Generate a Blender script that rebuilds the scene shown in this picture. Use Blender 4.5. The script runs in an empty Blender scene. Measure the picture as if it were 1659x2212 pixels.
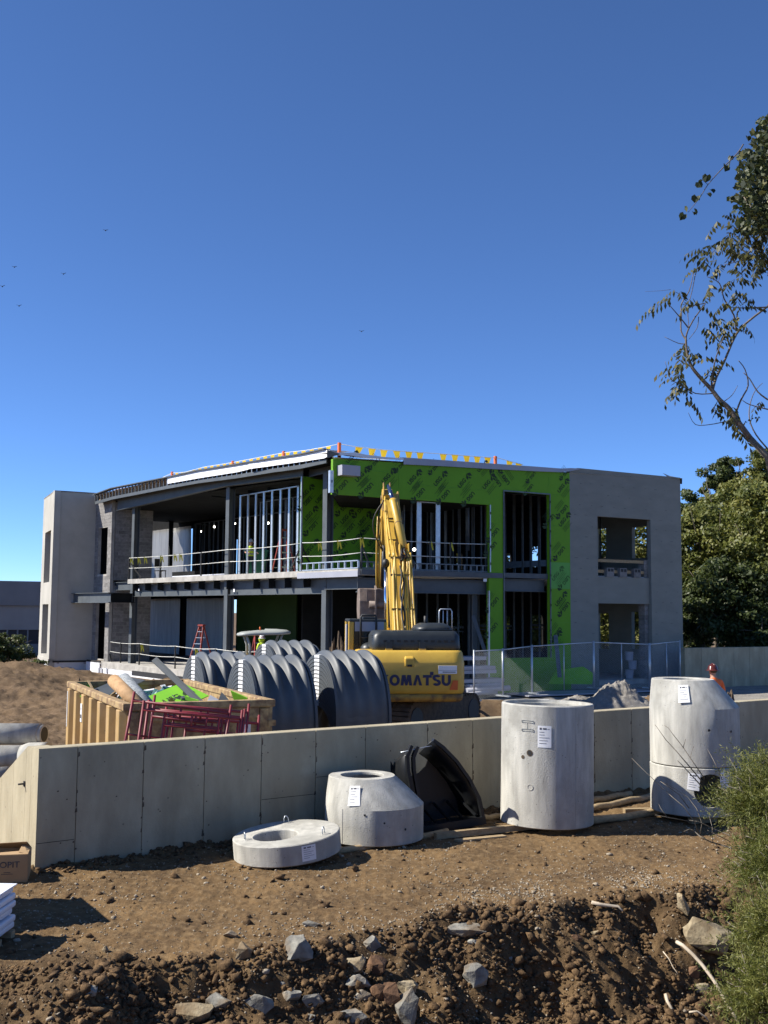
import bpy, bmesh, math, random
import numpy as np
from mathutils import Vector, Matrix, noise as mnoise

# ------------------------------------------------------------------ camera, sky, sun
SC = bpy.context.scene
COL = SC.collection
F = 2318.0                                   # focal length for a 1659 x 2212 picture
PITCH = math.atan(214.0 / F)
ROLL = 0.0075
CAMZ = 3.4
Fw = Vector((0, math.cos(PITCH), math.sin(PITCH)))
U0 = Vector((0, -math.sin(PITCH), math.cos(PITCH)))
R0 = Vector((1, 0, 0))
Rt = R0 * math.cos(ROLL) + U0 * math.sin(ROLL)
Up = U0 * math.cos(ROLL) - R0 * math.sin(ROLL)
cd = bpy.data.cameras.new('camera')
cam = bpy.data.objects.new('camera', cd)
COL.objects.link(cam)
m = Matrix.Identity(4)
for i in range(3):
    m[i][0] = Rt[i]; m[i][1] = Up[i]; m[i][2] = -Fw[i]
m[2][3] = CAMZ
cam.matrix_world = m
cd.sensor_fit = 'VERTICAL'
cd.sensor_height = 24.0
cd.lens = 24.0 * F / 2212.0
cd.clip_end = 3000
SC.camera = cam

SUN_EL = math.radians(42.0)
SUN_DIR = Vector((-math.cos(SUN_EL) * 0.999, -math.cos(SUN_EL) * 0.04, math.sin(SUN_EL))).normalized()
w = bpy.data.worlds.new('World'); SC.world = w; w.use_nodes = True
nt = w.node_tree
bg = nt.nodes['Background']
sky = nt.nodes.new('ShaderNodeTexSky'); sky.sky_type = 'NISHITA'
sky.sun_disc = False
sky.sun_elevation = SUN_EL
sky.sun_rotation = math.atan2(SUN_DIR.x, SUN_DIR.y)
sky.altitude = 2500.0; sky.air_density = 0.7; sky.dust_density = 0.0; sky.ozone_density = 10.0
nt.links.new(sky.outputs[0], bg.inputs[0])
bg.inputs[1].default_value = 0.119
sl = bpy.data.lights.new('sun', 'SUN'); sl.energy = 5.0; sl.angle = math.radians(0.5); sl.color = (1.0, 0.945, 0.85)
so = bpy.data.objects.new('sun', sl); COL.objects.link(so)
so.rotation_euler = (-SUN_DIR).to_track_quat('-Z', 'Y').to_euler()
SC.view_settings.view_transform = 'Standard'
SC.view_settings.look = 'None'
SC.view_settings.exposure = 0.75
SC.view_settings.gamma = 1.0
SC.view_settings.use_curve_mapping = False
SC.render.engine = 'CYCLES'

# ------------------------------------------------------------------ helpers
RND = random.Random(11)
V = Vector
ZU = V((0, 0, 1))
def ray(x, y):
    d = Rt * (x - 829.5) - Up * (y - 1106.0) + Fw * F
    return d / d.y
def at(x, y, Y):
    d = ray(x, y); return V((d.x * Y, Y, CAMZ + d.z * Y))
def atz(x, y, z):
    d = ray(x, y); t = (z - CAMZ) / d.z
    return V((d.x * t, t, z))
def onp(x, y, P, n):
    d = ray(x, y); c = V((0, 0, CAMZ))
    t = (P - c).dot(n) / d.dot(n)
    return c + d * t

ROOT = {}
def tag(o, label=None, cat=None, group=None, kind=None):
    if label: o['label'] = label
    if cat: o['category'] = cat
    if group: o['group'] = group
    if kind: o['kind'] = kind
    return o
def thing(name, label, cat, loc=(0, 0, 0), rotz=0.0, group=None):
    o = bpy.data.objects.new(name, None)
    o.empty_display_size = 0.2
    COL.objects.link(o)
    o.location = loc; o.rotation_euler = (0, 0, rotz)
    ROOT[o] = V(loc)
    return tag(o, label, cat, group)
def link(name, me, parent=None, loc=None, rot=None):
    o = bpy.data.objects.new(name, me); COL.objects.link(o)
    if parent: o.parent = parent
    if loc is not None: o.location = loc
    if rot is not None: o.rotation_euler = rot
    return o
KIDS = {}
def copy_tree(o, parent=None):
    c = o.copy(); COL.objects.link(c)
    if parent: c.parent = parent
    for ch in o.children: copy_tree(ch, c)
    return c

class MB:
    def __init__(s): s.v = []; s.f = []; s.m = []; s.sm = []; s.mi = 0; s.smooth = False
    def face(s, idx): s.f.append(tuple(idx)); s.m.append(s.mi); s.sm.append(s.smooth)
    def add(s, vs):
        n = len(s.v); s.v.extend([tuple(p) for p in vs]); return n
    def poly(s, pts):
        n = s.add(pts); s.face(range(n, n + len(pts))); return s
    def hexa(s, b, t):
        n = s.add(list(b) + list(t))
        for q in ((3, 2, 1, 0), (4, 5, 6, 7), (0, 1, 5, 4), (1, 2, 6, 5), (2, 3, 7, 6), (3, 0, 4, 7)):
            s.face([n + i for i in q])
        return s
    def box(s, c, size, ax=None, ay=None, az=None):
        c = V(c); ax = V(ax) if ax is not None else V((1, 0, 0)); az = V(az) if az is not None else ZU
        ay = V(ay) if ay is not None else az.cross(ax)
        ax = ax.normalized() * size[0] / 2; ay = ay.normalized() * size[1] / 2; az = az.normalized() * size[2] / 2
        b = [c - ax - ay - az, c + ax - ay - az, c + ax + ay - az, c - ax + ay - az]
        t = [p + az * 2 for p in b]
        return s.hexa(b, t)
    def bar(s, p, q, w, h, up=ZU):
        p = V(p); q = V(q); d = (q - p); L = d.length; d.normalize()
        side = d.cross(V(up))
        if side.length < 1e-4: side = d.cross(V((1, 0, 0)))
        side.normalize(); u2 = side.cross(d)
        return s.box((p + q) / 2, (L, w, h), d, side, u2)
    def tube(s, pts, r, n=8, cap=True, r2=None):
        pts = [V(p) for p in pts]; N = len(pts); base = len(s.v)
        prev = None
        for i, p in enumerate(pts):
            if i == 0: d = pts[1] - pts[0]
            elif i == N - 1: d = pts[-1] - pts[-2]
            else: d = pts[i + 1] - pts[i - 1]
            d = d.normalized() if d.length > 1e-9 else V((0, 0, 1))
            if prev is None:
                a = d.cross(ZU)
                if a.length < 1e-3: a = d.cross(V((1, 0, 0)))
            else:
                a = prev - d * prev.dot(d)
                if a.length < 1e-6: a = d.cross(V((1, 0, 0)))
            a.normalize(); b = d.cross(a); prev = a
            if isinstance(r, (list, tuple)): rr = r[i]
            elif r2 is not None: rr = r + (r2 - r) * i / (N - 1)
            else: rr = r
            s.add([p + a * rr * math.cos(2 * math.pi * k / n) + b * rr * math.sin(2 * math.pi * k / n) for k in range(n)])
        sm = s.smooth; s.smooth = True
        for i in range(N - 1):
            for k in range(n):
                k2 = (k + 1) % n
                s.face((base + i * n + k2, base + i * n + k, base + (i + 1) * n + k, base + (i + 1) * n + k2))
        s.smooth = False
        if cap:
            s.face([base + k for k in range(n)])
            s.face([base + (N - 1) * n + n - 1 - k for k in range(n)])
        s.smooth = sm
        return s
    def lathe(s, prof, n=48, c=(0, 0, 0), off=None, closed=False):
        base = len(s.v); c = V(c)
        for i, (r, z) in enumerate(prof):
            ox = off[i] if off else 0.0
            s.add([c + V((ox + r * math.cos(2 * math.pi * k / n), r * math.sin(2 * math.pi * k / n), z)) for k in range(n)])
        N = len(prof)
        for i in range(N - 1 + (1 if closed else 0)):
            j = (i + 1) % N
            for k in range(n):
                k2 = (k + 1) % n
                s.face((base + i * n + k, base + i * n + k2, base + j * n + k2, base + j * n + k))
        return s
    def prism(s, pts, d):
        d = V(d); n = len(pts); b = s.add(pts); t = s.add([V(p) + d for p in pts])
        s.face([b + n - 1 - i for i in range(n)]); s.face([t + i for i in range(n)])
        for i in range(n):
            j = (i + 1) % n
            s.face((b + i, b + j, t + j, t + i))
        return s
    def ell(s, c, r, n=12, mrow=8, A=None):
        c = V(c); b = len(s.v); sm = s.smooth; s.smooth = True
        for i in range(mrow + 1):
            th = math.pi * i / mrow
            for k in range(n):
                ph = 2 * math.pi * k / n
                p = V((r[0] * math.sin(th) * math.cos(ph), r[1] * math.sin(th) * math.sin(ph), r[2] * math.cos(th)))
                s.add([c + (A @ p if A else p)])
        for i in range(mrow):
            for k in range(n):
                k2 = (k + 1) % n
                s.face((b + i * n + k, b + (i + 1) * n + k, b + (i + 1) * n + k2, b + i * n + k2))
        s.smooth = sm
        return s
    def mesh(s, name, mats, off=None):
        me = bpy.data.meshes.new(name)
        vs = s.v if off is None else [(p[0] - off[0], p[1] - off[1], p[2] - off[2]) for p in s.v]
        me.from_pydata(vs, [], s.f)
        for mt in (mats if isinstance(mats, (list, tuple)) else [mats]): me.materials.append(mt)
        me.polygons.foreach_set('material_index', s.m)
        me.polygons.foreach_set('use_smooth', s.sm)
        me.validate(); me.update()
        return me
    def build(s, name, mats, parent=None, world=False, loc=None, rot=None):
        off = None
        if world:
            r = parent
            while r is not None and r not in ROOT: r = r.parent
            off = ROOT.get(r)
        return link(name, s.mesh(name, mats, off), parent, loc, rot)
def bevel(o, w, seg=2, ang=0.6):
    md = o.modifiers.new('bevel', 'BEVEL'); md.width = w; md.segments = seg; md.limit_method = 'ANGLE'; md.angle_limit = ang
    return o

def solo(mb, name, mat, label, cat, loc=(0, 0, 0), group=None, kind=None, rot=None):
    """a thing that is one mesh; vertices given in world space, origin at loc"""
    me = mb.mesh(name, mat, V(loc)) if not isinstance(mb, bpy.types.Mesh) else mb
    o = link(name, me, None, loc, rot)
    return tag(o, label, cat, group, kind)

# ------------------------------------------------------------------ materials
MATS = {}
def nd(t, ty, **kw):
    n = t.nodes.new(ty)
    for k, v in kw.items(): setattr(n, k, v)
    return n
def pm(name, col, col2=None, scale=3.0, detail=6, rough=0.8, metal=0.0, bump=0.0, bscale=40.0, rnd=0.0, stretch=None,
       spec=0.5, col3=None, scale3=0.6, dist=0.0, trans=0.0, coords='Object', lo=0.35, hi=0.65, pits=0.0, pitscale=14):
    mt = bpy.data.materials.new(name); mt.use_nodes = True
    t = mt.node_tree; b = t.nodes['Principled BSDF']; L = t.links.new
    b.inputs['Roughness'].default_value = rough; b.inputs['Metallic'].default_value = metal
    b.inputs['Specular IOR Level'].default_value = spec
    tc = nd(t, 'ShaderNodeTexCoord'); vec = tc.outputs[coords]
    if rnd:
        oi = nd(t, 'ShaderNodeObjectInfo')
        ad = nd(t, 'ShaderNodeVectorMath', operation='ADD')
        sc = nd(t, 'ShaderNodeVectorMath', operation='SCALE'); cx = nd(t, 'ShaderNodeCombineXYZ')
        for i in range(3): L(oi.outputs['Random'], cx.inputs[i])
        L(cx.outputs[0], sc.inputs[0]); sc.inputs['Scale'].default_value = 37.0
        L(vec, ad.inputs[0]); L(sc.outputs[0], ad.inputs[1]); vec = ad.outputs[0]
    v0 = vec
    if stretch:
        mp = nd(t, 'ShaderNodeMapping'); mp.inputs['Scale'].default_value = stretch
        L(vec, mp.inputs[0]); vec = mp.outputs[0]
    c = None
    def noise(v, s, d=6.0, ro=0.6):
        n = nd(t, 'ShaderNodeTexNoise'); n.inputs['Scale'].default_value = s; n.inputs['Detail'].default_value = d
        n.inputs['Roughness'].default_value = ro; n.inputs['Distortion'].default_value = dist
        L(v, n.inputs['Vector']); return n
    def ramp(fac, a, bb, p0=lo, p1=hi):
        r = nd(t, 'ShaderNodeValToRGB'); r.color_ramp.elements[0].position = p0; r.color_ramp.elements[1].position = p1
        r.color_ramp.elements[0].color = (*a, 1); r.color_ramp.elements[1].color = (*bb, 1)
        L(fac, r.inputs[0]); return r
    if col2 is None: col2 = tuple(x * 0.8 for x in col)
    n1 = noise(vec, scale, detail)
    c = ramp(n1.outputs['Fac'], col2, col).outputs[0]
    if col3 is not None:
        n3 = noise(v0, scale3, 5)
        r3 = ramp(n3.outputs['Fac'], (0, 0, 0), (1, 1, 1), 0.48, 0.66)
        mx = nd(t, 'ShaderNodeMixRGB'); L(r3.outputs[0], mx.inputs[0]); L(c, mx.inputs[1]); mx.inputs[2].default_value = (*col3, 1)
        c = mx.outputs[0]
    if pits:
        vo = nd(t, 'ShaderNodeTexVoronoi'); vo.inputs['Scale'].default_value = pitscale; vo.inputs['Randomness'].default_value = 1.0
        L(v0, vo.inputs['Vector'])
        rp = ramp(vo.outputs['Distance'], (1 - pits,) * 3, (1, 1, 1), 0.05, 0.09)
        mx = nd(t, 'ShaderNodeMixRGB', blend_type='MULTIPLY'); mx.inputs[0].default_value = 1
        L(c, mx.inputs[1]); L(rp.outputs[0], mx.inputs[2]); c = mx.outputs[0]
    if rnd:
        mr = nd(t, 'ShaderNodeMapRange'); mr.inputs[3].default_value = 1 - rnd; mr.inputs[4].default_value = 1 + rnd
        L(oi.outputs['Random'], mr.inputs[0])
        cxx = nd(t, 'ShaderNodeVectorMath', operation='SCALE'); L(c, cxx.inputs[0]); L(mr.outputs[0], cxx.inputs['Scale']); c = cxx.outputs[0]
    L(c, b.inputs['Base Color'])
    if bump:
        nb = noise(v0, bscale, 6)
        bp = nd(t, 'ShaderNodeBump'); bp.inputs['Strength'].default_value = bump; bp.inputs['Distance'].default_value = 0.02
        L(nb.outputs['Fac'], bp.inputs['Height']); L(bp.outputs[0], b.inputs['Normal'])
    if trans:
        out = t.nodes['Material Output']
        tr = nd(t, 'ShaderNodeBsdfTranslucent'); L(c, tr.inputs[0])
        ms = nd(t, 'ShaderNodeMixShader'); ms.inputs[0].default_value = trans
        L(b.outputs[0], ms.inputs[1]); L(tr.outputs[0], ms.inputs[2]); L(ms.outputs[0], out.inputs[0])
    MATS[name] = mt
    return mt
def leafmat(name, cols, trans=0.35, rough=0.55):
    mt = bpy.data.materials.new(name); mt.use_nodes = True
    t = mt.node_tree; b = t.nodes['Principled BSDF']; L = t.links.new
    at_ = nd(t, 'ShaderNodeAttribute'); at_.attribute_name = 'tint'
    r = nd(t, 'ShaderNodeValToRGB'); r.color_ramp.interpolation = 'LINEAR'
    e = r.color_ramp.elements
    while len(e) < len(cols): e.new(0.5)
    for i, cc in enumerate(cols):
        e[i].position = i / (len(cols) - 1); e[i].color = (*cc, 1)
    L(at_.outputs['Fac'], r.inputs[0]); L(r.outputs[0], b.inputs['Base Color'])
    b.inputs['Roughness'].default_value = rough
    out = t.nodes['Material Output']
    tr = nd(t, 'ShaderNodeBsdfTranslucent'); L(r.outputs[0], tr.inputs[0])
    ms = nd(t, 'ShaderNodeMixShader'); ms.inputs[0].default_value = trans
    L(b.outputs[0], ms.inputs[1]); L(tr.outputs[0], ms.inputs[2]); L(ms.outputs[0], out.inputs[0])
    return mt

M_WALL = pm('poured_concrete', (.465, .405, .275), (.305, .262, .172), 1.2, 9, .9, bump=.35, bscale=26, stretch=(1.5, 1.5, .55), col3=(.36, .305, .20), scale3=1.1, pits=.45, pitscale=5.5)
M_PRE = pm('precast_concrete', (.51, .495, .44), (.33, .32, .285), 2.6, 9, .88, bump=.45, bscale=60, stretch=(2.6, 2.6, .45), col3=(.30, .29, .255), scale3=1.15, pits=.5, pitscale=9)
M_STUC = pm('grey_wall_coating', (.238, .238, .208), (.208, .208, .182), 1.0, 4, .9, bump=.06, bscale=25, stretch=(1, 1, 2.5))
M_STUCL = pm('pale_grey_coating', (.44, .42, .37), (.37, .355, .31), .8, 5, .9, bump=.06, bscale=25)
M_CMU = pm('concrete_block_grey', (.25, .24, .23), (.17, .162, .157), 7, 6, .95, bump=.4, bscale=70, rnd=.22)
M_STEEL = pm('grey_primer_steel', (.095, .107, .115), (.07, .08, .088), 1.5, 6, .55, bump=.05, bscale=30, spec=.4)
M_DARK = pm('shade_and_line_dark', (.022, .024, .026), (.014, .016, .018), 1.5, 5, .95, spec=.08)  # near-black: shade of ceilings, soffits and inner steel put into the colour
M_GALV = pm('galvanised_steel', (.55, .59, .62), (.42, .46, .50), 6, 5, .38, metal=.55)
M_GREEN = pm('green_sheathing', (.122, .315, .003), (.112, .29, .002), .9, 5, .7, bump=.03, bscale=12)
M_GREEN2 = pm('light_green_sheathing', (.115, .36, .06), (.10, .32, .055), .9, 5, .7)
M_GREENP = pm('green_board_scrap', (.20, .50, .02), (.15, .42, .015), 2, 5, .7)
M_LOGO = pm('dark_print', (.018, .045, .008), (.014, .036, .006), 4, 3, .7)
M_MEMB = pm('white_roof_membrane', (.80, .81, .83), (.70, .71, .73), .8, 5, .5)
M_EDGE = pm('grey_edge_flashing', (.36, .37, .42), (.31, .32, .37), .8, 5, .5)
M_INS = pm('white_insulation_board', (.72, .73, .75), (.62, .63, .66), 1.2, 5, .7)
M_SLAB = pm('slab_concrete', (.46, .44, .40), (.30, .285, .26), 2.5, 8, .9, bump=.2, bscale=30)
M_BLK = pm('black_membrane', (.02, .02, .021), (.012, .012, .013), 4, 4, .7)
M_SHEET = pm('clear_poly_sheet', (.78, .77, .74), (.58, .57, .55), .7, 7, .35, trans=.72, stretch=(2.5, 2.5, .25), dist=1.5, bump=.3, bscale=3)
M_INT = pm('shade_dark_interior_board', (.018, .018, .018), (.012, .012, .012), 1, 4, .95, spec=.1)  # interior gloom put into the base colour of back and inner walls
M_DOCK = pm('dense_glass_dark', (.07, .075, .08), (.05, .055, .06), 1, 4, .6)
M_STUD2 = pm('dull_and_shaded_stud', (.15, .165, .18), (.10, .115, .125), 5, 5, .5, metal=.4)  # darker galvanised tone, shade of inner and right-hand framing put into colour
M_WOOD = pm('weathered_pine', (.40, .30, .17), (.26, .18, .095), 4, 7, .85, bump=.25, bscale=40, stretch=(1, 6, 6), rnd=.2)
M_OSB = pm('brown_plywood', (.42, .26, .13), (.30, .18, .085), 8, 6, .85, rnd=.15)
M_YEL = pm('yellow_machine_paint', (.62, .40, .065), (.52, .325, .045), 1.3, 7, .42, col3=(.50, .31, .05), scale3=1.7)
M_YELD = pm('muddy_yellow_paint', (.42, .26, .05), (.16, .10, .04), 3, 8, .75, lo=.42, hi=.6)
M_HOOD = pm('charcoal_machine_plastic', (.028, .033, .035), (.02, .024, .026), 3, 5, .42)
M_MBLK = pm('black_machine_steel', (.012, .013, .014), (.02, .018, .016), 3, 5, .55)
M_GLASS = pm('dark_tinted_glass', (.012, .018, .018), (.008, .012, .012), 2, 2, .08)
M_CHROME = pm('chrome_rod', (.75, .77, .80), (.70, .72, .75), 2, 2, .12, metal=1.0)
M_BLUE = pm('blue_rod', (.08, .13, .26), (.06, .10, .20), 2, 2, .25, metal=.7)
M_NAVY = pm('navy_lettering', (.008, .012, .07), (.006, .009, .055), 2, 2, .5)
M_RUST = pm('worn_bucket_steel', (.23, .18, .15), (.13, .10, .085), 4, 8, .7, bump=.2, bscale=20)
M_MUD = pm('dried_mud', (.12, .085, .055), (.07, .05, .032), 8, 7, .95, bump=.5, bscale=30)
M_CHAM = pm('grey_plastic_chamber', (.088, .097, .106), (.066, .074, .082), 1.5, 7, .5, rnd=.04, spec=.4)
M_LABEL = pm('white_label_paper', (.80, .80, .80), (.72, .72, .72), 5, 2, .6)
M_PRINT = pm('label_print', (.05, .05, .06), (.09, .09, .10), 20, 2, .7)
M_BPL = pm('black_plastic', (.010, .011, .013), (.007, .008, .009), 2, 3, .42)
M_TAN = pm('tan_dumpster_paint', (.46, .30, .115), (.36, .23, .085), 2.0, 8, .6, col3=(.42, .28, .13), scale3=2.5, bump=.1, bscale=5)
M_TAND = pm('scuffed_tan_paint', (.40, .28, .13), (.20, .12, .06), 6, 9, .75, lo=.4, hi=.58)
M_RED = pm('red_scaffold_paint', (.23, .02, .03), (.14, .016, .02), 5, 7, .5, rnd=.15)
M_REDL = pm('red_fibreglass', (.30, .05, .035), (.22, .035, .025), 4, 4, .5)
M_CARD = pm('brown_cardboard', (.43, .285, .15), (.36, .235, .12), 2, 5, .85)
M_POLY = pm('crumpled_clear_plastic', (.62, .65, .66), (.30, .33, .34), 9, 6, .25, trans=.35, dist=2)
M_TEAL = pm('teal_glass_sheet', (.10, .24, .22), (.03, .08, .08), 5, 7, .2, dist=2)
M_WHITE = pm('white_wrap', (.74, .77, .82), (.64, .67, .73), 2, 5, .35, stretch=(1, 1, 3))
M_ORANGE = pm('orange_paint', (.65, .13, .02), (.55, .10, .015), 4, 3, .6)
M_FLAG = pm('yellow_flag', (.80, .52, .02), (.72, .45, .015), 2, 2, .6, trans=.35)
M_ROPE = pm('pale_rope', (.65, .65, .60), (.5, .5, .46), 9, 2, .8)
M_TAPE = pm('yellow_tape', (.62, .56, .04), (.5, .45, .03), 3, 2, .6, trans=.2)
M_CANO = pm('grey_canopy', (.34, .36, .34), (.29, .31, .29), 2, 3, .5)
M_ROCKG = pm('grey_limestone', (.32, .305, .255), (.13, .125, .11), 5, 9, .9, bump=1.0, bscale=12, rnd=.18, col3=(.19, .135, .08), scale3=3.5)
M_ROCKT = pm('tan_limestone', (.40, .33, .21), (.20, .15, .085), 6, 9, .9, bump=1.0, bscale=12, rnd=.15, col3=(.19, .13, .07), scale3=3.5)
M_ROCKB = pm('brown_stone', (.22, .12, .06), (.12, .065, .035), 6, 9, .95, bump=.6, bscale=22, rnd=.15)
M_GRAVEL = pm('pale_gravel', (.42, .38, .32), (.20, .17, .13), 30, 4, .95, rnd=.0, coords='Object')
M_CLOD = pm('soil_clod', (.185, .116, .058), (.045, .028, .016), 16, 9, .98, bump=.6, bscale=60, spec=.2)
M_SKIN = pm('skin', (.42, .24, .16), (.38, .21, .14), 5, 3, .55)
M_JEAN = pm('dark_trousers', (.035, .04, .06), (.025, .03, .045), 8, 4, .9)
M_HIVIS = pm('hi_vis_yellow', (.55, .72, .04), (.48, .64, .03), 6, 3, .7)
M_HIORG = pm('hi_vis_orange', (.85, .17, .03), (.75, .14, .025), 6, 3, .7)
M_HAT = pm('brown_hard_hat', (.10, .022, .016), (.08, .018, .013), 5, 2, .2)
M_HATW = pm('white_hard_hat', (.7, .7, .7), (.62, .62, .62), 5, 2, .3)
M_BOOT = pm('brown_boot', (.08, .05, .03), (.05, .03, .02), 5, 2, .8)
M_BARK = pm('grey_brown_bark', (.19, .155, .12), (.10, .08, .06), 6, 7, .95, bump=.5, bscale=30, stretch=(3, 3, .6))
M_TWIG = pm('grey_twig', (.22, .19, .15), (.13, .11, .085), 8, 4, .9)
M_STICK = pm('bleached_stick', (.55, .47, .36), (.40, .33, .24), 7, 4, .85)
M_FARW = pm('far_grey_facade', (.22, .225, .23), (.19, .195, .20), .5, 4, .9)
M_FARL = pm('far_pale_facade', (.30, .30, .29), (.26, .26, .255), .5, 4, .9)
M_FARD = pm('far_dark_band', (.03, .033, .04), (.025, .028, .034), .5, 4, .6)
M_GREEND = pm('shaded_green_board', (.022, .055, .004), (.016, .042, .003), .9, 5, .8)  # darkened copy of the green sheathing, indoor shade put into its colour
M_TIE = pm('tie_mark', (.15, .158, .148), (.12, .127, .118), 4, 3, .9)
M_LAMP = bpy.data.materials.new('lit_bulb'); M_LAMP.use_nodes = True
_b = M_LAMP.node_tree.nodes['Principled BSDF']; _b.inputs['Emission Color'].default_value = (1, .93, .8, 1); _b.inputs['Emission Strength'].default_value = 6
L_TREE = leafmat('tree_leaves', [(.024, .036, .010), (.060, .078, .016), (.12, .138, .025), (.185, .185, .036), (.24, .21, .045)], .35)
L_TREED = leafmat('dark_tree_leaves', [(.022, .036, .008), (.042, .062, .013), (.075, .098, .02), (.12, .132, .028)], .3)
L_AIL = leafmat('ailanthus_leaves', [(.022, .028, .008), (.05, .055, .014), (.10, .095, .025), (.20, .16, .045)], .35)
L_VINE = leafmat('vine_leaves', [(.020, .032, .014), (.04, .055, .02), (.075, .09, .03), (.16, .15, .05)], .3)
L_SHRUB = leafmat('feathery_shrub', [(.050, .060, .012), (.105, .122, .022), (.175, .185, .038), (.25, .23, .07)], .35)

# value noise in numpy
def vnoise(x, y, seed=0):
    xi = np.floor(x).astype(np.int64); yi = np.floor(y).astype(np.int64)
    xf = x - xi; yf = y - yi
    xf = xf * xf * (3 - 2 * xf); yf = yf * yf * (3 - 2 * yf)
    def h(a, b):
        n = (a * 374761393 + b * 668265263 + seed * 1442695041) & 0x7fffffff
        n = ((n ^ (n >> 13)) * 1274126177) & 0x7fffffff
        return ((n ^ (n >> 16)) & 0xffff) / 65535.0
    return (h(xi, yi) * (1 - xf) + h(xi + 1, yi) * xf) * (1 - yf) + (h(xi, yi + 1) * (1 - xf) + h(xi + 1, yi + 1) * xf) * yf
def fbm(x, y, s, o=4, seed=0, ridged=False):
    a = 1.0; t = 0.0; tot = 0.0
    for i in range(o):
        n = vnoise(x / s + 13.7 * i, y / s - 7.3 * i, seed + i)
        if ridged: n = 1 - abs(2 * n - 1)
        t = t + a * (n - .5); tot += a; a *= .5; s *= .5
    return t / tot * 2
# ------------------------------------------------------------------ ground
WA = V((-4.5, 14.3, 0)); WD = V((.8135, .5816, 0)).normalized(); WN = V((WD.y, -WD.x, 0))
WING = V((-.59, .81, 0)).normalized(); WINGN = V((-WING.y, WING.x, 0))      # outward (left, front)
EDGE_X = [-6, -3.08, -1.79, -1.1, 0, 1.08, 2.1, 3.2, 4.5, 8]
EDGE_Y = [10.3, 10.5, 10.9, 11.1, 11.8, 12.6, 13.05, 13.6, 13.95, 14.6]
def near_h(x, y, fine=True):
    x = np.asarray(x, float); y = np.asarray(y, float)
    xe = x + .25 * fbm(x, y, 1.1, 3, 5); ye = np.interp(x, EDGE_X, EDGE_Y) + .55 * fbm(x, y, .9, 4, 3)
    d = ye - y                                   # >0 : over the edge of the bank
    slope = np.interp(x, [-4, -1, 1, 5], [.42, .55, .75, .85])
    dd = np.clip(d, 0, None)
    z = -slope * (np.sqrt(dd * dd + .04) - .2)
    bank = np.clip(d / .5 + .3, 0, 1)
    z = z + .03 * fbm(x, y, 2.2, 3, 9) * (1 - bank)
    lump = .44 * fbm(x, y, .95, 3, 21) + .13 * fbm(x, y, .34, 3, 31) + .05 * fbm(x, y, .12, 3, 41)
    z = z + bank * lump * .8
    if fine:
        z = z + (.006 + .022 * bank) * fbm(x, y, .07, 3, 51) + .022 * (1 - bank) * fbm(x, y, .35, 4, 52) + .018 * (1 - bank) * fbm(x, y, .13, 3, 53, True)
    # foot of the wall : loose crumbs pushed against it
    dw = (x - WA.x) * WN.x + (y - WA.y) * WN.y
    z = z + .07 * np.exp(-np.clip(dw, 0, None) / .25) * (.4 + fbm(x, y, .22, 3, 61, True)) * np.clip((x + 6) / 1., 0, 1)
    dg = (x - WA.x) * WINGN.x + (y - WA.y) * WINGN.y
    sw = (x - WA.x) * WING.x + (y - WA.y) * WING.y
    z = z + np.clip((sw - 2.3) / 1.2, 0, 1) * np.exp(-np.clip(dg, 0, None) / 1.1) * (.42 + .1 * fbm(x, y, .5, 3, 63))
    behind = (dw < -.14) & (dg < -.14)
    z = np.where(behind, -1.2, z)
    return z
def nh(x, y): return float(near_h(np.array([x]), np.array([y]), False)[0])

def grid_mesh(name, X, Y, Z, mat, smooth=True):
    ny, nx = X.shape
    co = np.stack([X, Y, Z], -1).reshape(-1, 3)
    i = np.arange(ny * nx).reshape(ny, nx)
    q = np.stack([i[:-1, :-1], i[:-1, 1:], i[1:, 1:], i[1:, :-1]], -1).reshape(-1, 4)
    me = bpy.data.meshes.new(name)
    me.vertices.add(len(co)); me.vertices.foreach_set('co', co.ravel())
    me.loops.add(q.size); me.loops.foreach_set('vertex_index', q.ravel())
    me.polygons.add(len(q)); me.polygons.foreach_set('loop_start', np.arange(0, q.size, 4)); me.polygons.foreach_set('loop_total', np.full(len(q), 4))
    if smooth: me.polygons.foreach_set('use_smooth', np.ones(len(q), bool))
    me.materials.append(mat); me.update(calc_edges=True); me.validate()
    return me

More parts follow.
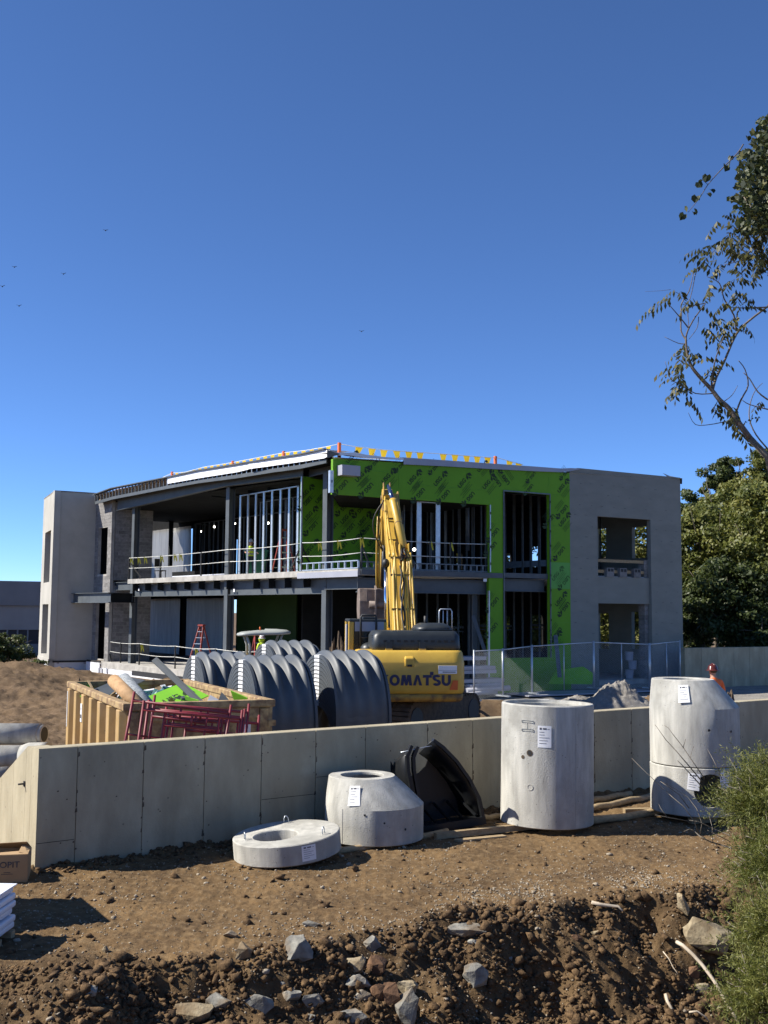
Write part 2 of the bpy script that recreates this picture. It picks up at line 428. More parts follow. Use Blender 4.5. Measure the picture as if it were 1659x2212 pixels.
def soilmat(name, base, dark, light, track=False, gravel=.5):
    mt = bpy.data.materials.new(name); mt.use_nodes = True
    t = mt.node_tree; b = t.nodes['Principled BSDF']; L = t.links.new
    b.inputs['Roughness'].default_value = .97; b.inputs['Specular IOR Level'].default_value = .25
    g = nd(t, 'ShaderNodeNewGeometry'); P = g.outputs['Position']
    def noise(s, d=7, ro=.62):
        n = nd(t, 'ShaderNodeTexNoise'); n.inputs['Scale'].default_value = s; n.inputs['Detail'].default_value = d; n.inputs['Roughness'].default_value = ro
        L(P, n.inputs['Vector']); return n.outputs['Fac']
    def ramp(f, a, c, p0, p1):
        r = nd(t, 'ShaderNodeValToRGB'); r.color_ramp.elements[0].position = p0; r.color_ramp.elements[1].position = p1
        r.color_ramp.elements[0].color = (*a, 1); r.color_ramp.elements[1].color = (*c, 1); L(f, r.inputs[0]); return r.outputs[0]
    def mix(f, a, c):
        mx = nd(t, 'ShaderNodeMixRGB'); L(f, mx.inputs[0])
        for k, vv in ((1, a), (2, c)):
            if isinstance(vv, tuple): mx.inputs[k].default_value = (*vv, 1)
            else: L(vv, mx.inputs[k])
        return mx.outputs[0]
    c = ramp(noise(.9), dark, base, .36, .62)
    c = mix(ramp(noise(9), (0, 0, 0), (.75,) * 3, .46, .66), c, light)
    c = mix(ramp(noise(55, 4), (0, 0, 0), (.7,) * 3, .55, .72), c, dark)
    # little stones
    vo = nd(t, 'ShaderNodeTexVoronoi'); vo.inputs['Scale'].default_value = 38; L(P, vo.inputs['Vector'])
    m1 = ramp(vo.outputs['Distance'], (1, 1, 1), (0, 0, 0), .14, .20)
    m2 = ramp(noise(1.6, 5), (0, 0, 0), (1, 1, 1), .60 - .12 * gravel, .74 - .1 * gravel)
    mm = nd(t, 'ShaderNodeMath', operation='MULTIPLY'); L(m1, mm.inputs[0]); L(m2, mm.inputs[1])
    c = mix(mm.outputs[0], c, (.40, .35, .27))
    L(c, b.inputs['Base Color'])
    bp = nd(t, 'ShaderNodeBump'); bp.inputs['Strength'].default_value = .8; bp.inputs['Distance'].default_value = .03
    ad = nd(t, 'ShaderNodeMath', operation='ADD'); L(noise(26, 8, .7), ad.inputs[0]); L(mm.outputs[0], ad.inputs[1])
    L(ad.outputs[0], bp.inputs['Height']); L(bp.outputs[0], b.inputs['Normal'])
    return mt
M_SOIL = soilmat('brown_soil', (.180, .110, .047), (.088, .053, .024), (.23, .155, .078))
M_BANK = soilmat('damp_cut_soil', (.125, .078, .036), (.055, .034, .017), (.175, .115, .058), gravel=.1)
M_SOIL2 = soilmat('tracked_soil', (.165, .108, .060), (.085, .055, .031), (.21, .145, .085), gravel=.2)
M_GRAV = soilmat('gravelled_yard', (.27, .25, .22), (.18, .165, .145), (.33, .31, .275), gravel=1.0)

rs0 = np.random.RandomState(2)
u = np.concatenate([np.linspace(-.95, -.44, 34), np.linspace(-.425, .425, 640), np.linspace(.44, .95, 34)])
yy = 7.9 * (25.0 / 7.9) ** np.linspace(0, 1, 410)
Yg, Ug = np.meshgrid(yy, u, indexing='ij'); Xg = Ug * Yg
Zg = near_h(Xg, Yg)
gd = link('ground', grid_mesh('ground', Xg, Yg, Zg, M_SOIL)); gd['kind'] = 'structure'; gd.data.materials.append(M_BANK)
cx = .25 * (Xg[:-1, :-1] + Xg[1:, :-1] + Xg[:-1, 1:] + Xg[1:, 1:]).ravel(); cy = .25 * (Yg[:-1, :-1] + Yg[1:, :-1] + Yg[:-1, 1:] + Yg[1:, 1:]).ravel()
ed = np.interp(cx, EDGE_X, EDGE_Y) + .55 * fbm(cx, cy, .9, 4, 3) - cy + .3 * fbm(cx, cy, .25, 4, 8) + .25 * rs0.rand(len(cx))
gd.data.polygons.foreach_set('material_index', (ed > .12).astype(np.int32))

# yard behind the wall
def back_h(x, y):
    x = np.asarray(x, float); y = np.asarray(y, float)
    # left : heap that climbs to the far left
    crest = np.interp(x, [-40, -19.5, -16, -13.6, -11.5, -9, -6], [.95, .82, .62, .18, -.25, -.35, -.3])
    rise = np.interp(y, [18, 24, 45, 50, 60], [0, .12, 1, .75, -.2])
    z = .32 - .05 * np.clip(x + 6, 0, 10) + crest * rise
    lumps = .22 * fbm(x, y, 1.6, 4, 71) + .1 * fbm(x, y, .4, 3, 72, True)
    # tracked ruts
    rut = (.022 * np.sin((x * .5 + y * .75) * 2 * np.pi / .42 + 5 * fbm(x, y, 1.9, 3, 75)) + .07 * fbm(x, y, .22, 3, 74, True)) * np.clip((-x - 6) / 2, 0, 1)
    z = z + (lumps + rut) * np.clip((-x - 5.5) / 1.5, .12, 1)
    # right : low yard and the step up to the gravelled strip
    r = np.clip((x + 3) / 2, 0, 1)
    low = np.interp(y, [32, 36, 40], [-.18, -.6, -.6]) + .05 * fbm(x, y, 1.2, 3, 77)
    edge = np.interp(x, [-2, 2, 6, 10, 14], [38.4, 39.2, 39.6, 38.2, 35.0]) + .7 * fbm(x, y, 2.2, 3, 78)
    up = np.clip((y - edge) / .6 + .3 * fbm(x, y, .7, 3, 76), 0, 1)
    hi = .16 + .05 * fbm(x, y, 1.5, 3, 79)
    z = z * (1 - r) + r * (low * (1 - up) + hi * up)
    z = np.where((y > 50) & (x < -2), np.minimum(z, -.1), z)
    dw = (x - WA.x) * WN.x + (y - WA.y) * WN.y
    dg = (x - WA.x) * WINGN.x + (y - WA.y) * WINGN.y
    return np.where((dw > -.12) | (dg > -.12), -1.6, z)
def bh(x, y): return float(back_h(np.array([x]), np.array([y]))[0])
ub = np.concatenate([np.linspace(-.95, -.48, 30), np.linspace(-.46, .46, 360), np.linspace(.48, .95, 30)]); yb = 14.0 * (75 / 14.0) ** np.linspace(0, 1, 300)
Yb, Ub = np.meshgrid(yb, ub, indexing='ij'); Xb = Ub * Yb
Zb = back_h(Xb, Yb)
lk = link('yard', grid_mesh('yard', Xb, Yb, Zb, M_SOIL2)); lk['kind'] = 'structure'
lk.data.materials.append(M_GRAV)
cx = .25 * (Xb[:-1, :-1] + Xb[1:, :-1] + Xb[:-1, 1:] + Xb[1:, 1:]).ravel(); cy = .25 * (Yb[:-1, :-1] + Yb[1:, :-1] + Yb[:-1, 1:] + Yb[1:, 1:]).ravel()
ed = np.interp(cx, [-2, 2, 6, 10, 14], [38.4, 39.2, 39.6, 38.2, 35.0]) + .7 * fbm(cx, cy, 2.2, 3, 78)
lk.data.polygons.foreach_set('material_index', ((cx > -1) & (cy > ed + .7)).astype(np.int32))
# far ground out to the horizon, with the hollow the bank falls into
gx = np.concatenate([[-900, -300, -120, -60], np.linspace(-40, 40, 41), [60, 120, 300, 900]])
gy = np.concatenate([[-300, -60, -20], np.linspace(-8, 80, 45), [110, 200, 500, 1500]])
GY, GX = np.meshgrid(gy, gx, indexing='ij')
GZ = np.interp(GY, [-300, -6, 0, 4, 8.5, 9.3, 14, 20, 60, 1500], [1.7, 1.7, 1.5, -1.8, -3.4, -3.2, -2.2, -1.75, -.8, -.8])
link('terrain', grid_mesh('terrain', GX, GY, GZ, M_SOIL2))['kind'] = 'structure'

# ------------------------------------------------------------------ scattered stones and clods (uncountable)
ICO = bmesh.new(); bmesh.ops.create_icosphere(ICO, subdivisions=1, radius=1)
icov = np.array([v.co[:] for v in ICO.verts]); icof = np.array([[v.index for v in f.verts] for f in ICO.faces])
rs = np.random.RandomState(4)
def scatter(name, mat, pos, rad, flat=.7, jit=.35, sub=True):
    jit = jit * 1.3
    n = len(pos); bv, bf = icov, icof
    k = len(bv)
    ang = rs.rand(n) * 6.283; ca, sa = np.cos(ang), np.sin(ang)
    vs = bv[None] * (1 + jit * (rs.rand(n, k, 1) - .5) * 2)
    sx = .7 + .6 * rs.rand(n, 1); vs = vs * np.stack([sx, 1 / sx, np.full_like(sx, flat) * (.7 + .6 * rs.rand(n, 1))], -1)
    x = vs[..., 0] * ca[:, None] - vs[..., 1] * sa[:, None]; y = vs[..., 0] * sa[:, None] + vs[..., 1] * ca[:, None]
    tl = (rs.rand(n, 1) - .5) * .8; z = vs[..., 2] + x * tl
    co = np.stack([x, y, z], -1) * rad[:, None, None] + pos[:, None]
    fs = bf[None] + (np.arange(n) * k)[:, None, None]
    fs = fs.reshape(-1, 3)
    me = bpy.data.meshes.new(name)
    me.vertices.add(n * k); me.vertices.foreach_set('co', co.reshape(-1))
    me.loops.add(fs.size); me.loops.foreach_set('vertex_index', fs.ravel())
    me.polygons.add(len(fs)); me.polygons.foreach_set('loop_start', np.arange(0, fs.size, 3)); me.polygons.foreach_set('loop_total', np.full(len(fs), 3))
    me.materials.append(mat); me.update(calc_edges=True); me.validate()
    return me
def near_pts(n, fn):
    out = []
    while len(out) < n:
        Y = 8.6 + 9.4 * rs.rand(4000) ** 1.3; X = (rs.rand(4000) - .5) * .82 * Y
        d = np.interp(X, EDGE_X, EDGE_Y) - Y
        dw = (X - WA.x) * WN.x + (Y - WA.y) * WN.y
        dg = (X - WA.x) * WINGN.x + (Y - WA.y) * WINGN.y
        ok = (rs.rand(4000) < fn(X, Y, d)) & ((dw > .05) | (dg > .05))
        out.extend(zip(X[ok], Y[ok]))
    return np.array(out[:n])
def put(p, r, sink=.3): return np.stack([p[:, 0], p[:, 1], near_h(p[:, 0], p[:, 1]) + r * sink], -1)
M_PEB = soilmat('pebbles', (.37, .315, .235), (.23, .18, .12), (.47, .415, .33), gravel=0)
p = near_pts(13000, lambda X, Y, d: np.where(d < .25, .14 + .86 * np.exp(-np.abs(d + .45) / .5) * np.clip((X + 1) / 2, .12, 1), .25) * (.3 + .7 * (fbm(X, Y, .8, 3, 90) > 0)))
r = .005 + .011 * rs.rand(len(p)) ** 2.5 + (rs.rand(len(p)) < .02) * .025 * rs.rand(len(p))
tag(link('gravel', scatter('gravel', M_PEB, put(p, r), r)), 'loose pale gravel strewn over the brown dirt', None, None, 'stuff')
p = near_pts(40000, lambda X, Y, d: np.clip(d / .4 + .35, .02, 1) * (.25 + .75 * (fbm(X, Y, .5, 3, 92) > -.05)))
r = .007 + .030 * rs.rand(len(p)) ** 3 + (rs.rand(len(p)) < .025) * .06 * rs.rand(len(p))
tag(link('soil_clods', scatter('soil_clods', M_CLOD, put(p, r, .3), r, .75, .42)), 'crumbly dark brown soil clods on the cut bank', None, None, 'stuff')
# crumbs along the wall foot
t_ = rs.rand(900); X = WA.x + WD.x * t_ * 9; Y = WA.y + WD.y * t_ * 9; o_ = .02 + .35 * rs.rand(900) ** 2
p = np.stack([X + WN.x * o_, Y + WN.y * o_], -1); r = .012 + .035 * rs.rand(900) ** 2
tag(link('wall_crumbs', scatter('wall_crumbs', M_CLOD, put(p, r), r)), 'crumbs of dark soil along the foot of the concrete wall', None, None, 'stuff')

# ------------------------------------------------------------------ the low concrete retaining wall
WTH = .26
def wpt(s, z, o=0.0): return WA + WD * s + WN * o + ZU * z
def ws(x, y=1600): 
    q = onp(x, y, WA, WN); return (q - WA).dot(WD)
TOPX = [100, 300, 580, 840, 1080, 1300, 1480, 1655]; TOPY = [1622, 1606, 1582, 1562, 1547, 1538, 1526, 1513]
top_s = []; top_z = []
for a, b in zip(TOPX, TOPY):
    q = onp(a, b, WA, WN); top_s.append((q - WA).dot(WD)); top_z.append(q.z)
zlin = np.polyfit(top_s, top_z, 1)
def wtop(s): return float(np.polyval(zlin, s))
rw = thing('retaining_wall', 'long low bare concrete retaining wall behind the precast manhole pieces', 'wall', tuple(WA))
S1 = 17.5
mb = MB()
mb.hexa([wpt(0, -.9, -.02), wpt(S1, -.9, -.02), wpt(S1, -.9, -WTH), wpt(0, -.9, -WTH)], [wpt(0, wtop(0), -.02), wpt(S1, wtop(S1), -.02), wpt(S1, wtop(S1), -WTH), wpt(0, wtop(0), -WTH)])
mb.build('core', M_WALL, rw, True)
seams = [0.0] + [ws(x, 1690) for x in (166, 309, 441, 564, 681, 789, 923, 1021, 1150, 1285, 1366, 1408, 1495, 1600)] + [S1]
seams[0] = -.0
for i in range(len(seams) - 1):
    a, b = seams[i] + .006, seams[i + 1] - .006
    if i == 0: a = 0
    zt = -.004
    mb = MB()
    mb.hexa([wpt(a, -.9, 0), wpt(b, -.9, 0), wpt(b, -.9, -.02), wpt(a, -.9, -.02)][::-1], [wpt(a, wtop(a) + zt, 0), wpt(b, wtop(b) + zt, 0), wpt(b, wtop(b) + zt, -.02), wpt(a, wtop(a) + zt, -.02)][::-1])
    o = mb.build('wall_panel', M_WALL, rw, True)
    if i in (0, 4, 5): 
        m2 = MB(); zz = .35 + .25 * (i % 3)
        m2.box(wpt((a + b) / 2, zz, .002), (b - a - .02, .004, .006), WD, -WN); m2.build('form_line', M_DARK, o, True)
# dark tie marks and stains left along the form joints
mb = MB()
for sj in seams[1:-1]:
    for k in range(6):
        z_ = RND.uniform(.1, wtop(sj) - .08); p_ = wpt(sj + RND.uniform(-.02, .02), z_, .0025); w_ = RND.uniform(.008, .022); h_ = RND.uniform(.012, .05)
        mb.poly([p_ - WD * w_ - ZU * h_, p_ + WD * w_ * .8 - ZU * h_ * .7, p_ + WD * w_ * .6 + ZU * h_, p_ - WD * w_ * .5 + ZU * h_ * .8])
for k in range(70):
    p_ = wpt(RND.uniform(.1, 13), RND.uniform(.05, 1.4), .0025); w_ = RND.uniform(.004, .014); mb.poly([p_ - WD * w_ - ZU * w_ * .7, p_ + WD * w_ - ZU * w_ * .5, p_ + WD * w_ * .7 + ZU * w_, p_ - WD * w_ * .8 + ZU * w_ * .6])
tm_ = mb.build('surface_void', M_MUD, rw, True); tm_['kind'] = 'stuff'
# wing
wd = lambda s, z, o=0.0: WA + WING * s + WINGN * o + ZU * z
wingtop = lambda s: float(np.interp(s, [0, .45, 2.2, 3.2], [wtop(0), wtop(0) - .01, .70, .28]))
ss = [0.003, .28, .50, 1.02, 1.55, 3.2]
for i in range(len(ss) - 1):
    a, b = ss[i], ss[i + 1] - .006
    mb = MB()
    fr = [wd(a, -.9), wd(b, -.9), wd(b, wingtop(b)), wd(a, wingtop(a))]
    if a < .45 < b: fr = [wd(a, -.9), wd(b, -.9), wd(b, wingtop(b)), wd(.45, wingtop(.45)), wd(a, wingtop(a))]
    mb.prism(fr, -WINGN * .26)
    mb.build('wing_panel', M_WALL, rw, True)
q = wd(.52, 1.05, .0); mb = MB(); mb.box(q, (.05, .03, .07), WING, -WINGN); mb.tube([q + WINGN * .02, q + WINGN * .09], .012)
mb.build('form_tie', M_BLK, rw, True)

# back wall on the right behind the fence
BW0 = at(1479, 1400, 47.0); BW1 = at(1720, 1400, 50.5)
bd = (BW1 - BW0); bd.z = 0; bd.normalize(); bn = V((bd.y, -bd.x, 0)); zt = BW0.z
bw = thing('retaining_wall', 'tall shaded grey concrete wall under the trees at the right', 'wall', (BW0.x, BW0.y, 0))
mb = MB(); mb.hexa([V((*(BW0 + bd * a - bn * o).xy, -.6)) for a, o in ((0, .02), (14, .02), (14, .35), (0, .35))], [V((*(BW0 + bd * a - bn * o).xy, zt)) for a, o in ((0, .02), (14, .02), (14, .35), (0, .35))])
mb.build('core', M_WALL, bw, True)
for k in range(14):
    a, b = k * 1.0 + .006, k * 1.0 + .994
    mb = MB(); mb.hexa([V((*(BW0 + bd * t - bn * o).xy, -.6)) for t, o in ((a, 0), (b, 0), (b, .02), (a, .02))], [V((*(BW0 + bd * t - bn * o).xy, zt - .004)) for t, o in ((a, 0), (b, 0), (b, .02), (a, .02))])
    mb.build('wall_panel', M_WALL, bw, True)
# ------------------------------------------------------------------ the building shell under construction
PR = V((13.54, 48.8, 0)); DR = V((.866, .5, 0)).normalized(); NR = V((DR.y, -DR.x, 0))       # right front
PL = V((-.89, 40.5, 0)); DL = V((-.595, .803, 0)).normalized(); NL = V((-DL.y, DL.x, 0))     # left front
ZS, ZD, LO = .5, 5.0, 8.0     # ground slab, upper deck, depth of the left wing
def pr(x, y, off=0.0): return onp(x, y, PR - NR * off, NR)
def pl(x, y, off=0.0): return onp(x, y, PL - NL * off, NL)
def sr(x, off=0.0, y=1240): q = pr(x, y, off); return (q - PR).dot(DR)
def slw(x, off=0.0, y=1240): q = pl(x, y, off); return (q - PL).dot(DL)
def R_(s, z, off=0.0): return PR + DR * s - NR * off + ZU * z
def L_(t, z, off=0.0): return PL + DL * t - NL * off + ZU * z
B = thing('building', 'two storey building under construction with open steel frame, green sheathed front and grey end block', 'building', (0, 46, 0))

def holed(mb, O, D, N, u0, u1, z0, z1, holes, th):
    """upright slab O + D*u + z, front at O, th thick away from N, with rectangular holes (ua, ub, za, zb)"""
    us = sorted(set([u0, u1] + [c for h in holes for c in h[:2] if u0 < c < u1])); zs = sorted(set([z0, z1] + [c for h in holes for c in h[2:] if z0 < c < z1]))
    nu, nz = len(us) - 1, len(zs) - 1
    def solid(i, j):
        if i < 0 or j < 0 or i >= nu or j >= nz: return False
        uc = (us[i] + us[i + 1]) / 2; zc = (zs[j] + zs[j + 1]) / 2
        return not any(h[0] < uc < h[1] and h[2] < zc < h[3] for h in holes)
    P = lambda uu, z, o: O + D * uu - N * o + ZU * z
    for i in range(nu):
        for j in range(nz):
            if not solid(i, j): continue
            a, b, c, d = us[i], us[i + 1], zs[j], zs[j + 1]
            mb.poly([P(a, c, 0), P(b, c, 0), P(b, d, 0), P(a, d, 0)])
            mb.poly([P(a, c, th), P(a, d, th), P(b, d, th), P(b, c, th)])
            if not solid(i - 1, j): mb.poly([P(a, c, 0), P(a, d, 0), P(a, d, th), P(a, c, th)])
            if not solid(i + 1, j): mb.poly([P(b, c, 0), P(b, c, th), P(b, d, th), P(b, d, 0)])
            if not solid(i, j - 1): mb.poly([P(a, c, 0), P(a, c, th), P(b, c, th), P(b, c, 0)])
            if not solid(i, j + 1): mb.poly([P(a, d, 0), P(b, d, 0), P(b, d, th), P(a, d, th)])
    return mb
def part(mb, name, mat, parent=None): return mb.build(name, mat, parent or B, True)

# --- green front and grey end block
sG0 = sr(719, 0, 1030); sG1 = sr(1232); sE = sr(1473)
w1a, w1b = sr(838), sr(1056); w2a, w2b = sr(1089), sr(1187)
zr = lambda x, y, o=0: pr(x, y, o).z
ZTOPR = lambda s: 9.12 + (9.55 - 9.12) * (s - sG0) / (sE - sG0)
z_fb = zr(900, 1080); z_w2t = zr(1138, 1065); z_db = 4.30; z_sill2 = zr(1138, 1421)
TOPG = 9.1
mb = MB(); holed(mb, PR.copy(), DR, NR, sG0, sG1, .1, 8.75, [(sG0 - 1, w1a, .0, z_fb), (w1a, w1b, .0, z_fb), (w2a, w2b, z_sill2, z_w2t)], .16)
# sloped strip that carries the front up to the roof edge
def strip(mb, a, b, zb, za, zc, th):
    f = [R_(a, zb), R_(b, zb), R_(b, zc), R_(a, za)]; k = [p - NR * th for p in f]
    mb.poly(f); mb.poly(k[::-1]); mb.poly([f[3], f[2], k[2], k[3]]); mb.poly([f[0], f[3], k[3], k[0]])
strip(mb, sG0, sG1, 8.75, ZTOPR(sG0) - .05, ZTOPR(sG1) - .05, .16)
gw = part(mb, 'green_sheathing', M_GREEN)
# board joints that show, and the lighter patch
pa, pb = sr(1190), sr(1231); 
mb = MB(); mb.hexa([R_(pa, zr(1210, 1272), .0), R_(pb, zr(1210, 1272), .0), R_(pb, zr(1210, 1272), -.012), R_(pa, zr(1210, 1272), -.012)], [R_(pa, zr(1210, 1215), .0), R_(pb, zr(1210, 1215), .0), R_(pb, zr(1210, 1215), -.012), R_(pa, zr(1210, 1215), -.012)])
o = part(mb, 'sheathing_panel', M_GREEN2); o['label'] = 'lighter green sheathing patch'
def joint(a, b, mat=M_GREEN2, w=.018):
    mb = MB(); mb.bar(a, b, .004, w, NR); return part(mb, 'board_joint', mat, gw)
for yy_, xa, xb in ((1068, 1190, 1231), (1135, 1190, 1231), (1180, 1190, 1231), (1345, 1190, 1231), (1047, 900, 1056), (1010, 720, 860), (1130, 1057, 1088), (1320, 1057, 1088)):
    joint(R_(sr(xa), zr(xa, yy_), -.002), R_(sr(xb), zr(xa, yy_), -.002))
for x in (860, 1000, 1140, 1187):
    joint(R_(sr(x), zr(x, 1056 if x < 1100 else 1030), -.002), R_(sr(x), 8.75, -.002), w=.012)
# metal corner studs at the open edges
def stud_v(s, z0, z1, off=0.0, w=.1, d=.05, mat=M_GALV, name='edge_stud', holes=True):
    mb = MB(); a = R_(s, z0, off); b = R_(s, z1, off); mb.bar(a, b, d, w, NR.cross(ZU) if False else NR)
    o = part(mb, name, mat)
    if holes:
        m2 = MB(); n = max(1, int((z1 - z0) / .6))
        for k in range(n):
            p = R_(s, z0 + (k + .5) * (z1 - z0) / n, off - d / 2 - .027); m2.box(p, (.035, .09, .004), DR, ZU)
        part(m2, 'punched_holes', M_BLK, o)['kind'] = 'stuff'
    return o
stud_v(sG0 - .08, z_fb + .05, ZTOPR(sG0) - .5, .0, .16, .14)
stud_v(w1b + .05, ZD, z_fb, -.02, .07, .04); stud_v(w2a - .03, z_sill2, z_w2t, -.02, .05, .04, M_STUD2, holes=False); stud_v(w2b + .03, z_sill2, z_w2t, -.02, .06, .04, M_STUD2); stud_v(w1b - .02, .2, 4.25, -.02, .10, .04)
mb = MB(); mb.bar(R_(w2a - .05, z_w2t + .02, -.03), R_(w2b + .05, z_w2t + .02, -.03), .03, .05); part(mb, 'head_trim', M_STUD2)
# grey block mounted on the fascia
q0 = pr(728, 1028, -.35); q1 = pr(776, 1003, -.35)
a = (pr(728, 1010) - PR).dot(DR); b = (pr(767, 1010) - PR).dot(DR)
mb = MB(); zb_, zt_ = zr(728, 1028), zr(728, 1006)
mb.hexa([R_(a, zb_, .0), R_(b, zb_, .0), R_(b, zb_, -.42), R_(a, zb_, -.42)], [R_(a, zt_, .0), R_(b, zt_, .0), R_(b, zt_, -.42), R_(a, zt_, -.42)])
part(mb, 'beam_stub', M_EDGE)

# grey end block
gw_a, gw_b = sr(1292), sr(1407)
zuw_t, zuw_b = zr(1350, 1119), zr(1350, 1247); zlw_t = zr(1350, 1304)
mb = MB(); holed(mb, PR - NR * .004, DR, NR, sG1, sE, -.4, 9.0, [(gw_a, gw_b, .3, zuw_t)], .22)
f = [R_(sG1, 9.0, .004), R_(sE, 9.0, .004), R_(sE, zr(1472, 1032), .004), R_(sr(1250), zr(1250, 1011), .004), R_(sG1, zr(1232, 1016), .004)]
mb.prism(f, -NR * .22)
gb = part(mb, 'grey_block_wall', M_STUC)
tmk = MB(); z_ = .2; r_i = 0
while z_ < 9.2:
    s_ = sG1 + .3 + .3 * (r_i % 2)
    while s_ < sE - .15:
        c_ = (s_ + RND.uniform(-.06, .06), z_ + RND.uniform(-.03, .03))
        if RND.random() < .8 and not (gw_a - .1 < c_[0] < gw_b + .1 and c_[1] < zuw_t + .1): tmk.box(R_(c_[0], c_[1], .0), (RND.uniform(.05, .16), .008, RND.uniform(.012, .03)), DR, -NR, ZU)
        s_ += .62
    z_ += .46; r_i += 1
o = part(tmk, 'tie_mark', M_TIE, gb); o['kind'] = 'stuff'
gb['label'] = 'grey end wall with two stacked window openings'
mb = MB(); holed(mb, PR - NR * .13, DR, NR, gw_a + .002, gw_b - .002, zlw_t, zuw_b, [], .14); part(mb, 'spandrel_panel', M_STUC)
# end face turning away on the right
EO = R_(sE - .001, 0, .23)
def eh(x0, x1, y0, y1):
    a = onp(x1, (y0 + y1) / 2, EO, DR); b_ = onp(x0, (y0 + y1) / 2, EO, DR); return ((a - EO).dot(-NR), (b_ - EO).dot(-NR), onp((x0 + x1) / 2, y1, EO, DR).z, onp((x0 + x1) / 2, y0, EO, DR).z)
EHL = [eh(1294, 1316, 1142, 1206), eh(1372, 1403, 1138, 1206), eh(1297, 1322, 1325, 1402), eh(1371, 1398, 1322, 1402)]
mb = MB(); holed(mb, EO, -NR, DR, 0, 9.6, -.4, 9.5, EHL, .2); part(mb, 'end_wall', M_STUC)
mb = MB(); mb.poly([R_(sr(1450), 9.5, .0), R_(sr(1474), 9.55, -.1), R_(sr(1474), 9.75, .7), R_(sr(1452), 9.82, .5)]); mb.poly([R_(sr(1474), 9.55, -.1), R_(sr(1477), 9.3, .0), R_(sr(1478), 9.4, .8), R_(sr(1474), 9.75, .7)]); part(mb, 'loose_flashing', M_STEEL)
# block jambs seen inside the openings, courses alternating
for k in range(20):
    z = .5 + k * .2
    if z > zlw_t - .1: break
    mb = MB(); mb.box(R_(gw_b - .08, z + .1, .42 + .06 * (k % 2)), (.2, .36, .19), DR, NR.cross(DR) * 0 + ZU, ) if False else mb.box(R_(gw_b - .1, z + .1, .43), (.2, .39, .19), DR, -NR, ZU)
    part(mb, 'jamb_block', M_CMU)
for k in range(12):
    z = zuw_b + k * .2
    if z > zuw_t - 1.9: break
    mb = MB(); mb.box(R_(gw_b - .1, z + .1, .43), (.2, .39, .19), DR, -NR, ZU); part(mb, 'jamb_block', M_CMU)
# two timber guard boards in the window
for yb_ in (1215, 1250 - 6):
    z = zr(1350, 1212 if yb_ == 1215 else 1235)
    mb = MB(); mb.box(R_((gw_a + gw_b) / 2 - .06, z, .28), (gw_b - gw_a - .25, .04, .13), DR, -NR, ZU); part(mb, 'guard_board', M_WOOD)

# --- recessed green wall behind the corner balcony
OFFR = 4.2
ga, gc = sr(650, OFFR), sr(838, OFFR)
mb = MB(); holed(mb, PR - NR * OFFR, DR, NR, ga, gc, ZD + .02, 8.9, [], .15); rg = part(mb, 'green_sheathing', M_GREEN)
mb = MB(); mb.bar(PR - NR * (OFFR - .03) + DR * (ga - .03) + ZU * ZD, PR - NR * (OFFR - .03) + DR * (ga - .03) + ZU * 8.9, .06, .07, NR); part(mb, 'edge_stud', M_GALV)

# printed marks on the boards
def font_mesh(txt, size, bold=0.0, ext=0.0, sx=1.0, spacing=1.0):
    cu = bpy.data.curves.new('lettering', 'FONT'); cu.body = txt; cu.size = size; cu.extrude = ext; cu.offset = bold
    cu.space_character = spacing; cu.resolution_u = 3; cu.align_x = 'CENTER'; cu.align_y = 'CENTER'
    o = bpy.data.objects.new('lettering_tmp', cu); COL.objects.link(o)
    bpy.context.view_layer.update()
    me = bpy.data.meshes.new_from_object(o.evaluated_get(bpy.context.evaluated_depsgraph_get()))
    bpy.data.objects.remove(o); bpy.data.curves.remove(cu)
    if sx != 1.0:
        for v_ in me.vertices: v_.co.x *= sx
    return me
tm = font_mesh('USG', .235, .006, 0, 1.05)
bm = bmesh.new(); bm.from_mesh(tm)
def bmpoly(pts): 
    bm.faces.new([bm.verts.new((x, y, 0)) for x, y in pts])
bmpoly([(.30, .00), (.44, .12), (.40, -.05), (.30, -.10)]); bmpoly([(.44, .12), (.46, -.02), (.58, -.12), (.60, .04)]); bmpoly([(.40, -.06), (.45, -.03), (.50, -.16), (.42, -.14)])
for i in range(3): bmpoly([(-.22, -.20 - i * .075), (.34 - .1 * (i == 1), -.20 - i * .075), (.34 - .1 * (i == 1), -.215 - i * .075), (-.22, -.215 - i * .075)])
bm.to_mesh(tm); bm.free(); tm.materials.clear(); tm.materials.append(M_LOGO)
def logo(P, N, D, ang, parent, sc=1.0):
    """print a mark at point P on a wall with normal N"""
    X = D.normalized(); Y = ZU
    xa = X * math.cos(ang) + Y * math.sin(ang); ya = Y * math.cos(ang) - X * math.sin(ang)
    o = link('printed_mark', tm, parent)
    r = parent
    while r is not None and r not in ROOT: r = r.parent
    M = Matrix.Identity(4); q = P + N * .012 - ROOT[r]
    for i in range(3): M[i][0] = xa[i] * sc; M[i][1] = ya[i] * sc; M[i][2] = N[i]; M[i][3] = q[i]
    o.matrix_local = M
    return o
UPA, DNA = math.radians(47), math.radians(227)
for x, y in ((777, 1031), (834, 1034), (890, 1037), (946, 1040), (998, 1044), (1051, 1047), (1212, 1055), (1200, 1245), (1215, 1128), (1207, 1300), (1196, 1385)): logo(pr(x, y), NR, DR, UPA, gw)
for x, y in ((741, 1047), (796, 1053), (908, 1064), (962, 1068), (1016, 1072), (1218, 1100), (1212, 1190), (1222, 1253), (1222, 1310), (1205, 1365), (1068, 1300), (1066, 1355), (1064, 1180), (1069, 1150), (1190, 1120)): logo(pr(x, y), NR, DR, DNA, gw)
for x, y in ((1075, 1040), (1093, 1036)): logo(pr(x, y), NR, DR, math.radians(132), gw)
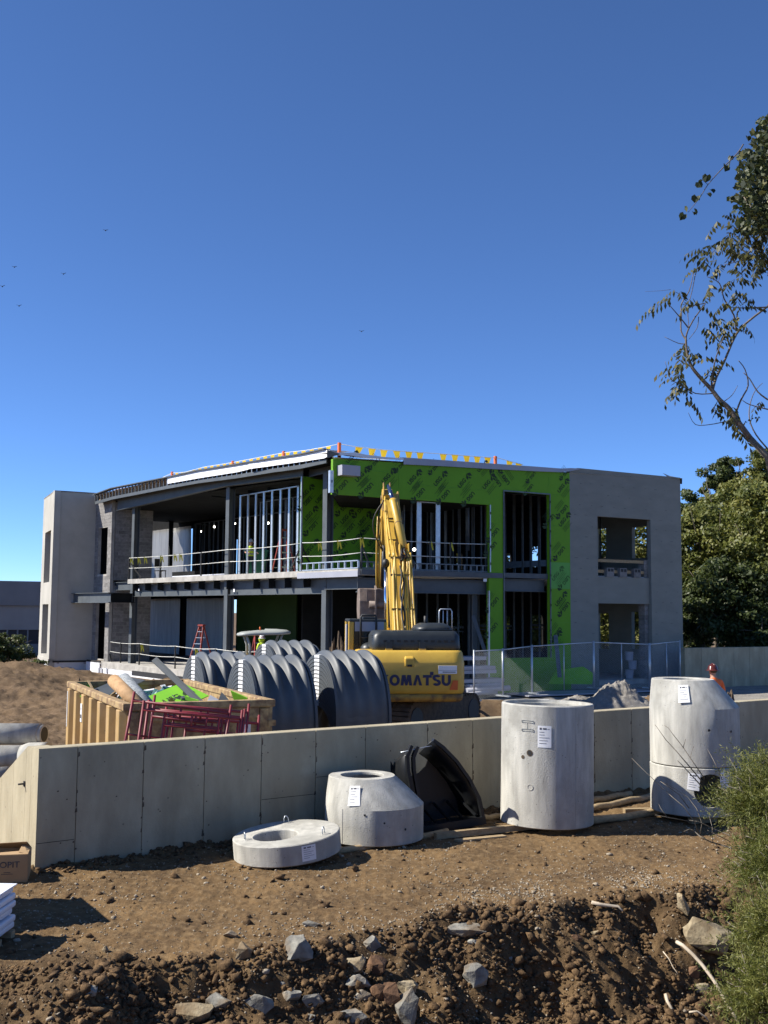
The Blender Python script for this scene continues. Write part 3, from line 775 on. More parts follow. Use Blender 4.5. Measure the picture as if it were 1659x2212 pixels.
for x, y in ((756, 992), (812, 997), (868, 1003), (941, 1008), (1038, 1012), (1150, 1027), (1222, 1021), (1145, 1060 - 7)): logo(pr(x, y), NR, DR, DNA if x % 3 else UPA, gw, .8)
prr = lambda x, y: pr(x, y, OFFR)
for x, y in ((658, 1068), (666, 1115), (690, 1078), (733, 1075), (770, 1080), (805, 1085), (744, 1122), (782, 1126), (818, 1130), (768, 1166), (802, 1170), (731, 1215), (770, 1218), (668, 1187)): logo(prr(x, y), NR, DR, UPA, rg)
for x, y in ((664, 1082), (676, 1136), (744, 1094), (780, 1098), (818, 1100), (757, 1140), (792, 1143), (720, 1138), (663, 1195), (740, 1180), (815, 1182), (790, 1205)): logo(prr(x, y), NR, DR, DNA, rg)

# --- steel frame helper (H section)
def hsec(p, q, w, h, up, mat=M_STEEL, name='beam', parent=None, t=.03):
    p = V(p); q = V(q); d = (q - p).normalized(); sd = d.cross(V(up)).normalized(); u2 = sd.cross(d)
    mb = MB()
    mb.bar(p + u2 * (h / 2 - t / 2), q + u2 * (h / 2 - t / 2), w, t, up); mb.bar(p - u2 * (h / 2 - t / 2), q - u2 * (h / 2 - t / 2), w, t, up)
    mb.bar(p, q, t * .8, h - 2 * t - .002, up)
    return part(mb, name, mat, parent)

# columns of the left wing
ci = .45
for x in (290.5, 495, 707):
    p = L_(slw(x, ci), 0, ci)
    zt_ = 8.95 if x > 600 else 9.35
    hsec(V((p.x, p.y, ZS)), V((p.x, p.y, ZD - .65)), .32, .32, NL, name='column')
    hsec(V((p.x, p.y, ZD - .64)), V((p.x, p.y, zt_)), .32, .32, NL, name='column')
tC = [slw(x, ci) for x in (290.5, 495, 707)]
t238 = slw(240, 0)
# upper deck : concrete slab on steel angle, along the left front, round the corner and along the right front
def wedge(pts, z0, z1, name, mat): 
    mb = MB(); mb.prism([V((p.x, p.y, z0)) for p in pts], V((0, 0, z1 - z0))); return part(mb, name, mat)
tA = slw(276)
sDe = sr(1085)
zA_, zB_ = ZD - .24, ZD
wedge([L_(tA, 0), L_(slw(646), 0), L_(slw(646), 0, 14), L_(tA, 0, 14)], zA_, zB_, 'upper_slab', M_SLAB)
wedge([L_(slw(647), 0, -.1), L_(0, 0, -.1), R_(sDe, 0, .05), R_(sDe, 0, 14), L_(slw(647), 0, 14)], ZD - .26, ZD - .02, 'upper_slab', M_SLAB)
wedge([R_(w2a, 0, .1), R_(w2b, 0, .1), R_(w2b, 0, 9), R_(w2a, 0, 9)], ZD - .2, ZD, 'upper_slab', M_STEEL)
wedge([R_(sG1, 0, .25), R_(sE - .3, 0, .25), R_(sE - .3, 0, 9), R_(sG1, 0, 9)], ZD - .25, ZD, 'upper_slab', M_SLAB)
# steel edge channel under the corner deck
mb = MB(); mb.bar(L_(slw(648), ZD - .20, -.13), L_(-.05, ZD - .20, -.13), .03, .22); part(mb, 'edge_channel', M_EDGE)
mb = MB(); mb.bar(R_(sr(779), ZD - .13, -.03), R_(sDe, ZD - .13, -.03), .04, .20); part(mb, 'edge_channel', M_STEEL)
# fascia beams and outriggers below the deck on the left wing
bo = .42
hsec(L_(tC[0] - .1, ZD - .62, bo), L_(tC[1] + .2, ZD - .62, bo), .2, .62, ZU)
hsec(L_(tC[1] - .2, ZD - .62, bo), L_(tC[2] + .2, ZD - .62, bo), .2, .62, ZU)
hsec(L_(tC[2] - .2, ZD - .52, .3), L_(.3, ZD - .52, .3), .25, .5, ZU)
def outrigger(t, d=.42):
    mb = MB(); a = L_(t, ZD - .245, .06); b = L_(t, ZD - .245, bo - .02); 
    mb.prism([a, b, b - ZU * .40, a - ZU * d], DL * .02); mb.prism([a - DL * .07, b - DL * .07, b - DL * .07 - ZU * .02, a - DL * .07 - ZU * .02], DL * .16)
    part(mb, 'outrigger', M_DARK)
n1 = 7
for k in range(n1): outrigger(tC[0] + (tC[1] - tC[0]) * (k + .5) / n1, .36)
for f_ in (.06, .36, .52, .68, .86): outrigger(tC[1] + (tC[2] - tC[1]) * f_, .42)
for t, z in ((tC[0] - 1.0, ZD - .55), (tC[1] - .8, ZD - .72)):
    mb = MB(); mb.box(L_(t, z, bo - .02 - .115), (.14, .01, .14), DL, -NL, ZU); part(mb, 'paper_tag', M_LABEL)
# beam along the right front under the deck
hsec(R_(sr(779), ZD - .62, .25), R_(sr(1082), ZD - .62, .25), .25, .55, ZU)
for x in (880, 1046): 
    mb = MB(); mb.box(R_(sr(x), ZD - .33, -.06), (.16, .01, .12), DR, -NR, ZU); part(mb, 'paper_tag', M_LABEL)
hsec(R_(w2a + .02, ZD - .5, .35), R_(w2b - .02, ZD - .5, .35), .2, .5, ZU)
p = R_(w1b - .35, 0, .6); hsec(V((p.x, p.y, ZS)), V((p.x, p.y, ZD - .8)), .25, .25, NR, name='column')
# left short beam and the low canopy beam by the grey block
hsec(L_(tC[0], ZD - .34, .4), L_(t238 + .4, ZD - .34, .4), .25, .45, ZU)
a = pl(150, 1292, -1.3); b = pl(240, 1288, .1)
ca = onp(147, 1290, PL + NL * 1.0, NL); 
hsec(V((*L_(slw(148, -1.1), 0, -1.1).xy, ZD - 1.0)), V((*L_(slw(241, -1.1), 0, -1.1).xy, ZD - 1.0)), .3, .55, ZU)
hsec(V((*L_(slw(241, -1.1), 0, -1.1).xy, ZD - 1.0)), V((*L_(tC[0], 0, .45).xy, ZD - 1.0)), .25, .5, ZU, M_DARK)

# roof of the left wing : beam, channel, parapet studs, membrane
def lz(x, y, o): return pl(x, y, o).z
RP = [(x, yb_, yt_) for x, yb_, yt_ in ((206, 1084, 1070), (244, 1073, 1056), (362, 1049.5, 1033), (430, 1037, 1018), (512, 1026, 1005), (590, 1013, 992), (648, 1005, 984), (706, 992, 972))]
OV = -.45
pts = [(pl(x, b_, OV), pl(x, t_, OV)) for x, b_, t_ in RP]
for i in range(len(pts) - 1):
    a, b = pts[i][0], pts[i + 1][0]
    mb = MB(); mb.bar(a - ZU * .07 , b - ZU * .07, .05, .16); part(mb, 'roof_edge_channel', M_STEEL)
    mb = MB(); dd = -NL * .25
    mb.poly([a + dd, b + dd, pts[i + 1][1] + dd, pts[i][1] + dd]); mb.poly([pts[i][1] + dd, pts[i + 1][1] + dd, b + dd - NL * .02, a + dd - NL * .02]); part(mb, 'parapet_sheathing', M_OSB if i < 2 else M_DARK)
    # little studs of the parapet
    n = max(1, int((b - a).length / .42))
    for k in range(n):
        f_ = k / n; p = a.lerp(b, f_); q = pts[i][1].lerp(pts[i + 1][1], f_)
        mb = MB(); mb.bar(p, q, .05, .05, NL); part(mb, 'parapet_stud', M_GALV if i >= 2 else M_STUD2)
    mb = MB(); mb.bar(pts[i][1] + ZU * .03, pts[i + 1][1] + ZU * .03, .3, .05); part(mb, 'parapet_rail', M_STEEL)
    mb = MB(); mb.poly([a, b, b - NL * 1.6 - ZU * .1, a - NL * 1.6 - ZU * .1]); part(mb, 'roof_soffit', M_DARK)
# white membrane strip hanging over the parapet
MP = [(362, 1031, 1045), (430, 1017, 1033), (512, 1004, 1020), (537, 999, 1014), (590, 991, 1006), (648, 983, 998), (700, 972, 990), (712, 972, 984)]
mb = MB()
for i in range(len(MP) - 1):
    (x0, t0, b0), (x1, t1, b1) = MP[i], MP[i + 1]
    A, Bq, C_, D_ = pl(x0, t0, OV - .06), pl(x1, t1, OV - .06), pl(x1, b1, OV - .10), pl(x0, b0, OV - .10)
    if i == 3: D_ = pl(x0 + 1, b0 - 1, OV - .2)
    mb.poly([A, D_, C_, Bq]); mb.poly([A, Bq, Bq - NL * 1.2 + ZU * .05, A - NL * 1.2 + ZU * .05])
    mb.poly([D_ - NL * .03, A - NL * .03, Bq - NL * .03, C_ - NL * .03])
part(mb, 'roof_membrane', M_MEMB)
# beams under the roof edge
zb1 = lz(290, 1093, ci); zb2 = lz(490, 1056, ci); zb3 = lz(650, 1034, ci)
bq = .12
hsec(L_(tC[0] + 1.8, zb1 + .12, bq), L_(tC[1], zb2 + .35, bq), .25, .62, ZU)
hsec(L_(tC[1], zb2 + .35, bq), L_(slw(652, bq), zb3 + .3, bq), .25, .62, ZU)
hsec(L_(slw(665, ci), zb3 + .25, ci), L_(slw(722, ci - .2), zb3 + .3, ci), .3, .55, ZU)
# main roof sheet, underside deck and joists
RE = [pts[0][1], pts[2][1], pts[4][1], pts[6][1], pts[7][1]]
rc = [p + ZU * .02 for p in RE] + [R_(sG0, ZTOPR(sG0), -.1), R_(sE, 9.5, 0), R_(sE, 9.7, 9.8), R_(sr(838, 9.5) - 1, 9.8, 9.8), L_(slw(760, LO), 9.9, LO + .3), L_(32, 9.9, LO + .3), L_(32, 9.9, 2.4)]
mb = MB(); n = mb.add(rc); cpt = V((-2, 52, 9.6)); k = mb.add([cpt])
for i in range(len(rc)): mb.face((n + i, n + (i + 1) % len(rc), k))
part(mb, 'roof_deck', M_MEMB)
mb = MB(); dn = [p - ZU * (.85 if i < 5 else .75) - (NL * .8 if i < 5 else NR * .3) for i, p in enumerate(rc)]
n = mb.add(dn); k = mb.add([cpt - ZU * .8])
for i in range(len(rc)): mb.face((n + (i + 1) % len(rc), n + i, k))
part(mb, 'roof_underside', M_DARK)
for j in range(10):     # ribs of the metal roof deck seen from below
    mb = MB(); t0 = slw(660, 1) + (tA - slw(660, 1)) * j / 9
    mb.bar(L_(t0, 8.75 + .07 * j, 1.2), L_(t0, 8.75 + .05 * j, LO - .2), .08, .28); part(mb, 'roof_joist', M_DARK)
for j in range(9):
    o_ = 1.4 + j * .75
    mb = MB(); mb.bar(L_(slw(660, 1), 8.92, o_), L_(tA, 9.5, o_), .16, .05); part(mb, 'deck_rib', M_STUD2 if j % 4 == 1 else M_DARK)  # most ribs near-black, the ceiling's shade painted in

# white/grey edging on the right roof line
def redge(pts_, mat, name):
    mb = MB()
    for i in range(len(pts_) - 1):
        (x0, t0, b0), (x1, t1, b1) = pts_[i], pts_[i + 1]
        A, Bq, C_, D_ = pr(x0, t0, -.08), pr(x1, t1, -.08), pr(x1, b1, -.10), pr(x0, b0, -.10)
        mb.poly([A, D_, C_, Bq]); mb.poly([A, Bq, Bq - NR * 1.5 + ZU * .12, A - NR * 1.5 + ZU * .12])
        mb.poly([D_ - NR * .03, A - NR * .03, Bq - NR * .03, C_ - NR * .03])
    return part(mb, name, mat)
redge([(720, 977, 984), (750, 978, 983), (767, 977, 985), (790, 982, 989), (830, 987, 991.5), (872, 990, 993.5)], M_MEMB, 'roof_membrane')
redge([(872, 988, 1003), (960, 994, 1007), (1060, 1001, 1013), (1160, 1008, 1018), (1212, 1012, 1020), (1232, 1011, 1018), (1252, 1012, 1014)], M_EDGE, 'edge_flashing')
mb = MB(); P0 = pr(707, 972, -.5); mb.poly([P0, pr(706, 990, -.4), pr(735, 981, -.1), pr(722, 974, .3)]); mb.poly([P0 - NR * .02, pr(722, 974, .32), pr(735, 981, -.08), pr(706, 990, -.38)]); part(mb, 'membrane_flap', M_STEEL)
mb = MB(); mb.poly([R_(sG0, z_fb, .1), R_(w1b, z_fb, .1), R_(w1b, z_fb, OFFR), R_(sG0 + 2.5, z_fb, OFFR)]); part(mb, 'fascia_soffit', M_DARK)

# --- ground slab and its foundation
wedge([L_(t238 + 1.2, 0, -.2), L_(0, 0, -.2), R_(sE - .3, 0, .3), R_(sE - .3, 0, 12), L_(t238 + 1, 0, 14)], ZS - .26, ZS, 'ground_slab', M_SLAB)
t0_ = slw(204); t1_ = slw(238); t2_ = slw(306); t3_ = slw(420)
def insul(ta, tb, z0, z1, off, mat=M_INS, name='insulation_board'):
    mb = MB(); mb.hexa([L_(ta, z0, off), L_(tb, z0, off), L_(tb, z0, off + .05), L_(ta, z0, off + .05)], [L_(ta, z1, off), L_(tb, z1, off), L_(tb, z1, off + .05), L_(ta, z1, off + .05)]); return part(mb, name, mat)
insul(t1_ + 2.0, t1_ + .02, -.75, ZS - .06, -.45)
insul(t1_ - .02, t2_, -.75, ZS - .33, -.4); insul(t2_ - .02, t3_, -.75, ZS - .52, -.4); insul(t3_ - .02, 2, -.75, ZS - .55, -.4)
insul(t2_, 2, ZS - .5, ZS - .27, -.38, M_BLK, 'black_flashing'); insul(t1_ + 2, t1_, ZS - .05, ZS + .05, -.42, M_BLK, 'black_flashing')
mb = MB(); mb.hexa([L_(t1_, ZS - .32, -.36), L_(2, ZS - .32, -.36), L_(2, ZS - .32, .2), L_(t1_, ZS - .32, .2)], [L_(t1_, ZS - .02, -.36), L_(2, ZS - .02, -.36), L_(2, ZS - .02, .2), L_(t1_, ZS - .02, .2)]); part(mb, 'slab_edge', M_SLAB)
# stem wall under the right front
mb = MB(); mb.hexa([R_(sG0, -.4, .3), R_(sG1, -.4, .3), R_(sG1, -.4, .5), R_(sG0, -.4, .5)], [R_(sG0, ZS - .27, .3), R_(sG1, ZS - .27, .3), R_(sG1, ZS - .27, .5), R_(sG0, ZS - .27, .5)]); part(mb, 'stem_wall', M_BLK)

# --- masonry : lit strip and the block return wall behind the columns, block by block
blk = MB(); blk.box((0, 0, 0), (.392, .19, .192)); blk_me = blk.mesh('concrete_block', M_CMU)
blh = MB(); blh.box((0, 0, 0), (.192, .19, .192)); blh_me = blh.mesh('concrete_block', M_CMU)
NB = [0]
def course_wall(O, D, N, L, z0, z1, holes=(), parent=None, limit=10**9):
    rz = math.atan2(D.y, D.x); core = MB()
    holed(core, O - N * .015, D, N, 0, L, z0, z1, holes, .16); part(core, 'mortar', M_SLAB, parent)
    k = 0; z = z0
    while z < z1 - .05:
        cuts = [h for h in holes if h[2] < z + .1 < h[3]]
        uu = -.2 * (k % 2)
        while uu < L - .02:
            segs = [(max(0, uu), min(L, uu + .4))]
            for h in cuts:
                segs = [q for a_, b_ in segs for q in ((a_, min(b_, h[0])), (max(a_, h[1]), b_)) if q[1] - q[0] > .04]
            for a_, b_ in segs:
                p = O + D * (a_ + b_) / 2 - N * (.097 + .003 * RND.random()) + ZU * (z + .1)
                o = link('concrete_block', blk_me, parent or B, p - ROOT[B], (0, 0, rz)); o.scale = ((b_ - a_ - .008) / .392, 1, 1)
            uu += .4
        z += .2; k += 1
# lit strip on the left front with a tall slot per floor
Ls = t0_ - t1_ 
course_wall(L_(t1_, 0, 0), DL, NL, t0_ + .25 - t1_, ZS, ZD - .75, [(.55, 1.9, ZS, 4.05)])
course_wall(L_(t1_, 0, 0), DL, NL, t0_ + .25 - t1_, ZD - .75, lz(240, 1073, 0) - .1, [(.55, 1.9, ZD + .35, 8.0)])
# return wall
RW0 = L_(t1_, 0, .02)
Lr = 3.1
course_wall(RW0 + DR * .2, DR, NR, 2.15, ZS, ZD - .3)
course_wall(RW0 + DR * .2, DR, NR, 2.15, ZD, 9.35)

# walls that close the end of the wing behind the return wall
TE = 37.5
for za, zb_ in ((ZS, ZD - .3), (ZD, 9.6)):
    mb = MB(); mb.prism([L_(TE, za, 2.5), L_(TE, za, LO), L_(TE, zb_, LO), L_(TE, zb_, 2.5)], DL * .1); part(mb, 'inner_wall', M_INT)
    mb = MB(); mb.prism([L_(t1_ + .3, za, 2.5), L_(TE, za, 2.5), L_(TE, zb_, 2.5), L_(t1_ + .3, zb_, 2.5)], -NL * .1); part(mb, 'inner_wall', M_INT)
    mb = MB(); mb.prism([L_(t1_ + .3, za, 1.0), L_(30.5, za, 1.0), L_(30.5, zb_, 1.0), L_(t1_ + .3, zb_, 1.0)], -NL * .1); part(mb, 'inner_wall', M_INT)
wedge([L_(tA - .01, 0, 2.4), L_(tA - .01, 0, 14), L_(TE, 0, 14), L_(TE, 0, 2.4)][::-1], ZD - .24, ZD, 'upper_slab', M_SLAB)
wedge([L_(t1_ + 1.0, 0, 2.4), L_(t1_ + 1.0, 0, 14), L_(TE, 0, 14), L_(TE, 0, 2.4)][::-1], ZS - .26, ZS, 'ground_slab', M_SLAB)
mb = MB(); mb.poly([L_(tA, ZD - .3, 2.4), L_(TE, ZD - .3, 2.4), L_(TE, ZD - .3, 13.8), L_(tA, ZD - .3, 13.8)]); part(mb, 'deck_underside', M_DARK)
# --- pale coated block at the far left
K = V((-18.8, 60.7, 0)); K = onp(112, 1240, L_(slw(203), 0), NR); K = V((K.x, K.y, 0))
E_ = L_(slw(203), 0, .05)
DK = (E_ - K); LK = DK.length; DK.normalize(); NK = V((DK.y, -DK.x, 0))
zkt = onp(118, 1059, K, NK).z
DB = V((-.41, .91, 0)).normalized(); NBk = V((-DB.y, DB.x, 0))
lf = lambda x, y: onp(x, y, K, NBk)
xb0 = (lf(90, 1080) - K).dot(DB)
w_a, w_b = (lf(96, 1200) - K).dot(DB), (lf(108.5, 1200) - K).dot(DB)
w_a2, w_b2 = min(w_a, w_b), max(w_a, w_b)
zz = lambda x, y: lf(x, y).z
mb = MB()
holed(mb, K, DB, NBk, 0, 5.0, ZS - .1, zkt, [(w_a2, w_b2, zz(100, 1415), zz(104, 1305)), (w_a2, w_b2, zz(100, 1258), zz(104, 1148))], .35)
part(mb, 'pale_block_wall', M_STUCL)
mb = MB(); holed(mb, K - NBk * .12, DB, NBk, w_a2 + .002, w_b2 - .002, zz(104, 1148), zz(104, 1095), [], .05); part(mb, 'recessed_panel', M_STUCL)
mb = MB(); mb.prism([K + DK * .001 + ZU * (ZS - .1), E_ + ZU * (ZS - .1), E_ + ZU * zkt, K + DK * .001 + ZU * zkt], -NK * .35); part(mb, 'pale_block_wall', M_STUCL)
mb = MB(); mb.prism([K + ZU * zkt + V((0, 0, .002)), E_ + ZU * zkt, E_ + DB * 5 + ZU * zkt, K + DB * 5 + ZU * zkt], V((0, 0, -.1))); part(mb, 'block_roof', M_STUCL)
mb = MB(); mb.hexa([K + DK * .2 - ZU * 1.2, E_ - ZU * 1.2, E_ - NK * 1.5 - ZU * 1.2, K - NK * 1.5 - ZU * 1.2], [K + DK * .2 + ZU * (ZS - .11), E_ + ZU * (ZS - .11), E_ - NK * 1.5 + ZU * (ZS - .11), K - NK * 1.5 + ZU * (ZS - .11)]); part(mb, 'insulation_board', M_INS)
mb = MB(); mb.hexa([K - ZU * 1.2 + NBk * .04, K + DB * 5 - ZU * 1.2 + NBk * .04, K + DB * 5 - ZU * 1.2 - NBk * .3, K - ZU * 1.2 - NBk * .3], [K + ZU * (ZS + .08) + NBk * .04, K + DB * 5 + ZU * (ZS + .08) + NBk * .04, K + DB * 5 + ZU * (ZS + .08) - NBk * .3, K + ZU * (ZS + .08) - NBk * .3]); part(mb, 'footing', M_STUCL)
mb = MB(); mb.bar(K + DK * .2 + NK * .02 + ZU * (ZS - .06), E_ + NK * .02 + ZU * (ZS - .06), .05, .1); part(mb, 'black_flashing', M_BLK)
mb = MB(); holed(mb, K - NBk * 1.2, DB, NBk, .5, 4.9, ZS, zkt - .2, [], .1); part(mb, 'inner_wall', M_CMU)
for x, y in ((130, 1445), (141, 1445), (149, 1445), (125, 1432), (183, 1432)):
    m2 = MB(); q = onp(x, y, K + NK * .012, NK); m2.box(q, (.14 if y < 1440 else .28, .004, .1 if y < 1440 else .2), DK, -NK, ZU); part(m2, 'board_print', M_EDGE)
for x in (213, 219, 230):
    m2 = MB(); q = onp(x, 1448, PL + NL * .455, NL); m2.box(q, (.14, .006, .28), DL, -NL, ZU); part(m2, 'board_print', M_EDGE)

# --- interior : back walls with window openings, floors' ceilings, studs, sheets
def backwall(O, D, N, u0, u1, z0, z1, holes, mat=M_INT): 
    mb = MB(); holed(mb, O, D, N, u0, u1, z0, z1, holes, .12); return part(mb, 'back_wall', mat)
BO = 9.5
def rb(x, y): q = pr(x, y, BO); return (q - PR).dot(DR), q.z
def hole(x0, x1, y0, y1):
    a = rb(x0, (y0 + y1) / 2)[0]; b = rb(x1, (y0 + y1) / 2)[0]; return (a, b, rb((x0 + x1) / 2, y1)[1], rb((x0 + x1) / 2, y0)[1])
H = [hole(897, 911, 1335, 1415), hole(921, 930, 1335, 1415), hole(966, 1000, 1330, 1420), hole(1036, 1056, 1330, 1408), hole(1088, 1104, 1330, 1410), hole(1147, 1173, 1328, 1408),
     hole(1090, 1104, 1195, 1228), hole(1150, 1166, 1180, 1225), hole(986, 991, 1195, 1230), hole(997, 1000, 1195, 1230), hole(970, 974, 1195, 1225),
     hole(1293, 1313, 1142, 1205), hole(1372, 1402, 1140, 1205), hole(1296, 1318, 1325, 1400), hole(1372, 1398, 1325, 1400)]
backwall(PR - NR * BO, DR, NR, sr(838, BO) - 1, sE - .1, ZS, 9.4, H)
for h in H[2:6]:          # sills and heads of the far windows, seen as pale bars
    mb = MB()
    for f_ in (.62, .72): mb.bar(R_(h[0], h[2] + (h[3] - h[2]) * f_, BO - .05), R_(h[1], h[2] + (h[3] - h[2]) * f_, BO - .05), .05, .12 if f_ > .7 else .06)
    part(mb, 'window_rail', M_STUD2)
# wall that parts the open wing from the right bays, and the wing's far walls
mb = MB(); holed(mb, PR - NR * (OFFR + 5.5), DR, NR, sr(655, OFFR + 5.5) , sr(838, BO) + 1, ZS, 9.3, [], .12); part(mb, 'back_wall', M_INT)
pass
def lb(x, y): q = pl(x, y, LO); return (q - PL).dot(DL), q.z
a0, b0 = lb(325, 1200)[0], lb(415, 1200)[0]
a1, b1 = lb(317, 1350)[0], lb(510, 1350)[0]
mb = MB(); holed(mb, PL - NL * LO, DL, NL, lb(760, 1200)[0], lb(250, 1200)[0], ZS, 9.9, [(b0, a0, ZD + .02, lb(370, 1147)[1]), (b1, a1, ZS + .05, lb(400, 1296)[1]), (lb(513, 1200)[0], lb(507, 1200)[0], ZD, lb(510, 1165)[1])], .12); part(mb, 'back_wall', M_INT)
# poly sheeting closing those openings
def sheet(ua, ub, z0, z1, off, seed, gather=0.0):
    n, mrow = 28, 12; mb = MB(); mb.smooth = True; base = 0
    vs = []
    for j in range(mrow + 1):
        for i in range(n + 1):
            f_ = i / n; g = j / mrow
            uu = ua + (ub - ua) * (f_ + gather * (.5 - f_) * g)
            o_ = off + .07 * math.sin(f_ * 31 + seed + 2 * math.sin(f_ * 9)) * (1 - .5 * g) + .03 * math.sin(f_ * 70 + g * 3)
            vs.append(L_(uu, z0 + (z1 - z0) * g, o_))
    mb.add(vs)
    for j in range(mrow):
        for i in range(n): a = j * (n + 1) + i; mb.face((a, a + n + 1, a + n + 2, a + 1))
    return part(mb, 'plastic_sheet', M_SHEET)
sheet(b0 - .2, a0 + .2, ZD, lb(370, 1146)[1] + .1, LO - .25, 1); sheet(b1 - .2, a1 + .2, ZS, lb(400, 1296)[1] + .1, LO - .25, 4)
mb = MB(); mb.bar(L_(lb(421, 1300)[0], ZS, LO - .8), L_(lb(421, 1300)[0], ZD - .4, LO - .8), .32, .3, NL); part(mb, 'column', M_DARK)
mb = MB(); q = lb(399, 1180)[0]; mb.bar(L_(q, ZD + 1.2, 7), L_(q, 9.2, 7), .22, .22, NL); part(mb, 'hanging_post', M_DARK)
# ceiling of the lower storey, its shade put into a near-black colour
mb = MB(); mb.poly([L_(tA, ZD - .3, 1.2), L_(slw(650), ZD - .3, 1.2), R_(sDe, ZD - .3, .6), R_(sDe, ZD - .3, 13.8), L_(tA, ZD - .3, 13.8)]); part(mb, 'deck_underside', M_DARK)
# green sheathed wall deep in the lower floor, indoor shade put into its colour
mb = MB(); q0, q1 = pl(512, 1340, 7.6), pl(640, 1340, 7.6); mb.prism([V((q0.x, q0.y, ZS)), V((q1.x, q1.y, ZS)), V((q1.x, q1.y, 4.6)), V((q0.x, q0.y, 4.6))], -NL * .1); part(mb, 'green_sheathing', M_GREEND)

# metal studs : C sections, one mesh per height
def stud_mesh(h, w=.09, d=.04):
    mb = MB(); mb.bar((0, 0, 0), (0, 0, h), w, .004 * 2, (0, 1, 0)); mb.bar((-w / 2, d / 2, 0), (-w / 2, d / 2, h), .006, d, (0, 1, 0)); mb.bar((w / 2, d / 2, 0), (w / 2, d / 2, h), .006, d, (0, 1, 0)); return mb
SM = {}
def studs(p, q, z0, z1, sp, mat=M_STUD2, skip=(), w=.09):
    p = V(p); q = V(q); d = q - p; d.z = 0; n = max(1, round(d.length / sp)); key = (round(z1 - z0, 2), mat.name, w)
    if key not in SM: SM[key] = stud_mesh(z1 - z0, w).mesh('stud', mat)
    for k in range(n + 1):
        if k in skip: continue
        r = p + d * k / n; o = link('stud', SM[key], B, V((r.x, r.y, z0)) - ROOT[B], (0, 0, math.atan2(d.y, d.x)))
    for z in (z0 + .02, z1 - .02): mb = MB(); mb.bar(V((p.x, p.y, z)), V((q.x, q.y, z)), .1, .04); part(mb, 'stud_track', mat)
# sunlit row on the upper floor
studs(L_(slw(516, 1.0), 0, 1.0), L_(slw(641, 1.0), 0, 1.0), ZD, 8.75, .72, M_GALV, w=.14)
studs(L_(slw(560, 3), 0, 3), L_(slw(645, 3), 0, 3), ZD, 8.7, .61)
studs(L_(slw(516, 1), 0, 3.5), L_(slw(516, 1), 0, 8), ZD, 8.8, .61)
studs(L_(slw(420, 6), 0, 6), L_(slw(490, 6), 0, 6), ZD, 8.6, .55); studs(L_(slw(415, 6), 0, 6.1), L_(slw(415, 6), 0, 7.7), ZD, 8.6, .6)
studs(L_(slw(490, 6), 0, 6), L_(slw(640, 6), 0, 6), ZD, 8.6, .61)
# right bays, upper and lower
studs(R_(sr(905, .4), 0, .4), R_(sr(946, .4), 0, .4), ZD, z_fb, 1.9, M_GALV, w=.2)
studs(R_(sr(905, .8), 0, .8), R_(sr(905, .8), 0, 6), ZD, 8.6, .61); studs(R_(sr(870, 5), 0, 5), R_(sr(1050, 5), 0, 5), ZD, 8.6, .75)
studs(R_(sr(1040, 3), 0, 3), R_(sr(1054, 3), 0, 8.5), ZD, 8.6, .61)
studs(R_(sr(1092, 3), 0, 3), R_(sr(1185, 3), 0, 3), ZD, 8.7, .5); studs(R_(sr(1183, .8), 0, .8), R_(sr(1180, .8), 0, 3), ZD, 8.7, .5)
studs(R_(sr(900, 7), 0, 7), R_(sr(1056, 7), 0, 7), ZS, 4.4, .61); studs(R_(sr(1092, 6), 0, 6), R_(sr(1183, 6), 0, 6), ZS, 4.4, .5)
studs(R_(sr(1298, 5), 0, 5), R_(sr(1400, 5), 0, 5), ZD, 8.7, 1.0)
mb = MB(); q = sr(1010, 2.5); mb.tube([R_(q, ZD + 1.0, 2.5), R_(q, 8.7, 2.5)], .09); part(mb, 'hanging_pipe', M_STUD2)
mb = MB(); mb.bar(R_(sr(1090, 2.8), zr(1130, 1222, 2.8), 2.8), R_(sr(1186, 2.8), zr(1130, 1214, 2.8), 2.8), .05, .28); part(mb, 'stud_bridging', M_STUD2)
mb = MB(); mb.poly([R_(sr(1290, 4), ZS, 4.8), R_(sr(1400, 4), ZS, 4.8), R_(sr(1400, 4), 4.0, 4.8), R_(sr(1290, 4), 4.0, 4.8)]); 
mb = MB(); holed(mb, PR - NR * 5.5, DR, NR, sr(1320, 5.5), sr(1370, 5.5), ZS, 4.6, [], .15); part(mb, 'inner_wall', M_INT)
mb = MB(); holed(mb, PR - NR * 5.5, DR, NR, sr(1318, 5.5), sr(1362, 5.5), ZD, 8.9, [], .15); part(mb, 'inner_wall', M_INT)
# ladder-like floor track at the deck edge (short pieces of cold formed framing)
def ladder_track(fp, n, z, h, mat=M_GALV):
    a, b = fp(0), fp(1); mb = MB(); mb.bar(a + ZU * z, b + ZU * z, .09, .04); mb.bar(a + ZU * (z + h), b + ZU * (z + h), .09, .04); o = part(mb, 'deck_track', mat)
    for k in range(n + 1):
        p = a.lerp(b, k / n); m2 = MB(); m2.bar(p + ZU * (z + .02), p + ZU * (z + h - .02), .07, .05, NR); part(m2, 'track_stud', mat, o)
ladder_track(lambda f_: L_(slw(651) * (1 - f_) + .1 * f_, ZD, 0), 9, .02, .28)
ladder_track(lambda f_: R_(sr(782) * (1 - f_) + sDe * f_, ZD, .12), 22, .02, .24, M_STUD2)  # shaded right run gets the darker metal, shade put into its colour
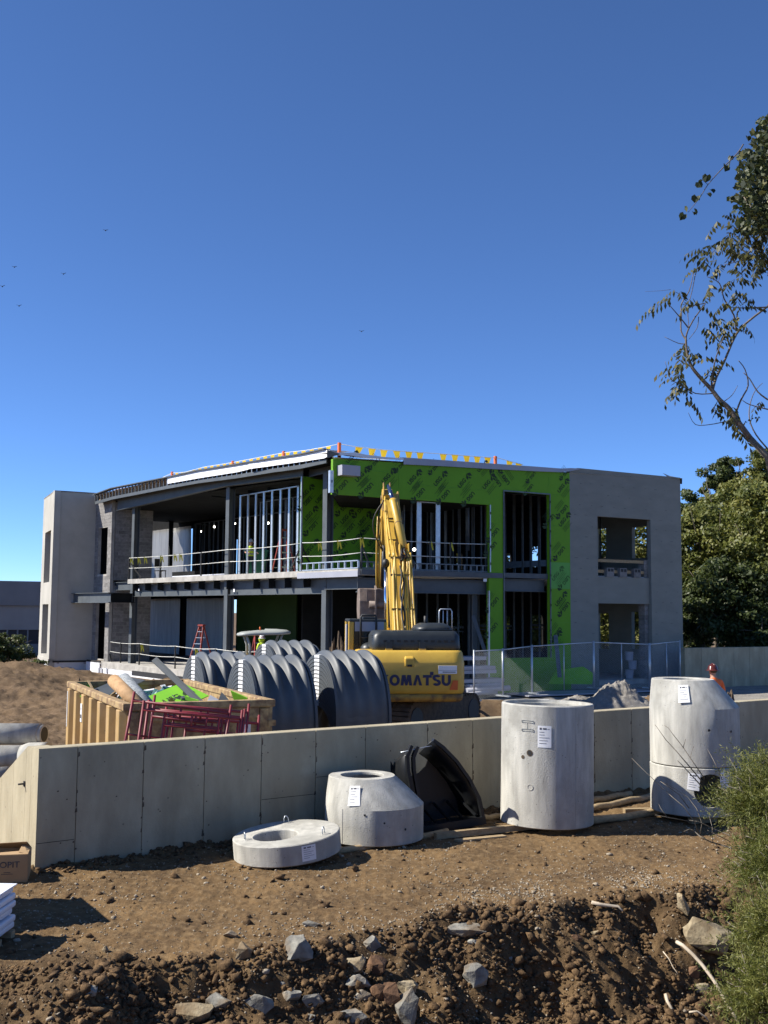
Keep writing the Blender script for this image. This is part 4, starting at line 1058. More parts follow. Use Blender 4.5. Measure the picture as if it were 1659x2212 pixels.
# bulbs strung inside
for x, y, o_ in ((385, 1148, 8), (393, 1146, 8), (463, 1138, 6), (435, 1148, 8), (507, 1131, 4), (579, 1130, 5)):
    m2 = MB(); m2.ell(pl(x, y, o_), (.06,) * 3, 8, 6); part(m2, 'lit_bulb', M_LAMP)
for x, y, o_ in ((895, 1187, 4), (1047 - 38, 1157, 4)):
    m2 = MB(); m2.ell(pr(x, y, o_), (.07,) * 3, 8, 6); part(m2, 'lit_bulb', M_LAMP)
# ------------------------------------------------------------------ precast concrete manhole pieces
def paper(parent, P, N, Xd, w_, h_, lines=5, head=True):
    """a printed paper sheet stuck on at P (local coordinates of parent)"""
    N = V(N).normalized(); Xd = V(Xd).normalized(); Yd = N.cross(Xd)
    mb = MB(); mb.box(V(P) + N * .003, (w_, h_, .003), Xd, Yd, N); o = mb.build('paper_label', M_LABEL, parent)
    m2 = MB()
    if head:
        m2.box(V(P) + N * .006 + Yd * h_ * .36 - Xd * w_ * .28, (w_ * .14, h_ * .09, .001), Xd, Yd, N)
        m2.box(V(P) + N * .006 + Yd * h_ * .36 + Xd * w_ * .02, (w_ * .3, h_ * .07, .001), Xd, Yd, N)
    for i in range(lines):
        l_ = w_ * (.75 - .35 * RND.random()); m2.box(V(P) + N * .006 + Yd * h_ * (.2 - .13 * i) - Xd * (w_ * .4 - l_ / 2), (l_, h_ * .022, .001), Xd, Yd, N)
    p2 = m2.build('label_print', M_PRINT, o); p2['kind'] = 'stuff'
    return o
def cyl_paper(parent, r, ang, z, w_, h_, ox=0.0, tilt=0.0, sl=0.0):
    """paper wrapped on a round wall, with lines of print"""
    def P(u, v, lift):
        u2 = u * math.cos(tilt) - v * math.sin(tilt); v2 = u * math.sin(tilt) + v * math.cos(tilt)
        rr = r - sl * v2 / math.sqrt(1 + sl * sl) + lift; a = ang + u2 / r; return V((ox * (1 + .0 * v2) + rr * math.cos(a), rr * math.sin(a), z + v2 / math.sqrt(1 + sl * sl)))
    def patch(mb, u0, u1, v0, v1, lift, n=8):
        for i in range(n):
            a, b_ = u0 + (u1 - u0) * i / n, u0 + (u1 - u0) * (i + 1) / n; mb.poly([P(a, v0, lift), P(b_, v0, lift), P(b_, v1, lift), P(a, v1, lift)])
    mb = MB(); patch(mb, -w_ / 2, w_ / 2, -h_ / 2, h_ / 2, .004); o = mb.build('paper_label', M_LABEL, parent)
    m2 = MB(); patch(m2, -w_ * .36, -w_ * .2, h_ * .32, h_ * .41, .006, 2); patch(m2, -w_ * .12, w_ * .16, h_ * .33, h_ * .40, .006, 2); patch(m2, w_ * .22, w_ * .38, h_ * .34, h_ * .36, .006, 2)
    for i in range(5):
        l_ = w_ * (.75 - .4 * RND.random()); patch(m2, -w_ * .38, -w_ * .38 + l_, h_ * (.2 - .13 * i), h_ * (.22 - .13 * i), .006, 3)
    m2.build('label_print', M_PRINT, o)['kind'] = 'stuff'
    return o
def cone_prof(rb, h1, rt, rh, h2, dx, wall=.13):
    prof = [(rb - wall, 0), (rb - .01, 0), (rb, .01), (rb, h1 * .5), (rb, h1), (rt + (rb - rt) * .5, h1 + h2 * .5), (rt, h1 + h2 - .012), (rt - .012, h1 + h2), (rh + .01, h1 + h2), (rh, h1 + h2 - .01), (rh, h1 + h2 * .9), (rb - wall, h1)]
    off = [0, 0, 0, 0, 0, dx * .5, dx, dx, dx, dx, dx, 0]
    return prof, off
def dark_disc(parent, r, ang, z, rad, ox=0, sl=0.0, name='lifting_hole', mat=M_BLK):
    n = V((math.cos(ang), math.sin(ang), sl)).normalized(); q = V((ox + r * math.cos(ang), r * math.sin(ang), z)); x = V((-math.sin(ang), math.cos(ang), 0)); y = n.cross(x)
    mb = MB(); mb.poly([q + n * .004 + x * rad * math.cos(a) + y * rad * math.sin(a) for a in [k * math.pi / 7 for k in range(14)]])
    ring = MB(); 
    o = mb.build(name, mat, parent); return o
RB = .735
# lone cone section
c0 = at(808, 1790, 16.35); cz = .06
t = thing('manhole_cone', 'small squat concrete manhole cone with a round opening, beside the flat ring', 'manhole cone', (c0.x, 16.35, cz), group='precast manhole pieces')
prof, off = cone_prof(RB, .50, .50, .315, .40, -.185)
mb = MB(); mb.smooth = True; mb.lathe(prof, 72, off=off, closed=True); body = mb.build('body', M_PRE, t)
md = body.modifiers.new('edge', 'EDGE_SPLIT'); md.split_angle = math.radians(28)
cyl_paper(t, .632, math.radians(-108), .69, .17, .29, ox=-.088, sl=.45, tilt=.08)
dark_disc(t, .60, math.radians(-30), .66, .045, ox=-.06, sl=.6); dark_disc(t, RB, math.radians(-52), .22, .018); dark_disc(t, RB, math.radians(-78), .33, .014); dark_disc(t, RB, math.radians(-100), .44, .016)
mb = MB(); a_ = math.radians(-128); mb.bar((RB * math.cos(a_) * 1.001, RB * math.sin(a_) * 1.001, .02), (RB * math.cos(a_) * 1.001, RB * math.sin(a_) * 1.001, .5), .008, .008, (math.cos(a_), math.sin(a_), 0)); mb.build('mould_seam', M_PRE, t)

# flat ring slab lying tilted on the ground
p0 = at(622, 1828, 15.1)
t = thing('concrete_ring', 'thick round concrete slab with an off-centre hole, lying tilted on the dirt', 'concrete ring', (p0.x, 15.1, .09), group='precast manhole pieces')
t.rotation_euler = (math.radians(2.5), math.radians(-5.0), 0)
mb = MB(); n = 72; R_o, R_h, H = .735, .30, .27; hc = (-.14, -.09)
def ring_pts(r, z, c=(0, 0)): return [(c[0] + r * math.cos(2 * math.pi * k / n), c[1] + r * math.sin(2 * math.pi * k / n), z) for k in range(n)]
mb.smooth = True
rings = [ring_pts(R_h * .97, 0, hc), ring_pts(R_o - .01, 0), ring_pts(R_o, .012), ring_pts(R_o, H - .012), ring_pts(R_o - .012, H), ring_pts(R_h + .012, H, hc), ring_pts(R_h, H - .012, hc)]
bs = [mb.add(r) for r in rings]
for i in range(len(bs)):
    j = (i + 1) % len(bs)
    for k in range(n): mb.face((bs[i] + k, bs[i] + (k + 1) % n, bs[j] + (k + 1) % n, bs[j] + k))
body = mb.build('body', M_PRE, t); body.modifiers.new('edge', 'EDGE_SPLIT').split_angle = math.radians(28)
cyl_paper(t, R_o, math.radians(-62), H * .52, .2, .2)
for a in (200, 95, -25):
    a = math.radians(a); q = V((.58 * math.cos(a), .58 * math.sin(a), H - .03)); x = V((-math.sin(a), math.cos(a), 0))
    mb = MB(); mb.tube([q - x * .035, q - x * .03 + ZU * .09, q - x * .012 + ZU * .125, q + x * .012 + ZU * .125, q + x * .03 + ZU * .09, q + x * .035], .008, 6); mb.build('lifting_loop', M_GALV, t)
    mb = MB(); mb.lathe([(0.0, .004), (.07, .003), (.075, -.002)], 10, (q.x, q.y, H)); mb.build('loop_pocket', M_PRE, t)

# tall plain riser
q = at(1181, 1762, 17.5)
t = thing('manhole_riser', 'tall plain concrete manhole cylinder standing upright before the wall', 'manhole riser', (q.x, 17.5, .08), group='precast manhole pieces')
t.rotation_euler = (math.radians(-.5), math.radians(.8), 0); HR = 1.87
mb = MB(); mb.smooth = True
mb.lathe([(RB - .13, 0), (RB - .012, 0), (RB, .012)] + [(RB, .012 + (HR - .03) * k / 6) for k in range(1, 7)] + [(RB - .015, HR), (RB - .06, HR), (RB - .065, HR - .05), (RB - .13, HR - .05)], 80, closed=True)
body = mb.build('body', M_PRE, t); body.modifiers.new('edge', 'EDGE_SPLIT').split_angle = math.radians(28)
cyl_paper(t, RB, math.radians(-102), HR - .47, .21, .33)
dark_disc(t, RB, math.radians(-120), 1.14, .05, name='lifting_hole', mat=M_MUD); dark_disc(t, RB + .002, math.radians(-120), 1.14, .035)
a = math.radians(-119); q = V((RB * math.cos(a), RB * math.sin(a), .62)); x = V((-math.sin(a), math.cos(a), 0))
mb = MB(); mb.tube([q + x * .045 * math.cos(k * .524) + ZU * .045 * math.sin(k * .524) for k in range(13)], .006, 5); mb.build('plug_ring', M_PRE, t)
dark_disc(t, RB, math.radians(-129), 1.07, .03, mat=M_MUD, name='chipped_spot')
mb = MB(); a = math.radians(-62); mb.bar((RB * 1.001 * math.cos(a), RB * 1.001 * math.sin(a), .02), (RB * 1.001 * math.cos(a), RB * 1.001 * math.sin(a), HR - .04), .012, .008, (math.cos(a), math.sin(a), 0)); mb.build('mould_seam', M_PRE, t)
m2 = MB(); a = math.radians(-123); nn = V((math.cos(a), math.sin(a), 0)); x = V((-math.sin(a), math.cos(a), 0)); q = nn * (RB + .001)
for z_, w_, h_ in ((1.63, .2, .004), (1.60, .2, .004), (1.50, .2, .004), (1.47, .2, .004)): m2.box(q + ZU * z_, (w_, .006, h_), x, -nn, ZU)
for xx, z_, h_ in ((0, 1.55, .09), (-.1, 1.615, .03), (.1, 1.615, .03), (-.1, 1.485, .03), (.1, 1.485, .03)): m2.box(q + x * xx + ZU * z_, (.004, .006, h_), x, -nn, ZU)
o = m2.build('pencil_mark', M_STEEL, t); o['kind'] = 'stuff'

# two piece stack at the right : riser with a pipe hole, cone on top
q = at(1503, 1742, 18.3)
SX, SY, SZ = q.x, 18.3, .14
t = thing('manhole_riser', 'concrete manhole riser with a big round pipe hole, under the cone on the right', 'manhole riser', (SX, SY, SZ), group='precast manhole pieces')
mb = MB(); mb.smooth = True; H1 = .77
mb.lathe([(0, .02), (RB - .01, 0), (RB, .012), (RB, .3), (RB, .6), (RB, H1 - .012), (RB - .012, H1), (RB - .13, H1), (RB - .13, .15), (0, .15)], 80)
body = mb.build('body', M_PRE, t)
cut = MB(); aH = math.radians(-87); hd = V((math.cos(aH), math.sin(aH), 0)); cut.tube([hd * .35 + ZU * .42, hd * 1.2 + ZU * .42], .265, 28)
co = cut.build('pipe_hole_cutter', M_BLK, t)
for ob in (body, co):
    bm = bmesh.new(); bm.from_mesh(ob.data); bmesh.ops.remove_doubles(bm, verts=bm.verts, dist=1e-5); bmesh.ops.recalc_face_normals(bm, faces=bm.faces); bm.to_mesh(ob.data); bm.free()
md = body.modifiers.new('hole', 'BOOLEAN'); md.object = co; md.operation = 'DIFFERENCE'; md.solver = 'EXACT'
bpy.context.view_layer.update()
me2 = bpy.data.meshes.new_from_object(body.evaluated_get(bpy.context.evaluated_depsgraph_get())); body.modifiers.clear(); body.data = me2
bpy.data.objects.remove(co); body.modifiers.new('edge', 'EDGE_SPLIT').split_angle = math.radians(28)
mb = MB(); xh = V((-math.sin(aH), math.cos(aH), 0)); 
mb.tube([hd * (RB - .06 - .03 * (1 - math.cos(k * 2 * math.pi / 24)) * 0 - .265 ** 2 * math.cos(k * 2 * math.pi / 24) ** 2 / 1.5) + xh * .262 * math.cos(k * 2 * math.pi / 24) + ZU * (.42 + .262 * math.sin(k * 2 * math.pi / 24)) for k in range(25)], .012, 6); mb.build('hole_gasket', M_BLK, t)
cyl_paper(t, RB, math.radians(-108), .56, .19, .27, tilt=-.1); cyl_paper(t, RB, math.radians(-68), .58, .17, .25); 
mb = MB(); a = math.radians(-69); mb.bar((RB * 1.001 * math.cos(a), RB * 1.001 * math.sin(a), .5), (RB * 1.001 * math.cos(a), RB * 1.001 * math.sin(a), H1 - .02), .02, .012, (math.cos(a), math.sin(a), 0)); mb.build('mould_seam', M_LABEL, t)
t = thing('manhole_cone', 'tall concrete manhole cone stacked on top of the riser with the pipe hole', 'manhole cone', (SX, SY, SZ + H1 + .012), group='precast manhole pieces')
prof, off = cone_prof(RB - .005, .93, .515, .315, .45, -.18)
mb = MB(); mb.smooth = True; mb.lathe(prof, 72, off=off, closed=True); body = mb.build('body', M_PRE, t); body.modifiers.new('edge', 'EDGE_SPLIT').split_angle = math.radians(28)
cyl_paper(t, .628, math.radians(-112), 1.17, .17, .3, ox=-.095, sl=.42, tilt=.08)
dark_disc(t, .63, math.radians(-32), 1.08, .05, ox=-.05, sl=.6); dark_disc(t, RB, math.radians(-88), .6, .02); dark_disc(t, RB, math.radians(-55), .57, .02)

# ------------------------------------------------------------------ black end cap leaning on the wall
ec = at(965, 1765, 17.0)
t = thing('drain_end_cap', 'black plastic drain chamber end cap leaning open-side out against the wall', 'end cap', (ec.x, 17.05, -.02), 0.36)
# front rim (x, z) : left foot, left side, gap at the top, right curve, right foot
Lf = [(-.52, .12), (-.535, .35), (-.60, .70), (-.66, 1.0), (-.67, 1.2), (-.60, 1.36)]
Rf = [(.62, .20), (.55, .50), (.38, .80), (.16, 1.09), (-.08, 1.32), (-.24, 1.43)]
def shell(front, back, name, mat=M_BPL, th=.025):
    mb = MB(); mb.smooth = True; n = len(front)
    f = mb.add([V((x, 0, z)) for x, z in front]); b = mb.add([V((x, .55, z)) for x, z in back])
    for i in range(n - 1): mb.face((f + i, f + i + 1, b + i + 1, b + i))
    o = mb.build(name, mat, t); md = o.modifiers.new('thick', 'SOLIDIFY'); md.thickness = th; md.offset = 0; return o
Lb = [(-.50, .02), (-.60, .33), (-.70, .60), (-.72, .85), (-.66, 1.02), (-.55, 1.12)]
Rb = [(.50, .15), (.42, .42), (.26, .68), (.06, .92), (-.12, 1.08), (-.24, 1.16)]
shell(Lf, Lb, 'left_wall'); shell(Rf, Rb, 'right_wall')
def rim(pts_, name):
    mb = MB()
    for i in range(len(pts_) - 1):
        a, b = pts_[i], pts_[i + 1]; mb.bar((a[0], -.01, a[1]), (b[0], -.01, b[1]), .05, .07, (0, 1, 0))
    return mb.build(name, M_BPL, t)
rim(Lf, 'front_rim'); rim(Rf, 'front_rim'); rim([(x + .10, z - .02) for x, z in Lf[1:]], 'inner_lip')
# back panel with the round pipe opening cut out of its top
arc = [(-.40 + .33 * math.cos(a), 1.13 + .33 * math.sin(a)) for a in [math.radians(d) for d in (-10, -35, -60, -85, -110, -140, -165)]]
pan = [(-.50, .02), (.50, .15), (.42, .42), (.26, .68), (.06, .92), (-.07, 1.05)] + arc + [(-.72, .95), (-.70, .60), (-.60, .33)]
mb = MB(); mb.prism([V((x, .55, z)) for x, z in pan], V((0, .025, 0))); mb.build('back_panel', M_BPL, t)
mb = MB(); mb.hexa([V((-.54, -.06, -.02)), V((.66, -.06, .10)), V((.5, .56, .02)), V((-.5, .56, -.05))], [V((-.54, -.06, .12)), V((.64, -.06, .22)), V((.5, .56, .13)), V((-.5, .56, .02))]); mb.build('foot_plate', M_BPL, t)
for k in range(5):
    mb = MB(); xx = -.42 + k * .23; mb.bar((xx, .0, .15 + .022 * k), (xx - .05, .5, .33 + .02 * k), .03, .03); mb.build('stiffening_rib', M_BPL, t)
mb = MB(); mb.tube([(-.78, -.02, 1.26), (-.6, -.02, 1.29), (-.36, -.03, 1.33), (-.26, -.02, 1.34)], .007, 5); mb.build('tie_wire', M_GALV, t)

# ------------------------------------------------------------------ timbers on the ground
def log(p, q, r, label, cat='log', r2=None, mat=M_WOOD):
    p = V(p); q = V(q); mb = MB(); n = 6; pts_ = [p.lerp(q, i / n) + V((0, 0, .012 * math.sin(i * 2.1))) for i in range(n + 1)]
    mb.tube(pts_, r, 10, True, r2 or r); return solo(mb, 'timber_pole', mat, label, cat, p, 'timbers under the manhole pieces')
def plank(p, q, w_, h_, label, cat='board', mat=M_WOOD):
    mb = MB(); mb.bar(p, q, w_, h_); return solo(mb, 'timber_board', mat, label, cat, V(p), 'timbers under the manhole pieces')
g = lambda x, y, z=.05: atz(x, y, z)
log(g(690, 1848, .04), g(966, 1796, .05), .045, 'round pole running from the flat ring past the small cone', r2=.05)
plank(g(940, 1806, .06), g(1300, 1768, .06), .09, .09, 'square timber in front of the upright cylinder')
plank(g(985, 1816, .02), g(1090, 1806, .02), .12, .03, 'thin broken board under the square timber')
log(g(1265, 1776, .06), g(1500, 1742, .06), .06, 'round pole from the cylinder towards the stack on the right')
log(g(1275, 1730, .09), g(1362, 1714, .09), .055, 'upper short pole between the cylinder and the stack', r2=.05)
log(g(1270, 1748, .06), g(1405, 1720, .06), .055, 'lower short pole between the cylinder and the stack')
plank(g(1348, 1752, .07), g(1520, 1748, .07), .12, .08, 'sawn board poking out from below the manhole stack')
log(g(1040, 1768, .05), g(1090, 1762, .05), .05, 'stub of pole between the black end cap and the cylinder')
plank(g(1490, 1772, .05), g(1545, 1768, .05), .1, .1, 'short block under the right side of the manhole stack')

# ------------------------------------------------------------------ carton and wrapped pallets
t = thing('cardboard_box', 'open brown cardboard carton at the wall end on the left', 'cardboard box', (-4.72, 13.68, .0), .22)
bw_, bd_, bh_ = .62, .42, .34
def card(pts_, name): 
    mb = MB(); n_ = (V(pts_[1]) - V(pts_[0])).cross(V(pts_[2]) - V(pts_[0])).normalized(); mb.prism([V(p) for p in pts_], n_ * .006); return mb.build(name, M_CARD, t)
x0, x1, y0, y1 = -bw_ / 2, bw_ / 2, 0, bd_
card([(x0, y0, 0), (x1, y0, 0), (x1, y0, bh_), (x0, y0, bh_)], 'front_side'); card([(x0, y1, 0), (x0, y1, bh_), (x1, y1, bh_), (x1, y1, 0)], 'back_side')
card([(x0, y0, 0), (x0, y0, bh_), (x0, y1, bh_), (x0, y1, 0)], 'left_side'); card([(x1, y0, 0), (x1, y1, 0), (x1, y1, bh_), (x1, y0, bh_)], 'right_side')
card([(x0, y0, .01), (x0, y1, .01), (x1, y1, .01), (x1, y0, .01)], 'bottom')
card([(x0, y1, bh_), (x0 + .02, y1 - .17, bh_ + .09), (x1 - .04, y1 - .16, bh_ + .10), (x1, y1, bh_)], 'flap'); card([(x0, y0, bh_), (x1, y0, bh_), (x1, y0 + .15, bh_ + .015), (x0, y0 + .18, bh_ - .02)], 'flap')
card([(x1, y0, bh_), (x1, y1, bh_), (x1 - .1, y1 - .03, bh_ + .06), (x1 - .12, y0 + .06, bh_ + .02)], 'flap'); card([(x0, y0, bh_), (x0 - .10, y0 - .02, bh_ - .12), (x0 - .10, y1 - .05, bh_ - .10), (x0, y1, bh_)], 'flap')
fm = font_mesh('POPIT', .105, .001, 0, 1.05); fm.materials.clear(); fm.materials.append(M_PRINT)
o = link('lettering', fm, t, (.07, -.011, .22), (math.pi / 2, 0, 0))
m2 = MB(); m2.box((.07, -.009, .13), (.08, .002, .006)); m2.box((.07, -.009, .11), (.14, .002, .006)); m2.build('small_print', M_PRINT, t)['kind'] = 'stuff'

def pallet(name, label, loc, rz, sx, sy, n, lh):
    t = thing(name, label, 'pallet', loc, rz, 'white wrapped pallets')
    for k in range(3):
        mb = MB(); mb.box((0, (k - 1) * sy * .42, .05), (sx, .1, .09)); mb.build('pallet_runner', M_WOOD, t)
    for k in range(n):
        mb = MB(); j = .02 * math.sin(k * 2.3); mb.box((j, .01 * math.cos(k * 1.7), .11 + lh * (k + .5)), (sx - .02, sy - .02, lh - .006)); o = mb.build('sack', M_WHITE, t); bevel(o, lh * .3, 3)
    mb = MB(); mb.box((0, 0, .115 + lh * n), (sx, sy, .012)); mb.build('wrap_top', M_WHITE, t)
    return t
e = atz(22, 2092, -.05)
pallet('wrapped_pallet', 'white shrink-wrapped pallet of flat sacks at the lower left edge', (e.x - .80, e.y + .44, nh(e.x, e.y) - .02), -.05, 1.1, .8, 6, .072)
pallet('wrapped_pallet', 'taller white wrapped pallet stack beyond the first one', (-5.2, 12.25, -.02), .55, 1.0, 1.15, 15, .085)

# ------------------------------------------------------------------ grey plastic chambers, nested in four stacks
CW, CH, CL = 2.2, 1.32, 1.3
def prof_z(x, s=1.0): 
    a = min(1, abs(x) / (CW / 2)); return CH * (1 - a ** 2.35) ** .56
def chamber_mesh():
    mb = MB(); mb.smooth = True
    NXs, NY = 44, 61
    xs = [CW / 2 * math.sin(-math.pi / 2 + math.pi * i / NXs) for i in range(NXs + 1)]
    for j in range(NY + 1):
        y = CL * j / NY
        c = .5 - .5 * math.cos(2 * math.pi * (y - .02) / (CL - .04) * 4.0) if .02 < y < CL - .02 else 0
        c = c ** 1.15; 
        vs = []
        for x in xs:
            a = abs(x) / (CW / 2); amp = .185 * c * min(1, max(0, (1.02 - a) * 3.2)) ** .6
            sx = 1 + (amp * .38) ; vs.append((y, -x * (.965 + amp * .32), (prof_z(x) * (1 - .055) + amp * .95)))
        mb.add(vs)
    w_ = NXs + 1
    for j in range(NY):
        for i in range(NXs): a = j * w_ + i; mb.face((a, a + w_, a + w_ + 1, a + 1))
    return mb.mesh('shell', M_CHAM)
CH_ME = chamber_mesh()
def flange_mesh():
    mb = MB(); n = 40; xs = [CW / 2 * math.sin(-math.pi / 2 + math.pi * i / n) for i in range(n + 1)]
    o = [V((-.03, -x, prof_z(x))) for x in xs]; i_ = [V((-.03, -x * .985, max(-.02, prof_z(x * .99) - .072))) for x in xs]
    for k in range(n): mb.poly([o[k], o[k + 1], i_[k + 1], i_[k]])
    b = [p + V((.06, 0, -.004)) for p in o]
    for k in range(n): mb.poly([o[k], b[k], b[k + 1], o[k + 1]])
    c = [p + V((.02, 0, 0)) for p in i_]
    for k in range(n): mb.poly([i_[k], i_[k + 1], c[k + 1], c[k]])
    return mb.mesh('end_flange', M_CHAM)
FL_ME = flange_mesh()
lb_mb = MB()
for s_ in range(4):
    x0_ = .16 - .07 * s_; x1_ = x0_ - .07
    lb_mb.poly([V((-.033, x0_, prof_z(x0_) - .004)), V((-.033, x1_, prof_z(x1_) - .004)), V((-.033, x1_, prof_z(x1_) - .066)), V((-.033, x0_, prof_z(x0_) - .066))][::-1])
    lb_mb.poly([V((-.033, x0_, prof_z(x0_) + .002)), V((-.033, x1_, prof_z(x1_) + .002)), V((.03, x1_, prof_z(x1_) + .002)), V((.03, x0_, prof_z(x0_) + .002))])
LB_ME = lb_mb.mesh('white_label', M_LABEL)
back_me = None
def chamber(loc, rz, label, group):
    t = thing('drain_chamber', label, 'drain chamber', loc, rz, group)
    link('shell', CH_ME, t); link('end_flange', FL_ME, t); link('white_label', LB_ME, t)
    link('end_flange', FL_ME, t, (CL - .03, 0, 0))
    return t
TH = math.radians(26); AX = V((math.cos(TH), math.sin(TH), 0))
WHERE = {'A': 'behind the dumpster corner, front left', 'B': 'beside the excavator, front right', 'C': 'at the far left', 'D': 'in the middle at the back'}
def stack(key, x, y, Y, n, pitch=.088):
    top = at(x, y, Y); z0 = top.z - CH - (n - 1) * pitch
    for k in range(n):
        ordn = ['lowest', 'second', 'third', 'fourth', 'fifth', 'sixth', 'seventh', 'eighth', 'ninth', 'tenth', 'eleventh', 'twelfth', 'topmost'][k]
        lab = ('topmost grey ribbed drain chamber in the stack ' if k == n - 1 else ordn + ' ribbed chamber from the bottom in the stack ') + WHERE[key]
        chamber((top.x, Y, z0 + k * pitch), TH, lab, 'nested drain chambers, stack ' + WHERE[key])
    return z0
print('stack base', stack('A', 524, 1425, 23.0, 13), stack('B', 688, 1414, 24.3, 13), stack('C', 421, 1417, 25.6, 13), stack('D', 573, 1391, 28.2, 13))
# ------------------------------------------------------------------ excavator seen from behind
EX = V((.52, 32.9, -.15)); EH = .095
ex = thing('excavator', 'yellow crawler excavator seen from behind with its boom raised in front of the building', 'excavator', EX, EH)
def ep(mb, name, mat, parent=None):
    mb.v = [(x, y, 5.5 + (z - 5.5) * .9) if (y > 2.0 and z > 5.5) else (x, y, z) for x, y, z in mb.v]
    return mb.build(name, mat, parent or ex)
def rrect(w_, d_, r, n=6, y0=0.0):
    """rounded rectangle in plan, centre 0, rear edge at y0"""
    pts_ = []
    for cx_, cy_, a0_ in ((w_ / 2 - r, y0 + r, -90), (w_ / 2 - .02, y0 + d_ - .02, 0), (-w_ / 2 + .02, y0 + d_ - .02, 90), (-w_ / 2 + r, y0 + r, 180)):
        rr = r if cy_ < y0 + d_ / 2 else .02
        for k in range(n + 1):
            a = math.radians(a0_ + 90 * k / n); pts_.append((cx_ + rr * math.cos(a), cy_ + rr * math.sin(a)))
    return pts_
def loft(levels, n=6):
    mb = MB(); mb.smooth = True; ids = []; 
    for z, w_, d_, r, y0 in levels: pts_ = rrect(w_, d_, r, n, y0); ids.append(mb.add([(x, y, z) for x, y in pts_])); N_ = len(pts_)
    for i in range(len(ids) - 1):
        for k in range(N_): mb.face((ids[i] + k, ids[i] + (k + 1) % N_, ids[i + 1] + (k + 1) % N_, ids[i + 1] + k))
    mb.smooth = False
    mb.face([ids[0] + N_ - 1 - k for k in range(N_)]); mb.face([ids[-1] + k for k in range(N_)])
    return mb
cw = loft([(1.28, 2.9, 1.1, .30, -3.02), (1.32, 2.96, 1.16, .32, -3.07), (1.40, 3.0, 1.2, .34, -3.10), (2.12, 3.0, 1.2, .34, -3.10), (2.16, 2.99, 1.19, .34, -3.09), (2.40, 2.95, 1.12, .36, -2.98), (2.46, 2.9, 1.05, .38, -2.92), (2.47, 2.85, 1.0, .38, -2.88)])
o = ep(cw, 'counterweight', M_YEL); o.modifiers.new('edge', 'EDGE_SPLIT').split_angle = math.radians(35)
lo = loft([(1.06, 2.82, 1.0, .28, -2.94), (1.12, 2.92, 1.1, .3, -3.03), (1.275, 2.94, 1.12, .3, -3.05)]); o = ep(lo, 'counterweight_base', M_YELD)
mb = MB(); mb.hexa([V((-.22, -3.12, 2.02)), V((.06, -3.12, 2.02)), V((.10, -2.9, 2.05)), V((-.26, -2.9, 2.05))], [V((-.20, -3.13, 2.26)), V((.04, -3.13, 2.26)), V((.06, -2.9, 2.38)), V((-.22, -2.9, 2.38))]); o = ep(mb, 'camera_housing', M_YEL); bevel(o, .03, 2)
mb = MB(); mb.box((-.08, -3.125, 2.06), (.13, .03, .06)); ep(mb, 'camera_lens', M_BLK, o)
